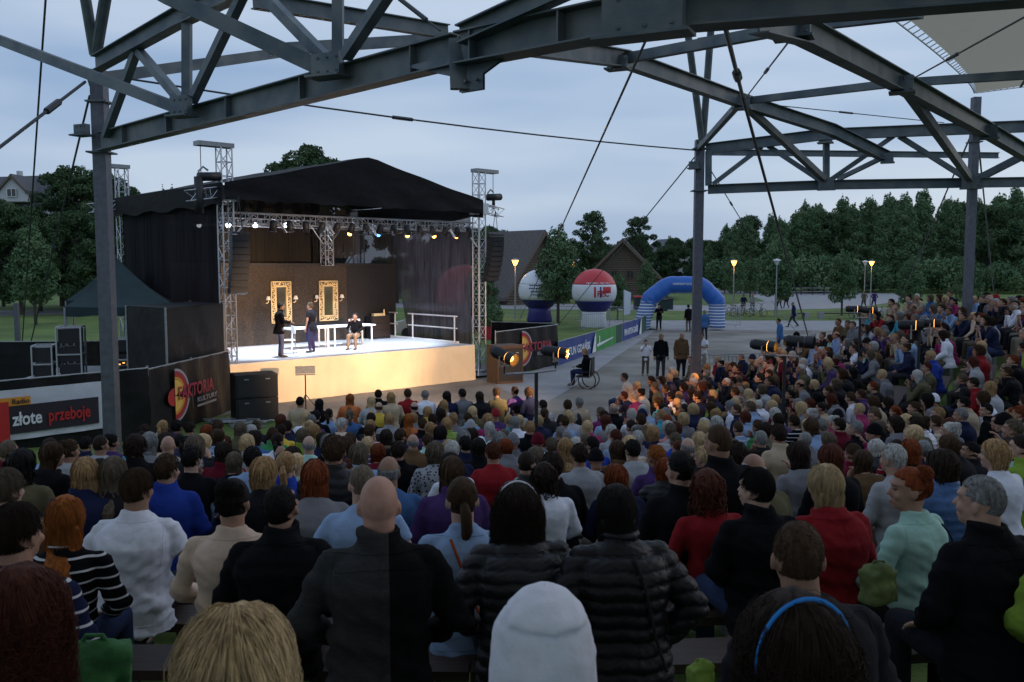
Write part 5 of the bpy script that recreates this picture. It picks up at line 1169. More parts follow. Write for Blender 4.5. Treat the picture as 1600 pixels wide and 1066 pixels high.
TORSO = [(0, -.06, -.08, .17, .125), (0, -.04, .02, .18, .135), (0, -.02, .12, .162, .118), (0, -.03, .24, .162, .118), (0, -.045, .36, .178, .122), (0, -.045, .43, .186, .108), (0, -.035, .475, .152, .09), (0, -.022, .505, .112, .074), (0, -.005, .545, .066, .06)]
def torso(mb, J, off, top=9, bot=0, gs=1.0):
    sec = []
    for i, (x, y, z, rx, ry) in enumerate(TORSO[bot:top]):
        g = J['g'] if z < .42 else 1 + (J['g'] - 1) * .5
        p = J['T'](x, y - (ry * (g - 1) * .3 if g > 1 else 0), z); sec.append((p.x, p.y, p.z, (rx * g * gs + off), (ry * g * gs + off), J['lean']))
    rings(mb, sec)
def hand(mb, w, e, size=1.0, n=6):
    w = Vector(w); d = (w - Vector(e)).normalized(); side = d.cross(Vector((0, 0, 1)));
    if side.length < .1: side = Vector((1, 0, 0))
    side.normalize(); nrm = side.cross(d).normalized(); s = size
    # palm
    P = lambda a, b, c: w + d * a * s + side * b * s + nrm * c * s
    mb.tube([P(-.01, 0, 0), P(.03, 0, 0), P(.075, 0, 0), P(.095, 0, -.002)], [.026 * s, .036 * s, .042 * s, .036 * s], 8, el=.45)
    for k, (b, l) in enumerate(((-.03, .062), (-.01, .075), (.01, .07), (.029, .055))):
        mb.tube([P(.08, b, 0), P(.08 + l * .5, b * 1.1, -.006), P(.08 + l * .85, b * 1.1, -.022), P(.08 + l, b * 1.1, -.04)], [.0095 * s, .0085 * s, .008 * s, .006 * s], n)
    mb.tube([P(.02, -.03, 0), P(.05, -.055, -.01), P(.085, -.06, -.02)], [.013 * s, .011 * s, .008 * s], n)
def head_islands(mb, H, nose=1.0, n=20):
    Rm = H.to_3x3(); T = lambda p: H @ Vector(p)
    E = lambda c, r, mm=None: mb.ell(T(c), r, Rm if mm is None else Rm @ mm, n, 12)
    E((0, -.012, .022), (.0765, .097, .1)); E((0, .012, -.03), (.066, .078, .08)); E((0, .04, -.068), (.047, .046, .045)); E((0, .066, -.092), (.022, .02, .018))
    mb.tube([T((0, .085, .012)), T((0, .1, -.012)), T((0, .106, -.03))], [.008, .012, .017], 8); E((0, .06, .035), (.058, .034, .018))
    for s in (-1, 1):
        E((s * .08, -.008, -.012), (.009, .02, .032), Matrix.Rotation(s * .35, 3, 'Z')); E((s * .04, .06, -.03), (.022, .026, .022))
    E((0, .087, -.066), (.023, .011, .009))
    E((0, -.045, -.06), (.055, .045, .06))
def neckt(mb, J): 
    a = J['T'](0, .012, .46); b = J['HM'] @ Vector((0, -.018, -.03)); g = 1 + max(0, J['g'] - 1) * .7; mb.tube([a, a.lerp(b, .5), b], [.055 * g, .059 * g, .06 * g], 14)
BODY = {}
def body(key, lod):
    k = (key, lod)
    if k in BODY: return BODY[k]
    J = skeleton(*key); mb = MB(); torso(mb, J, -.012); neckt(mb, J)
    for i in (0, 1):
        capsule(mb, [J['sh'][i], J['el'][i], J['wr'][i]], [.042, .036, .026])
        capsule(mb, [J['hp'][i], J['kn'][i]], [.075, .05]); capsule(mb, [J['kn'][i], J['kn'][i].lerp(J['an'][i], .35), J['an'][i]], [.05, .052, .034])
        t = J['an'][i] + Vector((0, .15, -.05)); capsule(mb, [J['an'][i] + Vector((0, -.02, -.035)), t], [.036, .03])
        if lod == 0: hand(mb, J['wr'][i], J['el'][i])
    if lod == 0: head_islands(mb, J['HM'])
    me = remesh(mb, (.0085, .018)[lod], 3 if lod == 0 else 2)
    if lod:    # finer head and hands joined on
        hb = MB(); head_islands(hb, J['HM'], n=14); neckt(hb, J); hm = remesh(hb, .010, 2); hv = verts(hm)
        hh = MB()
        for i in (0, 1): hand(hh, J['wr'][i], J['el'][i], n=5)
        bm = bmesh.new(); bm.from_mesh(me); bm.from_mesh(hm); hm2 = hh.mesh('h'); bm.from_mesh(hm2); bm.to_mesh(me); bm.free(); bpy.data.meshes.remove(hm); bpy.data.meshes.remove(hm2)
        me.polygons.foreach_set('use_smooth', [True] * len(me.polygons))
    for m in (M['skin'], M['eye'], M['lip']): me.materials.append(m)
    v = verts(me); Hi = np.array(J['HM'].inverted()); c = np.empty(len(me.polygons) * 3); me.polygons.foreach_get('center', c); c = c.reshape(-1, 3); c = c @ Hi[:3, :3].T + Hi[:3, 3]
    mi = np.zeros(len(c), int)
    for s in (-1, 1): mi[(((c - (s * .029, .086, .006)) / (.0125, .02, .0065)) ** 2).sum(1) < 1] = 1
    for s in (-1, 1): mi[(((c - (s * .03, .092, .03)) / (.017, .02, .004)) ** 2).sum(1) < 1] = 1
    mi[(((c - (0, .095, -.066)) / (.022, .02, .0075)) ** 2).sum(1) < 1] = 2
    me.polygons.foreach_set('material_index', mi.tolist()); me.update(); me.name = 'body'
    BODY[k] = (me, J); return BODY[k]
TOPS = {}
def top(key, style, lod):
    k = (key, style, lod)
    if k in TOPS: return TOPS[k]
    J = skeleton(*key); mb = MB(); thick = {'t': .004, 'l': .007, 'z': .006, 'h': .016, 'j': .016, 'p': .022, 'v': .022, 'c': .02}[style]
    torso(mb, J, thick, 9)
    p = J['T'](0, -.05, -.1); g = J['g']; q = J['T'](0, -.05, -.13 if J['sit'] else -.19)
    if style == 'c' and not J['sit']: q = J['T'](0, -.03, -.42)
    a_ = J['T'](0, -.045, -.02); rings(mb, [(a_.x, a_.y, a_.z, .185 * g + thick, .135 * g + thick, J['lean']), (p.x, p.y, p.z, .188 * g + thick, .142 * g + thick, J['lean']), (q.x, q.y, q.z, .19 * g + thick, .145 * g + thick, J['lean'])])
    for i in (0, 1):
        sh, el, wr = J['sh'][i], J['el'][i], J['wr'][i]; t2 = thick
        capsule(mb, [J['T'](0, -.02, .455), sh.lerp(J['T'](0, -.02, .455), .5) + Vector((0, 0, .004)), sh, sh + (el - sh) * .12], [.05 + t2, .052 + t2, .055 + t2, .054 + t2])
        if style == 't': e2 = sh.lerp(el, .62); mb.tube([sh, sh.lerp(e2, .5), e2], [.058 + t2, .056 + t2, .060 + t2], 14)
        elif style == 'v': pass
        else:
            mid = sh.lerp(el, .5); capsule(mb, [sh, mid, el], [.055 + t2, .05 + t2, .044 + t2]); w2 = el.lerp(wr, .97); mb.tube([el, el.lerp(w2, .5), w2], [.044 + t2, .04 + t2, .034 + t2 * .8], 14)
    if style in 'jpcv':      # standing collar
        for z, r in ((.515, .082), (.545, .078), (.575, .074)):
            c = J['T'](0, -.006, z); mb.tube([c + Vector((r * math.cos(a * .5236), r * 1.02 * math.sin(a * .5236), 0)) for a in range(12)], .018, 8, closed=True)
    if style == 'h':         # hood lying on the back
        c = J['T'](0, -.06, .49); mb.ell(c, (.14, .085, .055)); mb.ell(J['T'](0, -.10, .43), (.1, .06, .07))
        c = J['T'](0, .0, .53); mb.tube([c + Vector((.088 * math.cos(a * .5236), .085 * math.sin(a * .5236), -.012 * math.sin(a * .5236))) for a in range(12)], .024, 8, closed=True)
    if style in 'lzt' : c = J['T'](0, -.004, .546); mb.tube([c + Vector((.07 * math.cos(a * .5236), .066 * math.sin(a * .5236), -.01 * math.sin(a * .5236))) for a in range(12)], .010, 6, closed=True)
    me = remesh(mb, (.0095, .02)[lod], 3 if lod == 0 else 2); v = verts(me)
    nr = np.empty(len(v) * 3); me.vertices.foreach_get('normal', nr); nr = nr.reshape(-1, 3)
    if style in 'pv':
        zt = v[:, 2] * math.cos(J['lean']) + v[:, 1] * math.sin(J['lean']); ph = zt * math.pi / .062 + .25 * np.sin(v[:, 0] * 14) + .2 * np.sin(v[:, 0] * 37)
        v = v + nr * (.017 * np.abs(np.sin(ph)) ** .55 - .009)[:, None]
        if lod == 0: v = v + nr * (.0022 * np.sin(v[:, 0] * 120 + 9 * np.sin(zt * 50)) * np.sin(zt * 90))[:, None]
    else:
        am = (.0105 if lod == 0 else .006) * (1.2 if style in 'jhc' else 1)
        h_ = J['hip'].z
        d = np.array([noise.noise(Vector((x * 3.2 + 7, y * 4, z * 11 + x * 5))) + .55 * noise.noise(Vector((x * 9, y * 9, z * 22 - abs(x) * 14))) - .9 * abs(noise.noise(Vector((x * 4 + 3, y * 4, z * 8 - abs(x) * 9)))) for x, y, z in v])
        low = 1 + 1.3 * np.clip((.35 - (v[:, 2] - h_)) / .3, 0, 1); v = v + nr * (am * np.clip(d, -.35, 2) * low * 1.6 + .001)[:, None]
    setverts(me, v)
    if lod == 0:      # stitched seams laid on the cloth
        from mathutils.bvhtree import BVHTree
        bv = BVHTree.FromPolygons([tuple(q) for q in v], [tuple(p.vertices) for p in me.polygons]); sb = MB(); T = J['T']
        def seam(pts, r=.0022):
            out = []
            for o_, dr in pts:
                hit = bv.ray_cast(o_, dr)
                if hit[0] is not None: out.append(hit[0] - dr.normalized() * .0006)
            if len(out) > 3: sb.tube(out, r, 5)
        bk = Vector((0, 1, 0))
        if style in 'jch': seam([(T(.0, -.5, z), bk) for z in np.linspace(.47, -.12, 40)])
        seam([(T(x, -.5, .40 + .02 * math.cos(x * 8)), bk) for x in np.linspace(-.17, .17, 34)]) if style in 'jcz' else None
        for s in (-1, 1): seam([(T(s * (.165 + .02 * math.sin(t * 3)), -.5, .49 - .26 * t), bk) for t in np.linspace(0, 1, 26)])
        seam([(T(x, -.5, -.085 if J['sit'] else -.15), bk) for x in np.linspace(-.19, .19, 30)])
        for a_ in (0.,): seam([(T(.3 * math.cos(t), .3 * math.sin(t), .505), T(0, 0, .505) - T(.3 * math.cos(t), .3 * math.sin(t), .505)) for t in np.linspace(3.3, 6.1, 22)])
        if sb.v:
            bm = bmesh.new(); bm.from_mesh(me); s2 = sb.mesh('s'); bm.from_mesh(s2); bm.to_mesh(me); bm.free(); bpy.data.meshes.remove(s2); me.polygons.foreach_set('use_smooth', [True] * len(me.polygons))
    me.materials.append(M['nylon'] if style in 'pv' else M['cloth']); me.name = 'top'; TOPS[k] = me; return me
PANTS = {}
def pants(key, lod, skirt=False):
    k = (key[0], key[4] if len(key) > 4 else 0, key[5] if len(key) > 5 else 1, lod)
    if k in PANTS: return PANTS[k]
    J = skeleton(*key); mb = MB(); z = -.02; g = J['g']
    capsule(mb, [J['hip'] + Vector((-.07, -.02, z)), J['hip'] + Vector((.07, -.02, z))], [.118 * g, .118 * g])
    for i in (0, 1):
        capsule(mb, [J['hp'][i] + Vector((0, -.02, 0)), J['hp'][i].lerp(J['kn'][i], .5), J['kn'][i]], [.098 * g, .086 * g, .068]); mb.tube([J['kn'][i], J['kn'][i].lerp(J['an'][i], .5), J['kn'][i].lerp(J['an'][i], .96)], [.066, .06, .056], 14)
    me = remesh(mb, (.012, .022)[lod], 2); me.materials.append(M['denim']); me.name = 'trousers'
    sb = MB()
    sm_ = []
    for i in (0, 1):
        sb = MB(); a = J['an'][i]; sb.tube([a + Vector((0, -.05, -.05)), a + Vector((0, 0, -.04)), a + Vector((0, .07, -.052)), a + Vector((0, .14, -.062)), a + Vector((0, .19, -.068))], [.03, .045, .046, .042, .022], 12, el=.7); sb.tube([a + Vector((0, -.01, -.05)), a + Vector((0, -.012, .03))], [.045, .04], 12); sm_.append(sb.mesh('shoe', M['shoe'], True))
    PANTS[k] = (me, sm_); return PANTS[k]
# ---------------- hair, in head space
def hshape(d):      # point on skull surface in direction d (unit)
    return Vector((d.x * .0775, d.y * .098 - .012, d.z * .102 + .022))
HAIR = {}
def hair(style, lod, seed=0):
    k = (style, lod, seed)
    if k in HAIR: return HAIR[k]
    rg = random.Random(seed * 31 + sum(map(ord, style))); mb = MB()
    P = dict(S=(.009, 0), C=(.0035, 0), F=(.005, 0), B=(.019, .15), L=(.017, .40), P=(.008, 0), U=(.009, 0), Q=(.032, .05), X=(.034, .30), W=(.03, .12), K=(.012, 0), N=(0, 0), H=(.02, 0))[style]
    th, ln = P; nu, nv = (72, 44) if lod == 0 else (22, 14)
    def zone(d):        # is there hair growing in this direction
        d = d + Vector((0, 0, .06 * noise.noise(d * 9) + .03 * noise.noise(d * 30)))
        fr = d.y; zz = d.z
        if style == 'F': return zz < .30 + .2 * fr and zz > -.62 + .35 * max(0, fr) and fr < .3
        if fr > .25: return zz > (.42 if style in 'SC' else .36) + .25 * (fr - .25) * 1.2 if abs(d.x) < .8 or fr > .5 else zz > .1
        if abs(d.x) > .8: return zz > (-.12 if style in 'SCPU' else -.4) + .35 * max(0, fr)
        return zz > (-.66 if style in 'SC' else -.72)
    if style == 'N': mb.ell((0, 0, -5), (.001, .001, .001))
    elif style == 'K':   # knitted cap
        v = []; f = []
        for i in range(nv + 1):
            ph = math.pi * .56 * i / nv
            for j in range(nu):
                a = 2 * math.pi * j / nu; d = Vector((math.sin(ph) * math.cos(a), math.sin(ph) * math.sin(a), math.cos(ph))); p = hshape(d) + d * (.012 + (.008 if i > nv * .84 else 0)); p.z += .02 * (1 - i / nv); v.append(p)
        f = [(i * nu + j, (i + 1) * nu + j, (i + 1) * nu + (j + 1) % nu, i * nu + (j + 1) % nu) for i in range(nv) for j in range(nu)]; mb.add(v, f)
    elif style == 'H':   # raised pointed hood with shoulders
        n_ = 56; v = []; PR = ((.002, .185), (.03, .18), (.065, .162), (.1, .125), (.125, .07), (.138, .0), (.142, -.07), (.148, -.14), (.18, -.19), (.21, -.23)); zs = np.linspace(0, 9, 46)
        for i, (r0, z) in enumerate([(float(np.interp(q, range(10), [p[0] for p in PR])), float(np.interp(q, range(10), [p[1] for p in PR]))) for q in zs]):
            for j in range(n_):
                a = 2 * math.pi * j / n_; fl = 1 + (.05 * noise.noise(Vector((3 * math.cos(a), 3 * math.sin(a), z * 14))) - .07 * max(0, .35 - abs(noise.noise(Vector((2 * math.cos(a), 2 * math.sin(a) + z * 6, z * 9)))) * 2.5) + (.03 if abs(math.sin(a) + 1) < .006 else 0)) * min(1, i / 6); y = r0 * 1.12 * math.sin(a) * fl - .02 - (.0 if z < .1 else .02); v.append((r0 * math.cos(a) * fl, y, z))
        mb.add(v, [(i * n_ + j, (i + 1) * n_ + j, (i + 1) * n_ + (j + 1) % n_, i * n_ + (j + 1) % n_) for i in range(45) for j in range(n_)])
    else:
        # shell
        tt = th * .72; v = []; ok = []
        for i in range(nv + 1):
            ph = math.pi * i / nv
            for j in range(nu):
                a = 2 * math.pi * j / nu; d = Vector((math.sin(ph) * math.cos(a), math.sin(ph) * math.sin(a), math.cos(ph))); z = zone(d); ok.append(z)
                w = 1 + .25 * noise.noise(d * 4 + Vector((seed, 0, 0))) if style in 'QXBLW' else 1
                v.append(hshape(d) + d * (tt * w if z else -.006))
        f = []
        for i in range(nv):
            for j in range(nu):
                q = (i * nu + j, (i + 1) * nu + j, (i + 1) * nu + (j + 1) % nu, i * nu + (j + 1) % nu)
                if sum(ok[x] for x in q) >= 2: f.append(q)
        mb.add(v, f)
        if style in 'BLXW':   # hanging body of the hair behind and beside the neck
            sec = []; n = 9; L_ = ln
            for i in range(n):
                t = i / (n - 1); z = .0 - t * (L_ - .01); wx = {'B': .082, 'L': .082, 'X': .1, 'W': .092}[style] * (1 - (.12 * t if style == 'B' else .3 * t * t)) ; wy = .055 - .03 * t if style in 'LX' else .062 - .015 * t
                if style == 'B': wx *= 1 + .1 * math.sin(t * 3)
                y = -.05 - (.14 * sm(.08, .26, -z) if style in 'LX' else 0); sec.append((0, y, z, wx * (1 - .0 * t), wy, 0))
            rings(mb, sec, 20, 2.2)
        tie = Vector((0, -.125, .02)) if style == 'P' else Vector((0, -.09, .085))
        if style == 'P': mb.tube([tie + Vector((0, .02, 0)), tie, tie + Vector((.01, -.035, -.05)), tie + Vector((.015, -.025, -.14)), tie + Vector((.0, -.0, -.24)), tie + Vector((-.01, .01, -.30))], [.02, .02, .03, .03, .02, .006], 9)
        if style == 'U': mb.ell((0, -.085, .09), (.05, .045, .042)); mb.ell((0, -.1, .02), (.045, .03, .06))
        if style == 'U' :
            for _ in range(700 if lod == 0 else 60):
                c_, rr_ = (((0, -.085, .09), (.053, .048, .045)) if rg.random() < .6 else ((0, -.1, .02), (.048, .034, .063))); d0 = Vector((rg.gauss(0, 1), rg.gauss(0, 1) - .4, rg.gauss(0, 1))).normalized(); d1 = d0.cross(Vector((rg.gauss(0, 1), rg.gauss(0, 1), rg.gauss(0, 1)))).normalized(); k_ = rg.uniform(.97, 1.12)
                mb.tube([Vector(c_) + Vector([(d0[q] * math.cos(t * .35) + d1[q] * math.sin(t * .35)) * rr_[q] * k_ for q in range(3)]) for t in range(5)], [.0016 if lod == 0 else .006] * 5, 3, caps=False)
        # strands
        cnt = {0: {'S': 4200, 'C': 1600, 'F': 500, 'B': 5000, 'L': 5500, 'P': 3500, 'U': 3500, 'Q': 4500, 'X': 7500, 'W': 7500}, 1: {'S': 230, 'C': 0, 'F': 40, 'B': 230, 'L': 260, 'P': 150, 'U': 150, 'Q': 330, 'X': 360, 'W': 300}}[lod][style]
        wd = (.0013, .0075)[lod]
        for _ in range(cnt):
            for _t in range(30):
                d = Vector((rg.gauss(0, 1), rg.gauss(0, 1), rg.gauss(0, 1))).normalized()
                if zone(d): break
            else: continue
            p = hshape(d) + d * th * .6; az = math.atan2(d.x, -d.y)      # 0 = back
            pts = [p]; out = rg.uniform(.35, 1.05) + (.35 * rg.random() if rg.random() < .06 else 0)
            if style in 'SCF':
                fl = Vector((d.x * .5 + rg.gauss(0, .25), d.y * .5 + rg.gauss(0, .25) + (.35 if d.y > .2 else -.1), -.8)); fl = (fl - d * fl.dot(d)); fl.normalize(); l = {'S': .03, 'C': .008, 'F': .018}[style] * rg.uniform(.6, 1.2)
                pts = [p, p + fl * l * .5 + d * th * .5 * out, p + fl * l + d * th * .25 * out + Vector((0, 0, -.002))]
            elif style in 'PU':
                t0 = tie; m = p.lerp(t0, .5); c_ = Vector((0, -.012, .022)); e = (m - c_); m = c_ + e.normalized() * max(e.length, .098 + th * .4); pts = [p, p.lerp(m, .5) + d * .004, m, m.lerp(t0, .55) + (m - c_).normalized() * .004, t0 + Vector((rg.gauss(0, .012), rg.gauss(0, .01), rg.gauss(0, .012)))]
            elif style in 'QX' and rg.random() < .75 or style == 'Q':
                r0 = rg.uniform(.010, .022); ax = d.cross(Vector((rg.gauss(0, 1), rg.gauss(0, 1), rg.gauss(0, 1)))).normalized(); ay = d.cross(ax); z0 = rg.random() * ln * 1.0 if style == 'X' and d.y < .3 else 0
                q = p - Vector((0, 0, z0)); 
                if z0: q.x *= 1.25; q.y = min(q.y, -.02) * 1.15
                ph0 = rg.random() * 6.28; pts = [q + ax * r0 * math.cos(ph0 + t * 1.1) + ay * r0 * math.sin(ph0 + t * 1.1) + d * (.006 * t) * out * .6 - Vector((0, 0, .005 * t)) for t in range(6)]
            else:             # falling hair B L X W
                n = 9; cur = p.copy(); dirn = (Vector((d.x * .8, -.25 if d.y > 0 else d.y * .5, -.4))); sgn = 1 if d.x > 0 else -1; L_ = ln * rg.uniform(.86, 1.06) + cur.z; st = max(.02, L_ / n)
                amp = .006 if style in 'BL' else .014; ph0 = rg.random() * 6
                for t in range(n):
                    dd = (cur - Vector((0, -.012, .022))); e = Vector((dd.x / .0775, dd.y / .098, dd.z / .102)).normalized()
                    if cur.z > -.02:
                        g_ = Vector((sgn * .55 if d.y > .2 else d.x * .3, -.35 if d.y > 0 else -.1, -1)); g_ = (g_ - e * g_.dot(e)).normalized(); cur = cur + g_ * st; dd = (cur - Vector((0, -.012, .022))); e = Vector((dd.x / .0775, dd.y / .098, dd.z / .102)); 
                        cur = hshape(e.normalized()) + e.normalized() * (th * out)
                    else:
                        cur = cur + Vector((0, 0, -st)); tt_ = min(1, max(0, -cur.z / (ln - .01))); W0 = {'B': .082, 'L': .082, 'X': .1, 'W': .092}[style]; wx = W0 * (1 - (.12 * tt_ if style == 'B' else .3 * tt_ * tt_)); wy = .055 - .03 * tt_ if style in 'LX' else .062 - .015 * tt_; yc = -.05 - (.14 * sm(.08, .26, -cur.z) if style in 'LX' else 0)
                        ex, ey = cur.x / wx, (cur.y - yc) / wy; ll = math.hypot(ex, ey) or 1; kk = (1.03 + .16 * out) / ll; cur.x += (ex * kk * wx - cur.x) * .7; cur.y += (ey * kk * wy + yc - cur.y) * .7
                    pts.append(cur + Vector((math.sin(t * 1.3 + ph0) * amp * t / n, math.cos(t * 1.1 + ph0) * amp * t / n, 0)))
            if lod == 0 and rg.random() < .03: pts = [q + Vector((rg.gauss(0, .006), rg.gauss(0, .006), rg.gauss(0, .003))) * (j_ + 1) / len(pts) * 1.6 for j_, q in enumerate(pts)]
            m = len(pts); rs = [wd * (1 - .75 * (i / (m - 1)) ** 2) for i in range(m)]
            mb.tube(pts, rs, 3, el=.6, caps=False)
    me = mb.mesh('hair', M['hair'] if style not in 'KH' else M['cloth'], lod == 0 or style in 'KH'); HAIR[k] = me; return me
HC = {'k': ((.010, .008, .008), 'black'), 'd': ((.022, .013, .009), 'dark brown'), 'b': ((.05, .028, .015), 'brown'), 'r': ((.16, .035, .010), 'red'), 'o': ((.25, .075, .015), 'ginger'), 'a': ((.075, .022, .012), 'auburn'), 'g': ((.31, .19, .09), 'blonde'), 'y': ((.5, .36, .2), 'pale blonde'), 'w': ((.45, .44, .42), 'white'), 's': ((.2, .2, .2), 'grey'), 'm': ((.11, .085, .06), 'mousy')}
HN = {'S': 'short %s haired', 'C': 'cropped %s haired', 'F': 'balding %s haired', 'B': '%s bobbed', 'L': 'long %s haired', 'P': '%s ponytailed', 'U': '%s haired bun wearing', 'Q': 'curly %s haired', 'X': 'bushy %s haired', 'W': 'wavy %s haired', 'K': '%s capped', 'N': 'bald', 'H': '%s hooded'}
TC = {'k': ((.005, .005, .007), 'black'), 'c': ((.014, .014, .018), 'charcoal'), 'n': ((.012, .016, .05), 'navy'), 'u': ((.02, .05, .32), 'bright blue'), 'e': ((.05, .12, .28), 'mid blue'), 'i': ((.25, .36, .56), 'light blue'), 'q': ((.05, .3, .4), 'turquoise'), 't': ((.35, .56, .5), 'mint'), 'f': ((.04, .2, .07), 'green'), 'l': ((.19, .29, .04), 'lime'), 'o': ((.1, .09, .05), 'olive'), 'b': ((.12, .07, .035), 'brown'), 'x': ((.42, .33, .23), 'beige'), 'w': ((.72, .74, .84), 'white'), 'g': ((.18, .18, .2), 'grey'), 's': ((.34, .35, .38), 'pale grey'), 'r': ((.24, .014, .02), 'red'), 'd': ((.12, .008, .02), 'maroon'), 'p': ((.3, .03, .11), 'pink'), 'm': ((.17, .025, .12), 'magenta'), 'v': ((.06, .03, .12), 'purple'), 'a': ((.5, .15, .05), 'orange'), 'y': ((.6, .42, .06), 'yellow'), 'z': ((.5, .22, .2), 'salmon'), 'h': ((.65, .5, .4), 'peach')}
TN = {'t': 'T-shirt', 'l': 'sweater', 'z': 'striped top', 'h': 'hoodie', 'j': 'jacket', 'p': 'puffer jacket', 'v': 'puffer vest', 'c': 'long coat'}
SKIN = [(.36, .20, .14), (.42, .25, .18), (.3, .17, .115), (.46, .29, .22)]
PTC = [(.015, .015, .02), (.02, .03, .07), (.03, .045, .1), (.12, .1, .075), (.03, .028, .028), (.2, .18, .14), (.035, .035, .045)]
PCOUNT = [0]; PEOPLE = []
def person(x, y, z, face, key, hs, hc, ts, tcol, lod=1, sc=1.0, sx=1.0, seed=0, pc=None, topmat=None, skin=None, skip_pants=False):
    bm_, J = body(key, lod); o = bpy.data.objects.new('person', bm_); COL.objects.link(o)
    o.location = (x, y, z); o.rotation_euler.z = face; o.scale = (sc * sx, sc * sx, sc); rr = random.Random(PCOUNT[0]); PCOUNT[0] += 1; o.color = (*(skin or rr.choice(SKIN)), 1)
    def child(name, me, col, mm=None):
        c = bpy.data.objects.new(name, me); COL.objects.link(c); c.parent = o; j = .88 + .24 * rr.random(); c.color = (col[0] * j, col[1] * j, col[2] * j, 1)
        if mm is not None: c.matrix_basis = mm
        return c
    if hs != 'N': 
        hcol = TC[hc][0] if hs in 'KH' else HC[hc][0]; child({'K': 'cap', 'H': 'hood'}.get(hs, 'hair'), hair(hs, lod, seed), hcol, J['HM'])
    tp = child({'t': 'shirt', 'l': 'sweater', 'z': 'sweater', 'h': 'hoodie', 'j': 'jacket', 'p': 'jacket', 'v': 'vest', 'c': 'coat'}[ts], top(key, ts, lod), TC[tcol][0])
    if ts == 'z' or topmat:
        tp.material_slots[0].link = 'OBJECT'; tp.material_slots[0].material = topmat or M['stripe']
    if ts == 'v': child('sweater', top(key, 'l', lod), (.03, .03, .04))
    if not skip_pants: pm, sh = pants(key, lod); child('trousers', pm, pc or rr.choice(PTC)); [child('shoe', q_, (.03, .03, .03)) for q_ in sh]
    info = dict(o=o, hs=hs, hc=hc, ts=ts, tc=tcol, x=x, y=y, z=z, J=J, tp=tp)
    o['category'] = 'person'; PEOPLE.append(info); return info
def hname(i): 
    n = HN[i['hs']]; return n % (TC if i['hs'] in 'KH' else HC)[i['hc']][1] if '%' in n else n
def tname(i): return TC[i['tc']][1] + ' ' + TN[i['ts']]
# ------------------------------------------------------------ the audience
FOC = Vector((-4.2, 27.5, 0))
def face_to(x, y, tgt=FOC): return math.atan2(-(tgt.x - x), tgt.y - y)
def key(lean=.06, yaw=0, pitch=0, arms='lap', g=1.0, base='sit'): return (base, lean, yaw, pitch, arms, g)
OCC = []
def seated(px, py, w, hs, hc, ts, tc, yaw=0, arms='lap', g=1.0, lean=.08, lod=None, tw=0, pitch=0, sc=None, label=None, seed=0, **k):
    # px,py: centre of the skull; w: skull width in photo pixels
    D0 = WT[hs] * 1400 / w * math.sqrt(1 + ((px - 800) / 1400) ** 2); h0 = 1.17
    def cost(k): q = at(px, py, D0 * k); return abs(q.z - terr(q.x, q.y) - h0) + .3 * abs(k - 1)
    D = D0 * min([.8 + .02 * j for j in range(26)], key=cost); p = at(px, py, D); fz = terr(p.x, p.y)
    if sc is None:
        need = (p.z - fz) / h0; sc = min(1.06, max(.94, need))
    if lod is None: lod = 0 if D < 5.4 else 1
    ky = key(lean, yaw, pitch, arms, g); J = skeleton(*ky); f = face_to(p.x, p.y) + tw
    hd = Matrix.Rotation(f, 3, 'Z') @ (J['head'] * sc)
    zz = p.z - hd.z
    i = person(p.x - hd.x, p.y - hd.y, zz, f, ky, hs, hc, ts, tc, lod, sc, seed=seed, **k); i['px'] = px; i['py'] = py; i['D'] = D; i['gap'] = zz - terr(p.x - hd.x, p.y - hd.y)
    if label: i['o']['label'] = label
    OCC.append((p.x, p.y)); return i
Y3 = .45
WT = dict(N=.156, C=.162, F=.162, S=.182, K=.18, P=.172, U=.175, B=.195, L=.195, Q=.21, X=.225, W=.215, H=.232)
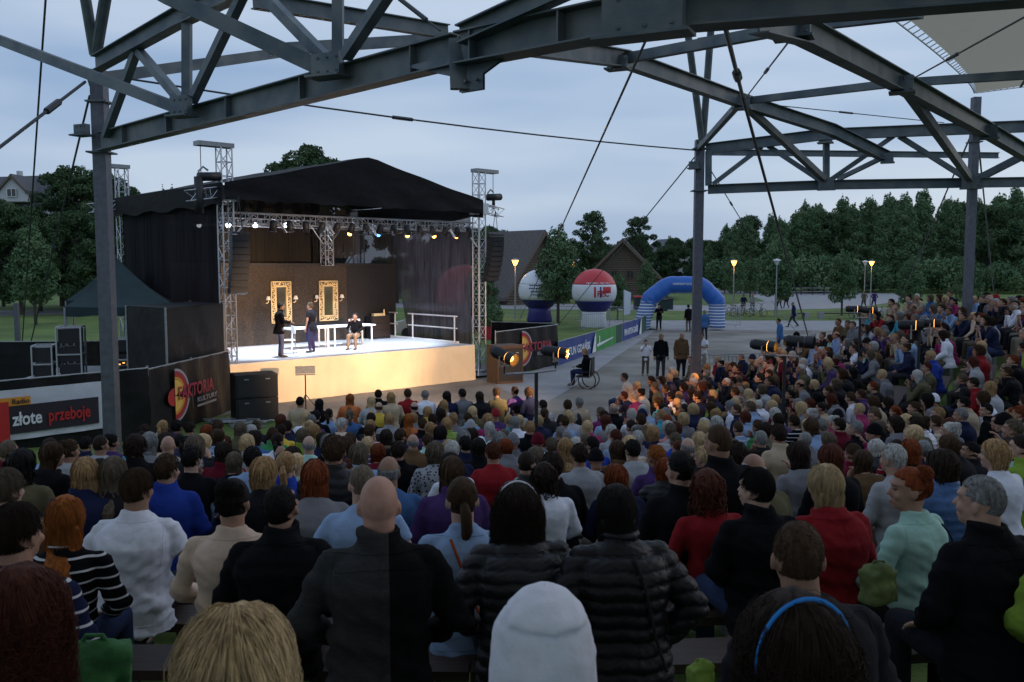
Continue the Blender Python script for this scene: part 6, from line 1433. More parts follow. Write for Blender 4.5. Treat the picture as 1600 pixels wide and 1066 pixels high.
near = [
 (1236, 1035, 190, 'X', 'd', 'h', 'n', 0, 'lap', 1.0, .1, {}),
 (370, 1062, 238, 'W', 'y', 'j', 'k', 0, 'lap', 1.0, .05, {}),
 (34, 975, 165, 'X', 'a', 'l', 'k', 0, 'lap', 1.0, .05, {}),
 (846, 1010, 165, 'H', 'w', 'h', 'w', 0, 'lap', .9, .05, {'sc': .8}),
 (592, 790, 77, 'N', 'k', 'j', 'c', 0, 'wide', 1.08, .1, {'skin': (.46, .25, .19), 'topmat': 'twotone'}),
 (1246, 872, 78, 'C', 'b', 'h', 'c', .3, 'lap', 1.05, .15, {}),
 (28, 835, 78, 'S', 'd', 'z', 'n', .35, 'lap', 1.1, .1, {}),
 (215, 765, 62, 'S', 'b', 't', 'w', .25, 'wide', 1.2, .05, {}),
 (365, 785, 62, 'U', 'k', 'l', 'h', .2, 'lap', 1.02, .05, {}),
 (103, 812, 56, 'L', 'o', 'z', 'k', -.1, 'lap', .95, .05, {}),
 (440, 792, 46, 'C', 'k', 'j', 'k', .3, 'lap', 1.1, .2, {'pitch': -.5}),
 (566, 757, 50, 'C', 'm', 't', 'i', -.1, 'wide', 1.1, .08, {}),
 (722, 782, 50, 'P', 'b', 'l', 'i', .05, 'lap', .92, .1, {}),
 (808, 800, 74, 'X', 'd', 'p', 'c', .1, 'wide', 1.06, .12, {}),
 (962, 800, 74, 'L', 'k', 'p', 'k', .1, 'hips', 1.08, .1, {}),
 (1062, 735, 54, 'P', 'k', 'c', 'k', -.25, 'lap', 1.1, .08, {}),
 (1104, 765, 46, 'X', 'a', 'l', 'r', .1, 'lap', .95, .08, {}),
 (1180, 765, 47, 'S', 'k', 'j', 'k', -.5, 'lap', 1.08, .08, {}),
 (1288, 760, 48, 'B', 'y', 'h', 'r', -.1, 'lap', 1.15, .08, {}),
 (1418, 765, 48, 'U', 'r', 'l', 't', -.9, 'lap', 1.0, .02, {'tw': .35}),
 (1530, 785, 82, 'C', 's', 'j', 'k', -.5, 'wide', 1.25, .1, {}),
 (1668, 805, 62, 'U', 'k', 'j', 'l', -.4, 'lap', 1.0, .08, {}),
 (1394, 718, 42, 'S', 'w', 'l', 's', -.2, 'lap', 1.12, .1, {}),
 (1470, 732, 46, 'W', 'd', 'v', 'e', -.2, 'lap', 1.0, .1, {}),
 (1552, 712, 42, 'W', 'g', 'l', 'w', -.5, 'lap', 1.0, .08, {}),
 (1594, 700, 38, 'P', 'd', 'j', 'l', -.4, 'lap', 1.0, .08, {}),
 (1296, 718, 42, 'B', 'a', 'j', 'k', -.2, 'lap', 1.05, .08, {}),
 (1246, 712, 36, 'B', 'd', 'h', 'g', .0, 'lap', .95, .08, {}),
 (1215, 680, 33, 'S', 'd', 'j', 'x', .2, 'wide', 1.15, .08, {}),
 (1176, 735, 42, 'F', 'w', 'j', 'o', .0, 'lap', 1.1, .08, {}),
 (1121, 692, 37, 'C', 'b', 'j', 'k', -.3, 'lap', 1.1, .05, {}),
 (770, 708, 33, 'S', 'a', 't', 'r', .1, 'wide', 1.15, .05, {}),
 (905, 712, 33, 'S', 'd', 't', 's', .1, 'wide', 1.1, .05, {}),
 (492, 748, 44, 'B', 'r', 'l', 'g', 0, 'lap', 1.2, .08, {}),
 (608, 738, 40, 'F', 's', 'l', 'e', .2, 'lap', 1.1, .08, {}),
 (560, 712, 36, 'W', 'm', 'j', 'i', -.1, 'lap', 1, .08, {}),
 (522, 706, 38, 'S', 'b', 'v', 'k', .1, 'lap', 1.1, .08, {}),
 (412, 740, 36, 'W', 'g', 'l', 'c', .1, 'lap', 1, .08, {}),
 (447, 728, 27, 'P', 'g', 'j', 'u', .1, 'lap', 1, .08, {}),
 (262, 735, 38, 'S', 'b', 'j', 'u', .35, 'lap', 1.12, .12, {}),
 (300, 718, 34, 'S', 'k', 't', 'k', .2, 'wide', 1.1, .08, {}),
 (133, 742, 38, 'B', 'g', 'j', 'n', -.3, 'lap', 1.05, .1, {}),
 (178, 740, 40, 'L', 'm', 'l', 'c', .0, 'lap', .95, .05, {}),
 (35, 728, 46, 'X', 'k', 'j', 'o', .1, 'lap', 1, .05, {}),
 (12, 765, 48, 'S', 'm', 'j', 'b', .1, 'lap', 1, .05, {}),
 (158, 696, 30, 'C', 'd', 'h', 's', .2, 'wide', 1.1, .05, {}),
 (110, 705, 31, 'U', 'b', 'h', 's', .2, 'lap', 1, .05, {}),
 (79, 702, 26, 'C', 'd', 't', 'i', -.1, 'lap', 1, .05, {}),
 (14, 706, 24, 'C', 'm', 'j', 'd', .1, 'lap', 1, .05, {}),
 (222, 690, 28, 'B', 'k', 'l', 'q', .2, 'lap', 1, .05, {}),
 (226, 676, 26, 'S', 'd', 'j', 'd', .2, 'lap', 1, .05, {}),
 (263, 697, 23, 'N', 'w', 't', 'g', -.1, 'lap', 1.1, .05, {}),
 (176, 692, 18, 'U', 'k', 'l', 'v', .3, 'lap', 1, .05, {}),
 (135, 695, 18, 'S', 'k', 'j', 'n', .0, 'lap', 1, .05, {}),
 (350, 708, 32, 'L', 'd', 'j', 'd', .1, 'lap', 1.0, .05, {}),
 (318, 694, 26, 'B', 'y', 'j', 'n', .35, 'lap', 1.0, .05, {}),
 (323, 676, 20, 'L', 'r', 'l', 'w', .0, 'lap', 1.0, .05, {}),
 (341, 668, 17, 'S', 'b', 't', 'i', .0, 'lap', 1.0, .05, {}),
 (297, 670, 17, 'S', 'd', 't', 'n', .0, 'lap', 1.0, .05, {}),
 (277, 668, 17, 'S', 'k', 'j', 'v', .0, 'lap', 1.0, .05, {}),
 (255, 668, 17, 'P', 'g', 'j', 's', .0, 'lap', 1.0, .05, {}),
 (376, 672, 18, 'B', 'm', 'j', 'o', .1, 'lap', 1.0, .05, {}),
 (392, 676, 17, 'W', 'w', 'j', 'g', .2, 'lap', 1.0, .05, {}),
 (386, 694, 23, 'B', 'y', 'j', 's', .1, 'lap', 1.0, .05, {}),
 (395, 718, 25, 'S', 'k', 'h', 'i', .0, 'lap', 1.0, .05, {}),
 (434, 690, 22, 'P', 'd', 'l', 'w', .1, 'lap', 1.0, .05, {}),
 (427, 680, 16, 'S', 'b', 'j', 'f', .1, 'lap', 1.0, .05, {}),
 (458, 716, 24, 'B', 'd', 'l', 'm', .2, 'lap', 1.0, .05, {}),
 (483, 696, 21, 'F', 's', 'l', 't', .1, 'lap', 1.1, .05, {}),
 (472, 682, 17, 'L', 'm', 'j', 'l', .1, 'lap', 1.0, .05, {}),
 (491, 676, 18, 'Q', 'g', 'j', 'l', .1, 'lap', 1.0, .05, {}),
 (440, 674, 15, 'S', 'd', 'l', 'y', .1, 'lap', 1.0, .05, {}),
 (439, 658, 14, 'L', 'a', 'j', 'n', .0, 'lap', 1.0, .05, {}),
 (469, 629, 13, 'S', 'k', 'l', 'x', .0, 'lap', 1.0, .05, {}),
 (479, 653, 14, 'L', 'y', 't', 'w', .1, 'lap', 1.0, .05, {}),
 (494, 651, 13, 'S', 'k', 'j', 'k', .0, 'lap', 1.0, .05, {}),
 (499, 632, 12, 'L', 'k', 'j', 'k', .0, 'lap', 1.0, .05, {}),
 (514, 648, 14, 'P', 'd', 't', 'i', .1, 'lap', 1.0, .05, {}),
 (547, 624, 14, 'L', 'o', 'l', 'a', .0, 'lap', 1.0, .05, {}),
 (547, 650, 15, 'P', 'm', 'l', 'e', .0, 'lap', 1.0, .05, {}),
 (580, 628, 13, 'L', 'y', 'l', 's', .0, 'lap', 1.0, .05, {}),
 (591, 617, 12, 'S', 'k', 'j', 'k', .0, 'lap', 1.0, .05, {}),
 (611, 622, 13, 'B', 'g', 'l', 'x', .0, 'lap', 1.0, .05, {}),
 (592, 637, 14, 'F', 'b', 't', 'y', .0, 'lap', 1.0, .05, {}),
 (608, 656, 15, 'B', 'g', 'j', 's', .0, 'lap', 1.0, .05, {}),
 (580, 655, 16, 'S', 'd', 'j', 'k', .1, 'lap', 1.0, .05, {}),
 (637, 616, 12, 'S', 'b', 'l', 'r', .0, 'lap', 1.0, .05, {}),
 (664, 618, 12, 'S', 's', 'l', 'w', .0, 'lap', 1.0, .05, {}),
 (647, 637, 14, 'F', 'k', 'j', 'c', .0, 'lap', 1.1, .05, {}),
 (668, 645, 14, 'B', 'g', 'j', 'y', .0, 'lap', 1.0, .05, {}),
 (638, 657, 15, 'L', 'o', 't', 'a', .1, 'lap', 1.0, .05, {}),
 (676, 657, 14, 'S', 'd', 'j', 'a', .1, 'lap', 1.0, .05, {}),
 (660, 664, 16, 'S', 'b', 'j', 'k', .0, 'lap', 1.0, .05, {}),
 (698, 620, 13, 'B', 'k', 'l', 'n', .0, 'lap', 1.0, .05, {}),
 (722, 616, 12, 'S', 'd', 't', 'g', .0, 'lap', 1.0, .05, {}),
 (749, 620, 14, 'L', 'd', 'j', 'c', .0, 'lap', 1.0, .05, {}),
 (775, 614, 12, 'S', 'b', 'l', 'o', .0, 'lap', 1.0, .05, {}),
 (804, 612, 13, 'S', 'd', 't', 'v', .0, 'lap', 1.0, .05, {}),
 (826, 614, 13, 'Q', 'b', 'j', 'n', .0, 'lap', 1.0, .05, {}),
 (848, 634, 13, 'S', 'd', 'z', 's', .1, 'lap', 1.0, .05, {}),
 (693, 634, 14, 'L', 'g', 't', 's', .0, 'lap', 1.0, .05, {}),
 (738, 644, 16, 'L', 'y', 'j', 'o', .0, 'lap', 1.0, .05, {}),
 (762, 657, 16, 'W', 'g', 'l', 'p', .0, 'lap', 1.0, .05, {}),
 (795, 658, 15, 'P', 'g', 'l', 'q', .1, 'lap', 1.0, .05, {}),
 (698, 664, 16, 'B', 'g', 'v', 'l', .0, 'lap', 1.0, .05, {}),
 (708, 655, 15, 'S', 'g', 'l', 'g', .0, 'lap', 1.0, .05, {}),
 (735, 668, 15, 'K', 's', 'l', 'w', .0, 'lap', 1.0, .05, {}),
 (645, 692, 24, 'F', 's', 'j', 'b', -.2, 'lap', 1.1, .05, {}),
 (622, 706, 29, 'S', 'd', 'j', 'k', .2, 'lap', 1.1, .05, {}),
 (679, 708, 30, 'W', 'm', 'l', 's', -.1, 'lap', 1.0, .05, {'topmat': 'pattern'}),
 (706, 740, 38, 'L', 'b', 'j', 'v', .15, 'lap', 1.05, .1, {}),
 (706, 705, 25, 'S', 'w', 'h', 'n', .0, 'lap', 1.1, .05, {}),
 (727, 696, 21, 'S', 'k', 'j', 'n', .0, 'lap', 1.0, .05, {}),
 (747, 700, 20, 'L', 'k', 'j', 'k', .0, 'lap', 1.0, .05, {}),
 (780, 690, 20, 'W', 's', 'l', 'd', .1, 'lap', 1.0, .05, {}),
 (801, 692, 20, 'K', 'g', 'j', 'g', .0, 'lap', 1.0, .05, {}),
 (840, 692, 22, 'K', 'd', 't', 'w', .0, 'lap', 1.0, .05, {}),
 (836, 718, 25, 'L', 'm', 'l', 's', .0, 'lap', 1.0, .05, {}),
 (862, 730, 32, 'S', 'd', 'j', 'k', -.2, 'lap', 1.1, .08, {}),
 (850, 748, 36, 'X', 'd', 'l', 'w', .1, 'lap', 1.0, .08, {}),
 (883, 700, 20, 'L', 'g', 'l', 'b', .0, 'lap', 1.0, .05, {}),
 (915, 690, 20, 'C', 'm', 'j', 'r', .1, 'lap', 1.0, .05, {}),
 (881, 660, 16, 'S', 'b', 'l', 'i', .0, 'lap', 1.0, .05, {}),
 (888, 652, 15, 'W', 'y', 'l', 's', .1, 'lap', 1.0, .05, {}),
 (905, 630, 14, 'S', 's', 'l', 'x', .3, 'lap', 1.0, .05, {}),
 (944, 652, 16, 'S', 'd', 'l', 'i', .1, 'lap', 1.1, .05, {}),
 (938, 646, 15, 'S', 'm', 'j', 'm', -.1, 'lap', 1.0, .05, {}),
 (958, 640, 15, 'S', 's', 'j', 'k', .1, 'lap', 1.0, .05, {}),
 (962, 750, 33, 'W', 'r', 'j', 'n', .0, 'lap', 1.0, .05, {}),
 (964, 705, 27, 'L', 'b', 'j', 'b', .0, 'lap', 1.0, .05, {}),
 (988, 704, 23, 'S', 'k', 'h', 's', .1, 'lap', 1.05, .05, {}),
 (1024, 715, 28, 'S', 'o', 'j', 'v', -.3, 'lap', 1.0, .1, {}),
 (962, 684, 19, 'S', 'a', 'l', 'i', .1, 'lap', 1.05, .05, {}),
 (954, 675, 17, 'S', 'w', 'l', 's', .0, 'lap', 1.0, .05, {}),
 (986, 668, 17, 'S', 'd', 'l', 'g', .0, 'lap', 1.0, .05, {}),
 (1003, 650, 15, 'K', 'n', 'j', 'x', .0, 'lap', 1.0, .05, {}),
 (1033, 650, 14, 'S', 'g', 'j', 'q', .1, 'lap', 1.0, .05, {}),
 (1056, 672, 18, 'S', 'a', 'h', 'i', .0, 'lap', 1.0, .05, {}),
 (1043, 670, 16, 'Q', 'w', 'l', 'z', .0, 'lap', 1.0, .05, {}),
 (1020, 678, 17, 'W', 'g', 'l', 'n', .0, 'lap', 1.0, .05, {}),
 (1067, 656, 15, 'Q', 'y', 'l', 'g', .1, 'lap', 1.0, .05, {}),
 (1100, 664, 15, 'Q', 'w', 'j', 's', .0, 'lap', 1.0, .05, {}),
 (1119, 662, 16, 'Q', 'w', 'j', 'n', .0, 'lap', 1.0, .05, {}),
 (1096, 672, 17, 'S', 'k', 'j', 'q', .1, 'lap', 1.0, .05, {}),
 (1092, 690, 19, 'B', 'y', 'l', 'e', .1, 'lap', 1.0, .05, {}),
 (1074, 700, 21, 'F', 's', 'j', 'o', .1, 'lap', 1.0, .05, {}),
 (1153, 670, 17, 'C', 'b', 'z', 'i', .3, 'wide', 1.0, .05, {}),
 (1184, 668, 17, 'S', 'b', 'j', 'f', .2, 'lap', 1.0, .05, {}),
 (1210, 648, 18, 'Q', 'w', 'j', 'g', .2, 'lap', 1.0, .05, {}),
 (1240, 660, 17, 'S', 'd', 'z', 'k', .3, 'lap', 1.0, .1, {}),
 (1265, 632, 14, 'S', 'a', 'j', 'v', .3, 'lap', 1.0, .1, {}),
 (1262, 668, 18, 'Q', 'y', 'j', 'b', .0, 'lap', 1.0, .05, {}),
 (1283, 666, 20, 'S', 's', 'j', 'g', .5, 'lap', 1.0, .05, {}),
 (1310, 666, 19, 'S', 'd', 'j', 'd', -.1, 'lap', 1.0, .05, {}),
 (1336, 670, 20, 'S', 's', 'j', 'k', -.3, 'lap', 1.1, .05, {}),
 (1367, 652, 17, 'C', 'b', 'j', 'k', -.6, 'lap', 1.0, .05, {}),
 (1398, 664, 20, 'W', 'd', 'h', 'g', -.4, 'lap', 1.0, .05, {}),
 (1437, 664, 20, 'U', 'b', 'v', 'w', -.5, 'lap', 1.0, .05, {}),
 (1482, 668, 21, 'B', 'a', 'h', 'g', -.4, 'lap', 1.0, .05, {}),
 (1465, 648, 16, 'S', 'g', 'l', 'v', -.4, 'lap', 1.0, .05, {}),
 (1500, 650, 18, 'S', 's', 'j', 'n', -.3, 'lap', 1.0, .1, {}),
 (1540, 642, 16, 'S', 'k', 'j', 'k', -.7, 'lap', 1.0, .1, {}),
 (1560, 660, 18, 'C', 'b', 'j', 'k', -.9, 'lap', 1.0, .1, {}),
 (1328, 622, 14, 'S', 'b', 'l', 'w', .4, 'lap', 1.0, .1, {}),
 (1425, 617, 13, 'Q', 'y', 'l', 'a', .2, 'lap', 1.0, .05, {}),
 (1546, 607, 15, 'L', 'g', 'l', 's', .2, 'lap', 1.0, .1, {}),
 (1520, 600, 14, 'S', 'd', 'j', 'r', .2, 'lap', 1.0, .1, {}),
 (1110, 628, 13, 'S', 'b', 'h', 'l', .1, 'lap', 1.0, .12, {}),
 (1155, 612, 13, 'S', 's', 'l', 'g', .4, 'lap', 1.0, .1, {}),
 (1148, 613, 13, 'S', 'b', 'j', 's', .3, 'lap', 1.0, .1, {}),
 (1048, 620, 13, 'S', 'k', 't', 'w', .2, 'lap', 1.0, .15, {}),
 (990, 620, 13, 'S', 's', 'l', 'm', .3, 'lap', 1.0, .15, {}),
 (1028, 630, 13, 'S', 'd', 'l', 'q', .2, 'lap', 1.0, .15, {}),
 (1050, 580, 11, 'S', 'w', 'l', 'x', .2, 'lap', 1.0, .05, {}),
 (975, 590, 11, 'S', 'b', 'l', 'h', .0, 'lap', 1.1, .1, {}),
 (1104, 575, 11, 'L', 'g', 'z', 'x', .3, 'lap', 1.0, .05, {}),
 (1340, 516, 9.3, 'L', 'd', 'j', 'g', .3, 'lap', 1.0, .05, {}),
 (1333, 545, 10.5, 'C', 'b', 't', 'w', .3, 'fold', 1.1, .05, {}),
 (1598, 545, 13, 'S', 'd', 'l', 'l', .3, 'lap', 1.0, .1, {}),
]
for r in near:
    k = dict(r[11]); 
    if 'topmat' in k: k['topmat'] = M[k['topmat']]
    seated(*r[:7], yaw=r[7], arms=r[8], g=r[9], lean=r[10], **k)
# ---- filler along the curved rows
def screen(p):
    c = camo.matrix_world.inverted() if False else None
    y = p.y * math.cos(PITCH) - (p.z - CAMZ) * math.sin(PITCH); z = p.y * math.sin(PITCH) + (p.z - CAMZ) * math.cos(PITCH)
    return CX + F * p.x / y, CY - F * z / y, y
fr_ = random.Random(21)
HS = 'SSSSSCCBBBLLLPUUQWFWKS'; HCW = 'kkddddbbbbmmsswgyyraW'.replace('W', 'w'); TSW = 'tllljjjjhhpvz'; TCW = 'kkkkccccnnnnuiiqtoobbxxwwgggssrddpvvehgkcn'
cand = []
kr = 0; r = 6.06
while r < 27:
    a = -150.0
    while a < 12:
        th = R(a); x = -1 + r * math.cos(th) + fr_.uniform(-.06, .06); y = 27 + r * math.sin(th) + fr_.uniform(-.06, .06); a += math.degrees(.53 / r) * fr_.uniform(.92, 1.15)
        if y < 4.4: continue
        if r > (17.0 if a > -42 else 40): continue
        sx_, sy_, d_ = screen(Vector((x, y, terr(x, y) + 1.2)))
        if sx_ < -40 or sx_ > 1640: continue
        if abs(a + 30) < 2.8 and r > 7.6: continue                 # grass aisle
        if abs(a + 66) < 2.2 and 8.5 < r < 15: continue
        if x < -.33 * y - .2 - (0 if y > 12 else 1.5): continue
        if y > 14 and x < -.6 and (27 - y) < 8.6 + .6 * (-.6 - x): continue
        if a > -88 and a < -52 and r < 8.3: continue
        if r < 6.8 and not -42 < a < 6: continue
        if a > -8 and r < 6.5 or a > 3 and r > 15.8: continue
        if fr_.random() < .06: continue
        cand.append((x, y, r, a))
    r += .84 if r < 12 else .9; kr += 1
occ = list(OCC)
cols = [c for c in cand if min(((c[0] - ox) ** 2 + (c[1] - oy) ** 2 for ox, oy in occ)) > (.46 if c[1] > 8 else .68) ** 2 and (c[1] > 7.9 or not any(q['D'] > c[1] + .2 and abs(q['px'] - screen(Vector((c[0], c[1], terr(c[0], c[1]) + 1.2)))[0]) < 130 / c[1] + 224 / q['D'] * .6 and q['py'] > screen(Vector((c[0], c[1], terr(c[0], c[1]) + 1.38)))[1] - 10 for q in PEOPLE))]
RES = 276 - len(PEOPLE)
def prom(c): return c[1]
cols.sort(key=prom); near_f, far_f = cols[:max(0, RES)], cols[max(0, RES):]
print('hand', len(PEOPLE), 'filler', len(near_f), 'crowd', len(far_f))
used = set((i['hs'], i['hc'], i['ts'], i['tc']) for i in PEOPLE)
def pick():
    for _ in range(200):
        q = (fr_.choice(HS), fr_.choice(HCW), fr_.choice(TSW), fr_.choice(TCW))
        if q[0] == 'K': q = ('K', fr_.choice('kngrsw'), q[2], q[3])
        if q not in used: used.add(q); return q
    return q
FOCR = Vector((-3.5, 24.5, 0))
POSES = [key(.06, 0, 0, 'lap'), key(.14, .3, 0, 'lap'), key(.1, -.3, 0, 'fold'), key(.25, .1, -.15, 'chin'), key(.05, .2, 0, 'wide', 1.12), key(.12, -.15, 0, 'lap', .94), key(.02, .55, .05, 'fold', 1.0), key(.3, -.1, .1, 'lap', 1.06), key(.1, -.55, -.1, 'raise', 1.0), key(-.02, 0, .12, 'wide', 1.04), key(.16, .15, -.35, 'lap', .97)]
for x, y, r, a in near_f:
    q = pick()
    if y < 7.9: q = (q[0] if q[0] not in 'K' else 'S', fr_.choice('kdkdbm'), q[2], fr_.choice('kcnkcgo'))
    ky = fr_.choice(POSES); f = face_to(x, y, FOCR if a > -60 else FOC) + fr_.gauss(0, .2); s = fr_.uniform(.88, 1.05)
    i = person(x, y, terr(x, y) + fr_.uniform(-.04, .03), f, ky, q[0], q[1], q[2], q[3], 1, s); i['px'], i['py'], i['D'] = screen(Vector((x, y, terr(x, y) + 1.2)))
# ---- standing and special people
def stander(px, pyhead, Y, base, arms, hs, hc, ts, tc, face, label, sc=1.0, g=1.0, z=None, yaw=0, pc=None, lod=1):
    ky = key(.03, yaw, 0, arms, g, base); p = at(px, pyhead, Y); z = terr(p.x, p.y) if z is None else z
    i = person(p.x, p.y, z, face, ky, hs, hc, ts, tc, lod, sc, pc=pc); i['px'], i['py'], i['D'] = px, pyhead, Y; i['o']['label'] = label; return i
stander(1033, 525, 33, 'stand', 'down', 'S', 'g', 'j', 'k', math.pi, 'standing woman in open black jacket over a white top on the gravel', .98)
stander(1065, 523, 33, 'stand', 'down', 'F', 's', 'j', 'b', math.pi + .2, 'stout standing man in brown jacket over blue shirt near the column', 1.02, 1.3)
stander(1097, 521, 33, 'stand', 'fold', 'S', 'b', 't', 'w', math.pi - .6, 'standing bearded man in white T-shirt with folded arms by the column', 1.02, 1.05)
stander(1009, 537, 34, 'stand', 'raise', 'S', 'b', 't', 'w', math.pi, 'boy in white T-shirt standing left of the two standing adults', .8)
stander(1030, 478, 58, 'stand', 'fold', 'S', 'k', 'l', 'k', math.pi - .3, 'person all in black standing at the end of the banners under the arch', 1.0)
stander(1076, 481, 57, 'stand', 'down', 'S', 'k', 'l', 'k', .3, 'person in black standing just left of the middle column under the arch', 1.0)
stander(1101, 492, 50, 'stand', 'down', 'S', 's', 'j', 'e', 0, 'person in blue seen from behind at the right leg of the arch', 1.0)
stander(1218, 500, 42, 'stand', 'down', 'S', 'b', 'h', 'e', 1.3, 'standing man in blue hooded jacket behind the front right seats', 1.0, 1.08)
stander(1240, 467, 61, 'walk', 'down', 'C', 'm', 'j', 'n', 1.2, 'man in dark clothes striding across the pale path', 1.0)
stander(1437, 464, 75, 'walk', 'down', 'C', 'b', 't', 'k', math.pi - .4, 'man in black walking on the right lawn beyond the column', 1.0)
stander(1350, 466, 88, 'walk', 'hips', 'S', 'g', 'l', 'o', 0.1, 'left one of the walking couple holding hands on the far path', 1.0)
stander(1366, 465, 88, 'walk', 'hips', 'S', 'd', 'l', 'v', 0.1, 'right one of the walking couple holding hands on the far path', 1.0)
stander(1162, 463, 78, 'stand', 'lap', 'S', 'k', 'l', 'n', math.pi, 'cyclist in navy standing among the bicycles, left of the pair', 1.0)
stander(1176, 463, 78, 'stand', 'lap', 'S', 'g', 'l', 's', math.pi, 'cyclist in pale grey standing among the bicycles, right of the pair', 1.0)
stander(1218, 464, 86, 'walk', 'down', 'S', 'b', 't', 'o', .2, 'person walking on the path just behind the unlit lamp', .95)
stander(1229, 459, 88, 'walk', 'down', 'S', 'k', 'j', 'k', .2, 'person in black walking beside another behind the lamp', .95)
stander(1247, 512, 29, 'sit', 'lap', 'K', 'k', 'j', 'k', 1.4, 'seated man in black flat cap and jacket behind the large dark spotlight', 1.0, 1.1, .75)
stander(1222, 548, 24.5, 'stand', 'down', 'S', 'b', 'l', 'd', 1.2, 'dark red clad person standing beside the spotlight pole', .9)
stander(1200, 549, 25.5, 'stand', 'down', 'B', 'd', 'c', 'r', 1.2, 'person in long red coat standing under the left large spotlight', .9)
# actors
def on_stage(px, pyfeet, hs, hc, ts, tc, base, arms, face, label, sc=1, pc=None, yaw=0):
    g = gnd(px, pyfeet, 1.3); i = person(g.x, g.y, 1.3, face, key(.02, yaw, 0, arms, 1.0, base), hs, hc, ts, tc, 1, sc, pc=pc); i['px'], i['py'], i['D'] = px, pyfeet - 75, g.y; i['o']['label'] = label; return i
on_stage(439, 558, 'S', 'k', 'j', 'k', 'stand', 'front', -1.15, 'actor in dark suit jacket standing at the left of the stage', 1.0, (.1, .1, .16))
w = on_stage(487, 551, 'U', 'm', 't', 'c', 'stand', 'down', 1.2, 'actress in dark dress standing between the two gilded mirrors', .97, (.06, .05, .12))
def skirt_on(i, z0, z1, r0, r1, colr):
    o = i['o']; m = MB(); n = 26
    for k in range(n):
        for j in range(5):
            def q(k, j): t = j / 5; rr = r1 + (r0 - r1) * t + .012 * math.sin(k * 2.4) * (1 - t); a = 2 * math.pi * k / n; return (rr * math.cos(a), rr * .75 * math.sin(a), z0 + (z1 - z0) * t)
            m.quad(q(k, j), q(k + 1, j), q(k + 1, j + 1), q(k, j + 1))
    me = m.mesh('skirt', M['cloth'], True); c = bpy.data.objects.new('skirt', me); COL.objects.link(c); c.parent = o; c.color = (*colr, 1)
skirt_on(w, .42, .98, .19, .24, (.03, .03, .07))
i = on_stage(556, 545, 'U', 'k', 'l', 'k', 'sit', 'raise', math.pi - .15, 'actress in black top seated behind the stage table raising one hand', .97, (.3, .2, .13))
# wheelchair user
wx = at(915, 560, 30.5); i = person(wx.x, wx.y, .08, 1.25, key(.0, 0, 0, 'front'), 'S', 'g', 'j', 'k', 1, 1.0, pc=(.02, .03, .08)); i['px'], i['py'], i['D'] = 915, 560, 30.5; i['o']['label'] = 'person in dark jacket sitting in a wheelchair at the front edge of the seats'
t = empty('wheelchair', (wx.x, wx.y, 0), 'black wheelchair under the person at the front edge of the seats', 'wheelchair'); rot = Matrix.Rotation(1.25, 3, 'Z'); Pw = lambda x, y, z: Vector((wx.x, wx.y, 0)) + rot @ Vector((x, y, z))
m = MB(); m.box(Pw(0, .05, .42), (.46, .46, .06), 1.25); m.build('seat', M['black'], t); m = MB(); m.box(Pw(0, -.24, .78), (.46, .05, .6), 1.25); m.build('backrest', M['black'], t)
for s in (-.28, .28):
    m = MB(); m.tube([Pw(s, -.12 + .3 * math.cos(a * math.pi / 9), .3 + .3 * math.sin(a * math.pi / 9)) for a in range(18)], .02, 5, closed=True); m.build('wheel', M['rubber'], t)
    m = MB(); m.tube([Pw(s, -.24, 1.0), Pw(s, -.2, .4), Pw(s, .3, .4), Pw(s, .45, .12)], .016, 5); m.build('side_frame', M['greyp'], t)
# ---- accessories of the nearest people
def by(px, py): return min(PEOPLE, key=lambda i: abs(i['px'] - px) + abs(i['py'] - py))
def headband(i, col, name='headband', tilt=.0, back=0):
    m = MB(); pts = [hshape(Vector((math.cos(a), back, math.sin(a))).normalized()) + Vector((math.cos(a) * .026, -.01, math.sin(a) * .03)) for a in [R(-5 + 190 * k / 18) for k in range(19)]]; m.tube(pts, .0045, 6)
    me = m.mesh(name, M['cloth'], True); o = bpy.data.objects.new(name, me); COL.objects.link(o); o.parent = i['o']; o.matrix_basis = i['J']['HM']; o.color = (*col, 1); return o
headband(by(808, 800), (.75, .75, .85)); headband(by(1236, 1015), (.04, .25, .7), back=-.35)
def strap(i, col, x0=-.1, x1=.12):
    J = i['J']; m = MB(); T = J['T']; g = J['g']
    def bk(t):
        x = x0 + (x1 - x0) * t; z = .5 - .5 * t; d = np.interp(z, [0, .12, .24, .36, .45, .5], [.19, .155, .165, .185, .168, .125]); return T(x, -d * (1 + (g - 1) * .9) - .012, z)
    pts = [bk(k / 14) for k in range(15)]; m.tube(pts, .009, 6, el=.5); me = m.mesh('bag_strap', M['cloth'], True); o = bpy.data.objects.new('bag_strap', me); COL.objects.link(o); o.parent = i['o']; o.color = (*col, 1)
strap(by(1418, 765), (.01, .01, .012), .05, .17); strap(by(722, 782), (.3, .06, .02), -.08, .1); strap(by(962, 800), (.02, .02, .02), .02, .14)
# front row lit orange get nothing special: the lamp lights them. Printed letters on two backs
def back_text(i, s, h, x, z, col, rotz=0):
    J = i['J']; o = text(s, (0, 0, 0), (1, 0, 0), (0, 0, 1), h, M[col], None, .03, 'printed_letters'); me = o.data; bpy.data.objects.remove(o)
    c = bpy.data.objects.new('printed_letters', me); COL.objects.link(c); p = J['T'](x, -.185 * J['g'], z); c.parent = i['o']; c.matrix_basis = Matrix.Translation(p) @ Matrix.Rotation(math.pi / 2 - J['lean'], 4, 'X') @ Matrix.Rotation(rotz, 4, 'Z')
back_text(by(158, 696), '8', .12, .02, .2, 'tnavy'); back_text(by(300, 718), 'IMAGE', .05, -.1, .28, 'twhite', R(80))
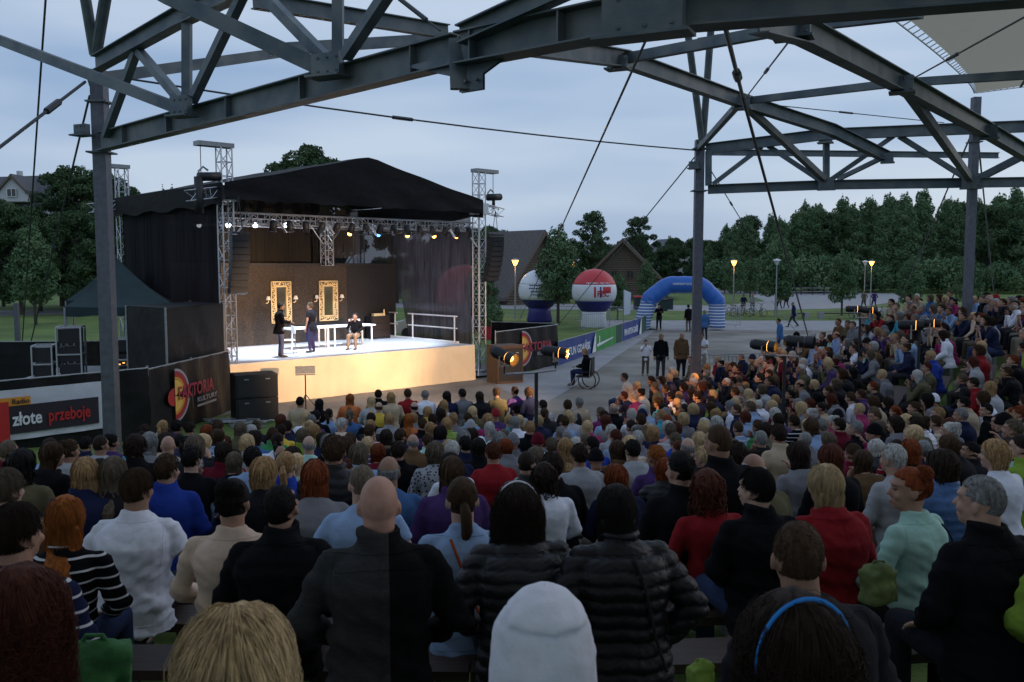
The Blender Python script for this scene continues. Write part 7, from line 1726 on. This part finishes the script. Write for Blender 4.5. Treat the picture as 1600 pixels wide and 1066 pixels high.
# bags and things between the rows
def bag(px, py, Y, s, mt, lab, name='bag'):
    p = at(px, py, Y); t = empty(name, p, lab, 'bag'); m = MB(); rot = Matrix.Rotation(.5, 3, 'Z')
    m.box(p, (s * 1.7, s * .9, s * 1.5), M=rot); m.box(p + Vector((0, -s * .5, -s * .2)), (s * 1.2, s * .5, s * .8), M=rot); m.ell(p + Vector((0, 0, s * .6)), (s * .8, s * .45, s * .5))
    me = remesh(m, s / 9, 8, .6); me.materials.append(mt); v = verts(me); nr = np.array([noise.noise(Vector(q) * 9 / s * .12) + .6 * noise.noise(Vector(q) * 30 / s * .12) for q in v]); v = v + (v - np.array(p)) * (.16 * nr)[:, None] - np.array(p); setverts(me, v); o = bpy.data.objects.new('body', me); COL.objects.link(o); o.parent = t
    m = MB(); m.tube([p + Vector((-s * .5, 0, s * .7)), p + Vector((-s * .2, 0, s * 1.15)), p + Vector((s * .2, 0, s * 1.15)), p + Vector((s * .5, 0, s * .7))], s * .06, 6); m.build('handle', mt, t)
bag(150, 1062, 2.4, .11, mat('green_canvas', (.025, .12, .03), .85, ns=14, na=.3, bump=.5), 'green bag lying beside the striped shoulder at the bottom left')
bag(1094, 1058, 2.7, .05, mat('lime_cloth', (.16, .25, .03), .8), 'small lime green bundle right of the black puffer jacket')
bag(1372, 915, 4.0, .1, mat('olive_bag', (.09, .12, .03), .8, ns=12, na=.4), 'olive green rucksack between the red jacket and the mint cardigan')
# ---- benches along the rows
bn = 0
for kr, r in enumerate([6.9 + .84 * k for k in range(7)] + [12.8 + .9 * k for k in range(16)]):
    for s0, s1, nm in ((-118, -68, 'middle'), (-63, -33, 'right'), (-27, -2, 'bank')):
        if nm == 'bank' and r > 17.2 or (nm == 'right' and r > 21): continue
        if r < 9 and nm != 'bank': continue
        m = MB(); n = 10; pts = []
        a0, a1 = s0, s1
        if nm == 'middle' and r < 16: a0 = -106
        for k in range(n + 1):
            th = R(a0 + (a1 - a0) * k / n); x, y = -1 + r * math.cos(th), 27 + r * math.sin(th); pts.append((x, y, terr(x, y) + .38, th))
        if min(p[1] for p in pts) < 1.6: continue
        t = empty('bench', (pts[n // 2][0], pts[n // 2][1], terr(pts[n // 2][0], pts[n // 2][1])), 'curved wooden bench under the %s row of the %s block' % (['first', 'second', 'third', 'fourth', 'fifth', 'sixth', 'seventh', 'eighth', 'ninth', 'tenth', 'eleventh', 'twelfth', 'thirteenth', 'fourteenth', 'fifteenth', 'sixteenth', 'seventeenth', 'eighteenth', 'nineteenth', 'twentieth', 'twenty-first', 'twenty-second', 'twenty-third'][kr], {'middle': 'middle', 'right': 'right', 'bank': 'bank side'}[nm]), 'bench', 'curved benches of the amphitheatre')
        for k in range(n): m.beam(pts[k][:3], pts[k + 1][:3], .3, .05)
        m.build('seat', M['wood'], t)
        for k in (0, 3, 7, 10):
            x, y, z, th = pts[k]; m = MB(); m.beam((x, y, z - .48), (x, y, z - .03), .08, .2); m.build('leg', M['greyp'], t)
# ---- the rest of the audience as one mass
def crowd():
    V = []; Fq = []; C = []; off = 0; cache = {}
    low = [POSES[0], POSES[1], POSES[3]]
    def arr(me):
        k = me.name
        if k not in cache:
            v = verts(me); lt = np.empty(len(me.polygons), int); me.polygons.foreach_get('loop_total', lt); li = np.empty(len(me.loops), int); me.loops.foreach_get('vertex_index', li); cache[k] = (v, lt, li)
        return cache[k]
    LT = []; LI = []
    for x, y, r, a in far_f:
        q = pick(); ky = fr_.choice(low); f = face_to(x, y, FOCR if a > -60 else FOC) + fr_.uniform(-.2, .2); s = fr_.uniform(.93, 1.05); bm_, J = body(ky, 1); pm, shm = pants(ky, 1)
        Mw = Matrix.Translation((x, y, terr(x, y) + fr_.uniform(-.03, .03))) @ Matrix.Rotation(f, 4, 'Z') @ Matrix.Scale(s, 4)
        parts = [(bm_, Matrix(), fr_.choice(SKIN)), (top(ky, q[2] if q[2] in 'ljt' else 'j', 1), Matrix(), TC[q[3]][0]), (pm, Matrix(), fr_.choice(PTC))]
        if q[0] != 'N': parts.append((hair(q[0], 1, 0), J['HM'], (TC if q[0] in 'KH' else HC)[q[1]][0]))
        for me, mm, col in parts:
            v, lt, li = arr(me); W = np.array(Mw @ mm); V.append(v @ W[:3, :3].T + W[:3, 3]); LT.append(lt); LI.append(li + off); off += len(v); C.append(np.tile((*col, 1.0), (len(v), 1)))
    if not V: return
    V = np.concatenate(V); LT = np.concatenate(LT); LI = np.concatenate(LI); C = np.concatenate(C); me = bpy.data.meshes.new('crowd'); me.vertices.add(len(V)); me.vertices.foreach_set('co', V.ravel()); me.loops.add(len(LI)); me.loops.foreach_set('vertex_index', LI); me.polygons.add(len(LT)); me.polygons.foreach_set('loop_start', np.concatenate([[0], np.cumsum(LT)[:-1]])); me.polygons.foreach_set('loop_total', LT); me.polygons.foreach_set('use_smooth', [True] * len(LT))
    at_ = me.color_attributes.new('tint', 'FLOAT_COLOR', 'POINT'); at_.data.foreach_set('color', C.ravel()); me.update()
    m = mat('crowd_cloth', (.5, .5, .5), .85, spec=.2); t = m.node_tree; n = N(t, 'ShaderNodeAttribute', attribute_name='tint'); t.links.new(n.outputs['Color'], t.nodes['Principled BSDF'].inputs['Base Color']); me.materials.append(m)
    o = bpy.data.objects.new('crowd', me); COL.objects.link(o); tag(o, 'far rows of the seated audience on the grass bank toward the stage', 'crowd', None, 'stuff')
crowd()
# ---- labels: look first, then who they sit beside
def looks(i): return hname(i) + ' person in ' + tname(i)
cnt = {}
for i in PEOPLE: cnt[looks(i)] = cnt.get(looks(i), 0) + 1
for i in PEOPLE:
    i['o']['group'] = 'people on stage' if i['z'] == 1.3 and 'actor' in i['o'].get('label', 'x') + 'actress' and i['o'].get('label', '').startswith('act') else 'people in the audience' if 'px' in i and not i['o'].get('label') else 'people standing about'
    if i['o'].get('label'): continue
    zone = 'in the nearest rows' if i['D'] < 6 else 'in the middle rows' if i['D'] < 11 else 'on the right bank' if i['px'] > 1150 else 'in the front rows'
    if cnt[looks(i)] == 1: i['o']['label'] = looks(i) + ' sitting ' + zone; continue
    nb = sorted((j for j in PEOPLE if j is not i and cnt[looks(j)] == 1 and abs(j['D'] - i['D']) < 4), key=lambda j: abs(j['px'] - i['px']) + 1.5 * abs(j['py'] - i['py']))[0]
    side = ('left of' if i['px'] < nb['px'] else 'right of'); i['o']['label'] = hname(i) + ' person in ' + tname(i) + ', ' + side + ' the one in ' + tname(nb)
print('people', len(PEOPLE), 'gaps', sorted(round(i['gap'], 2) for i in PEOPLE if 'gap' in i)[::8])
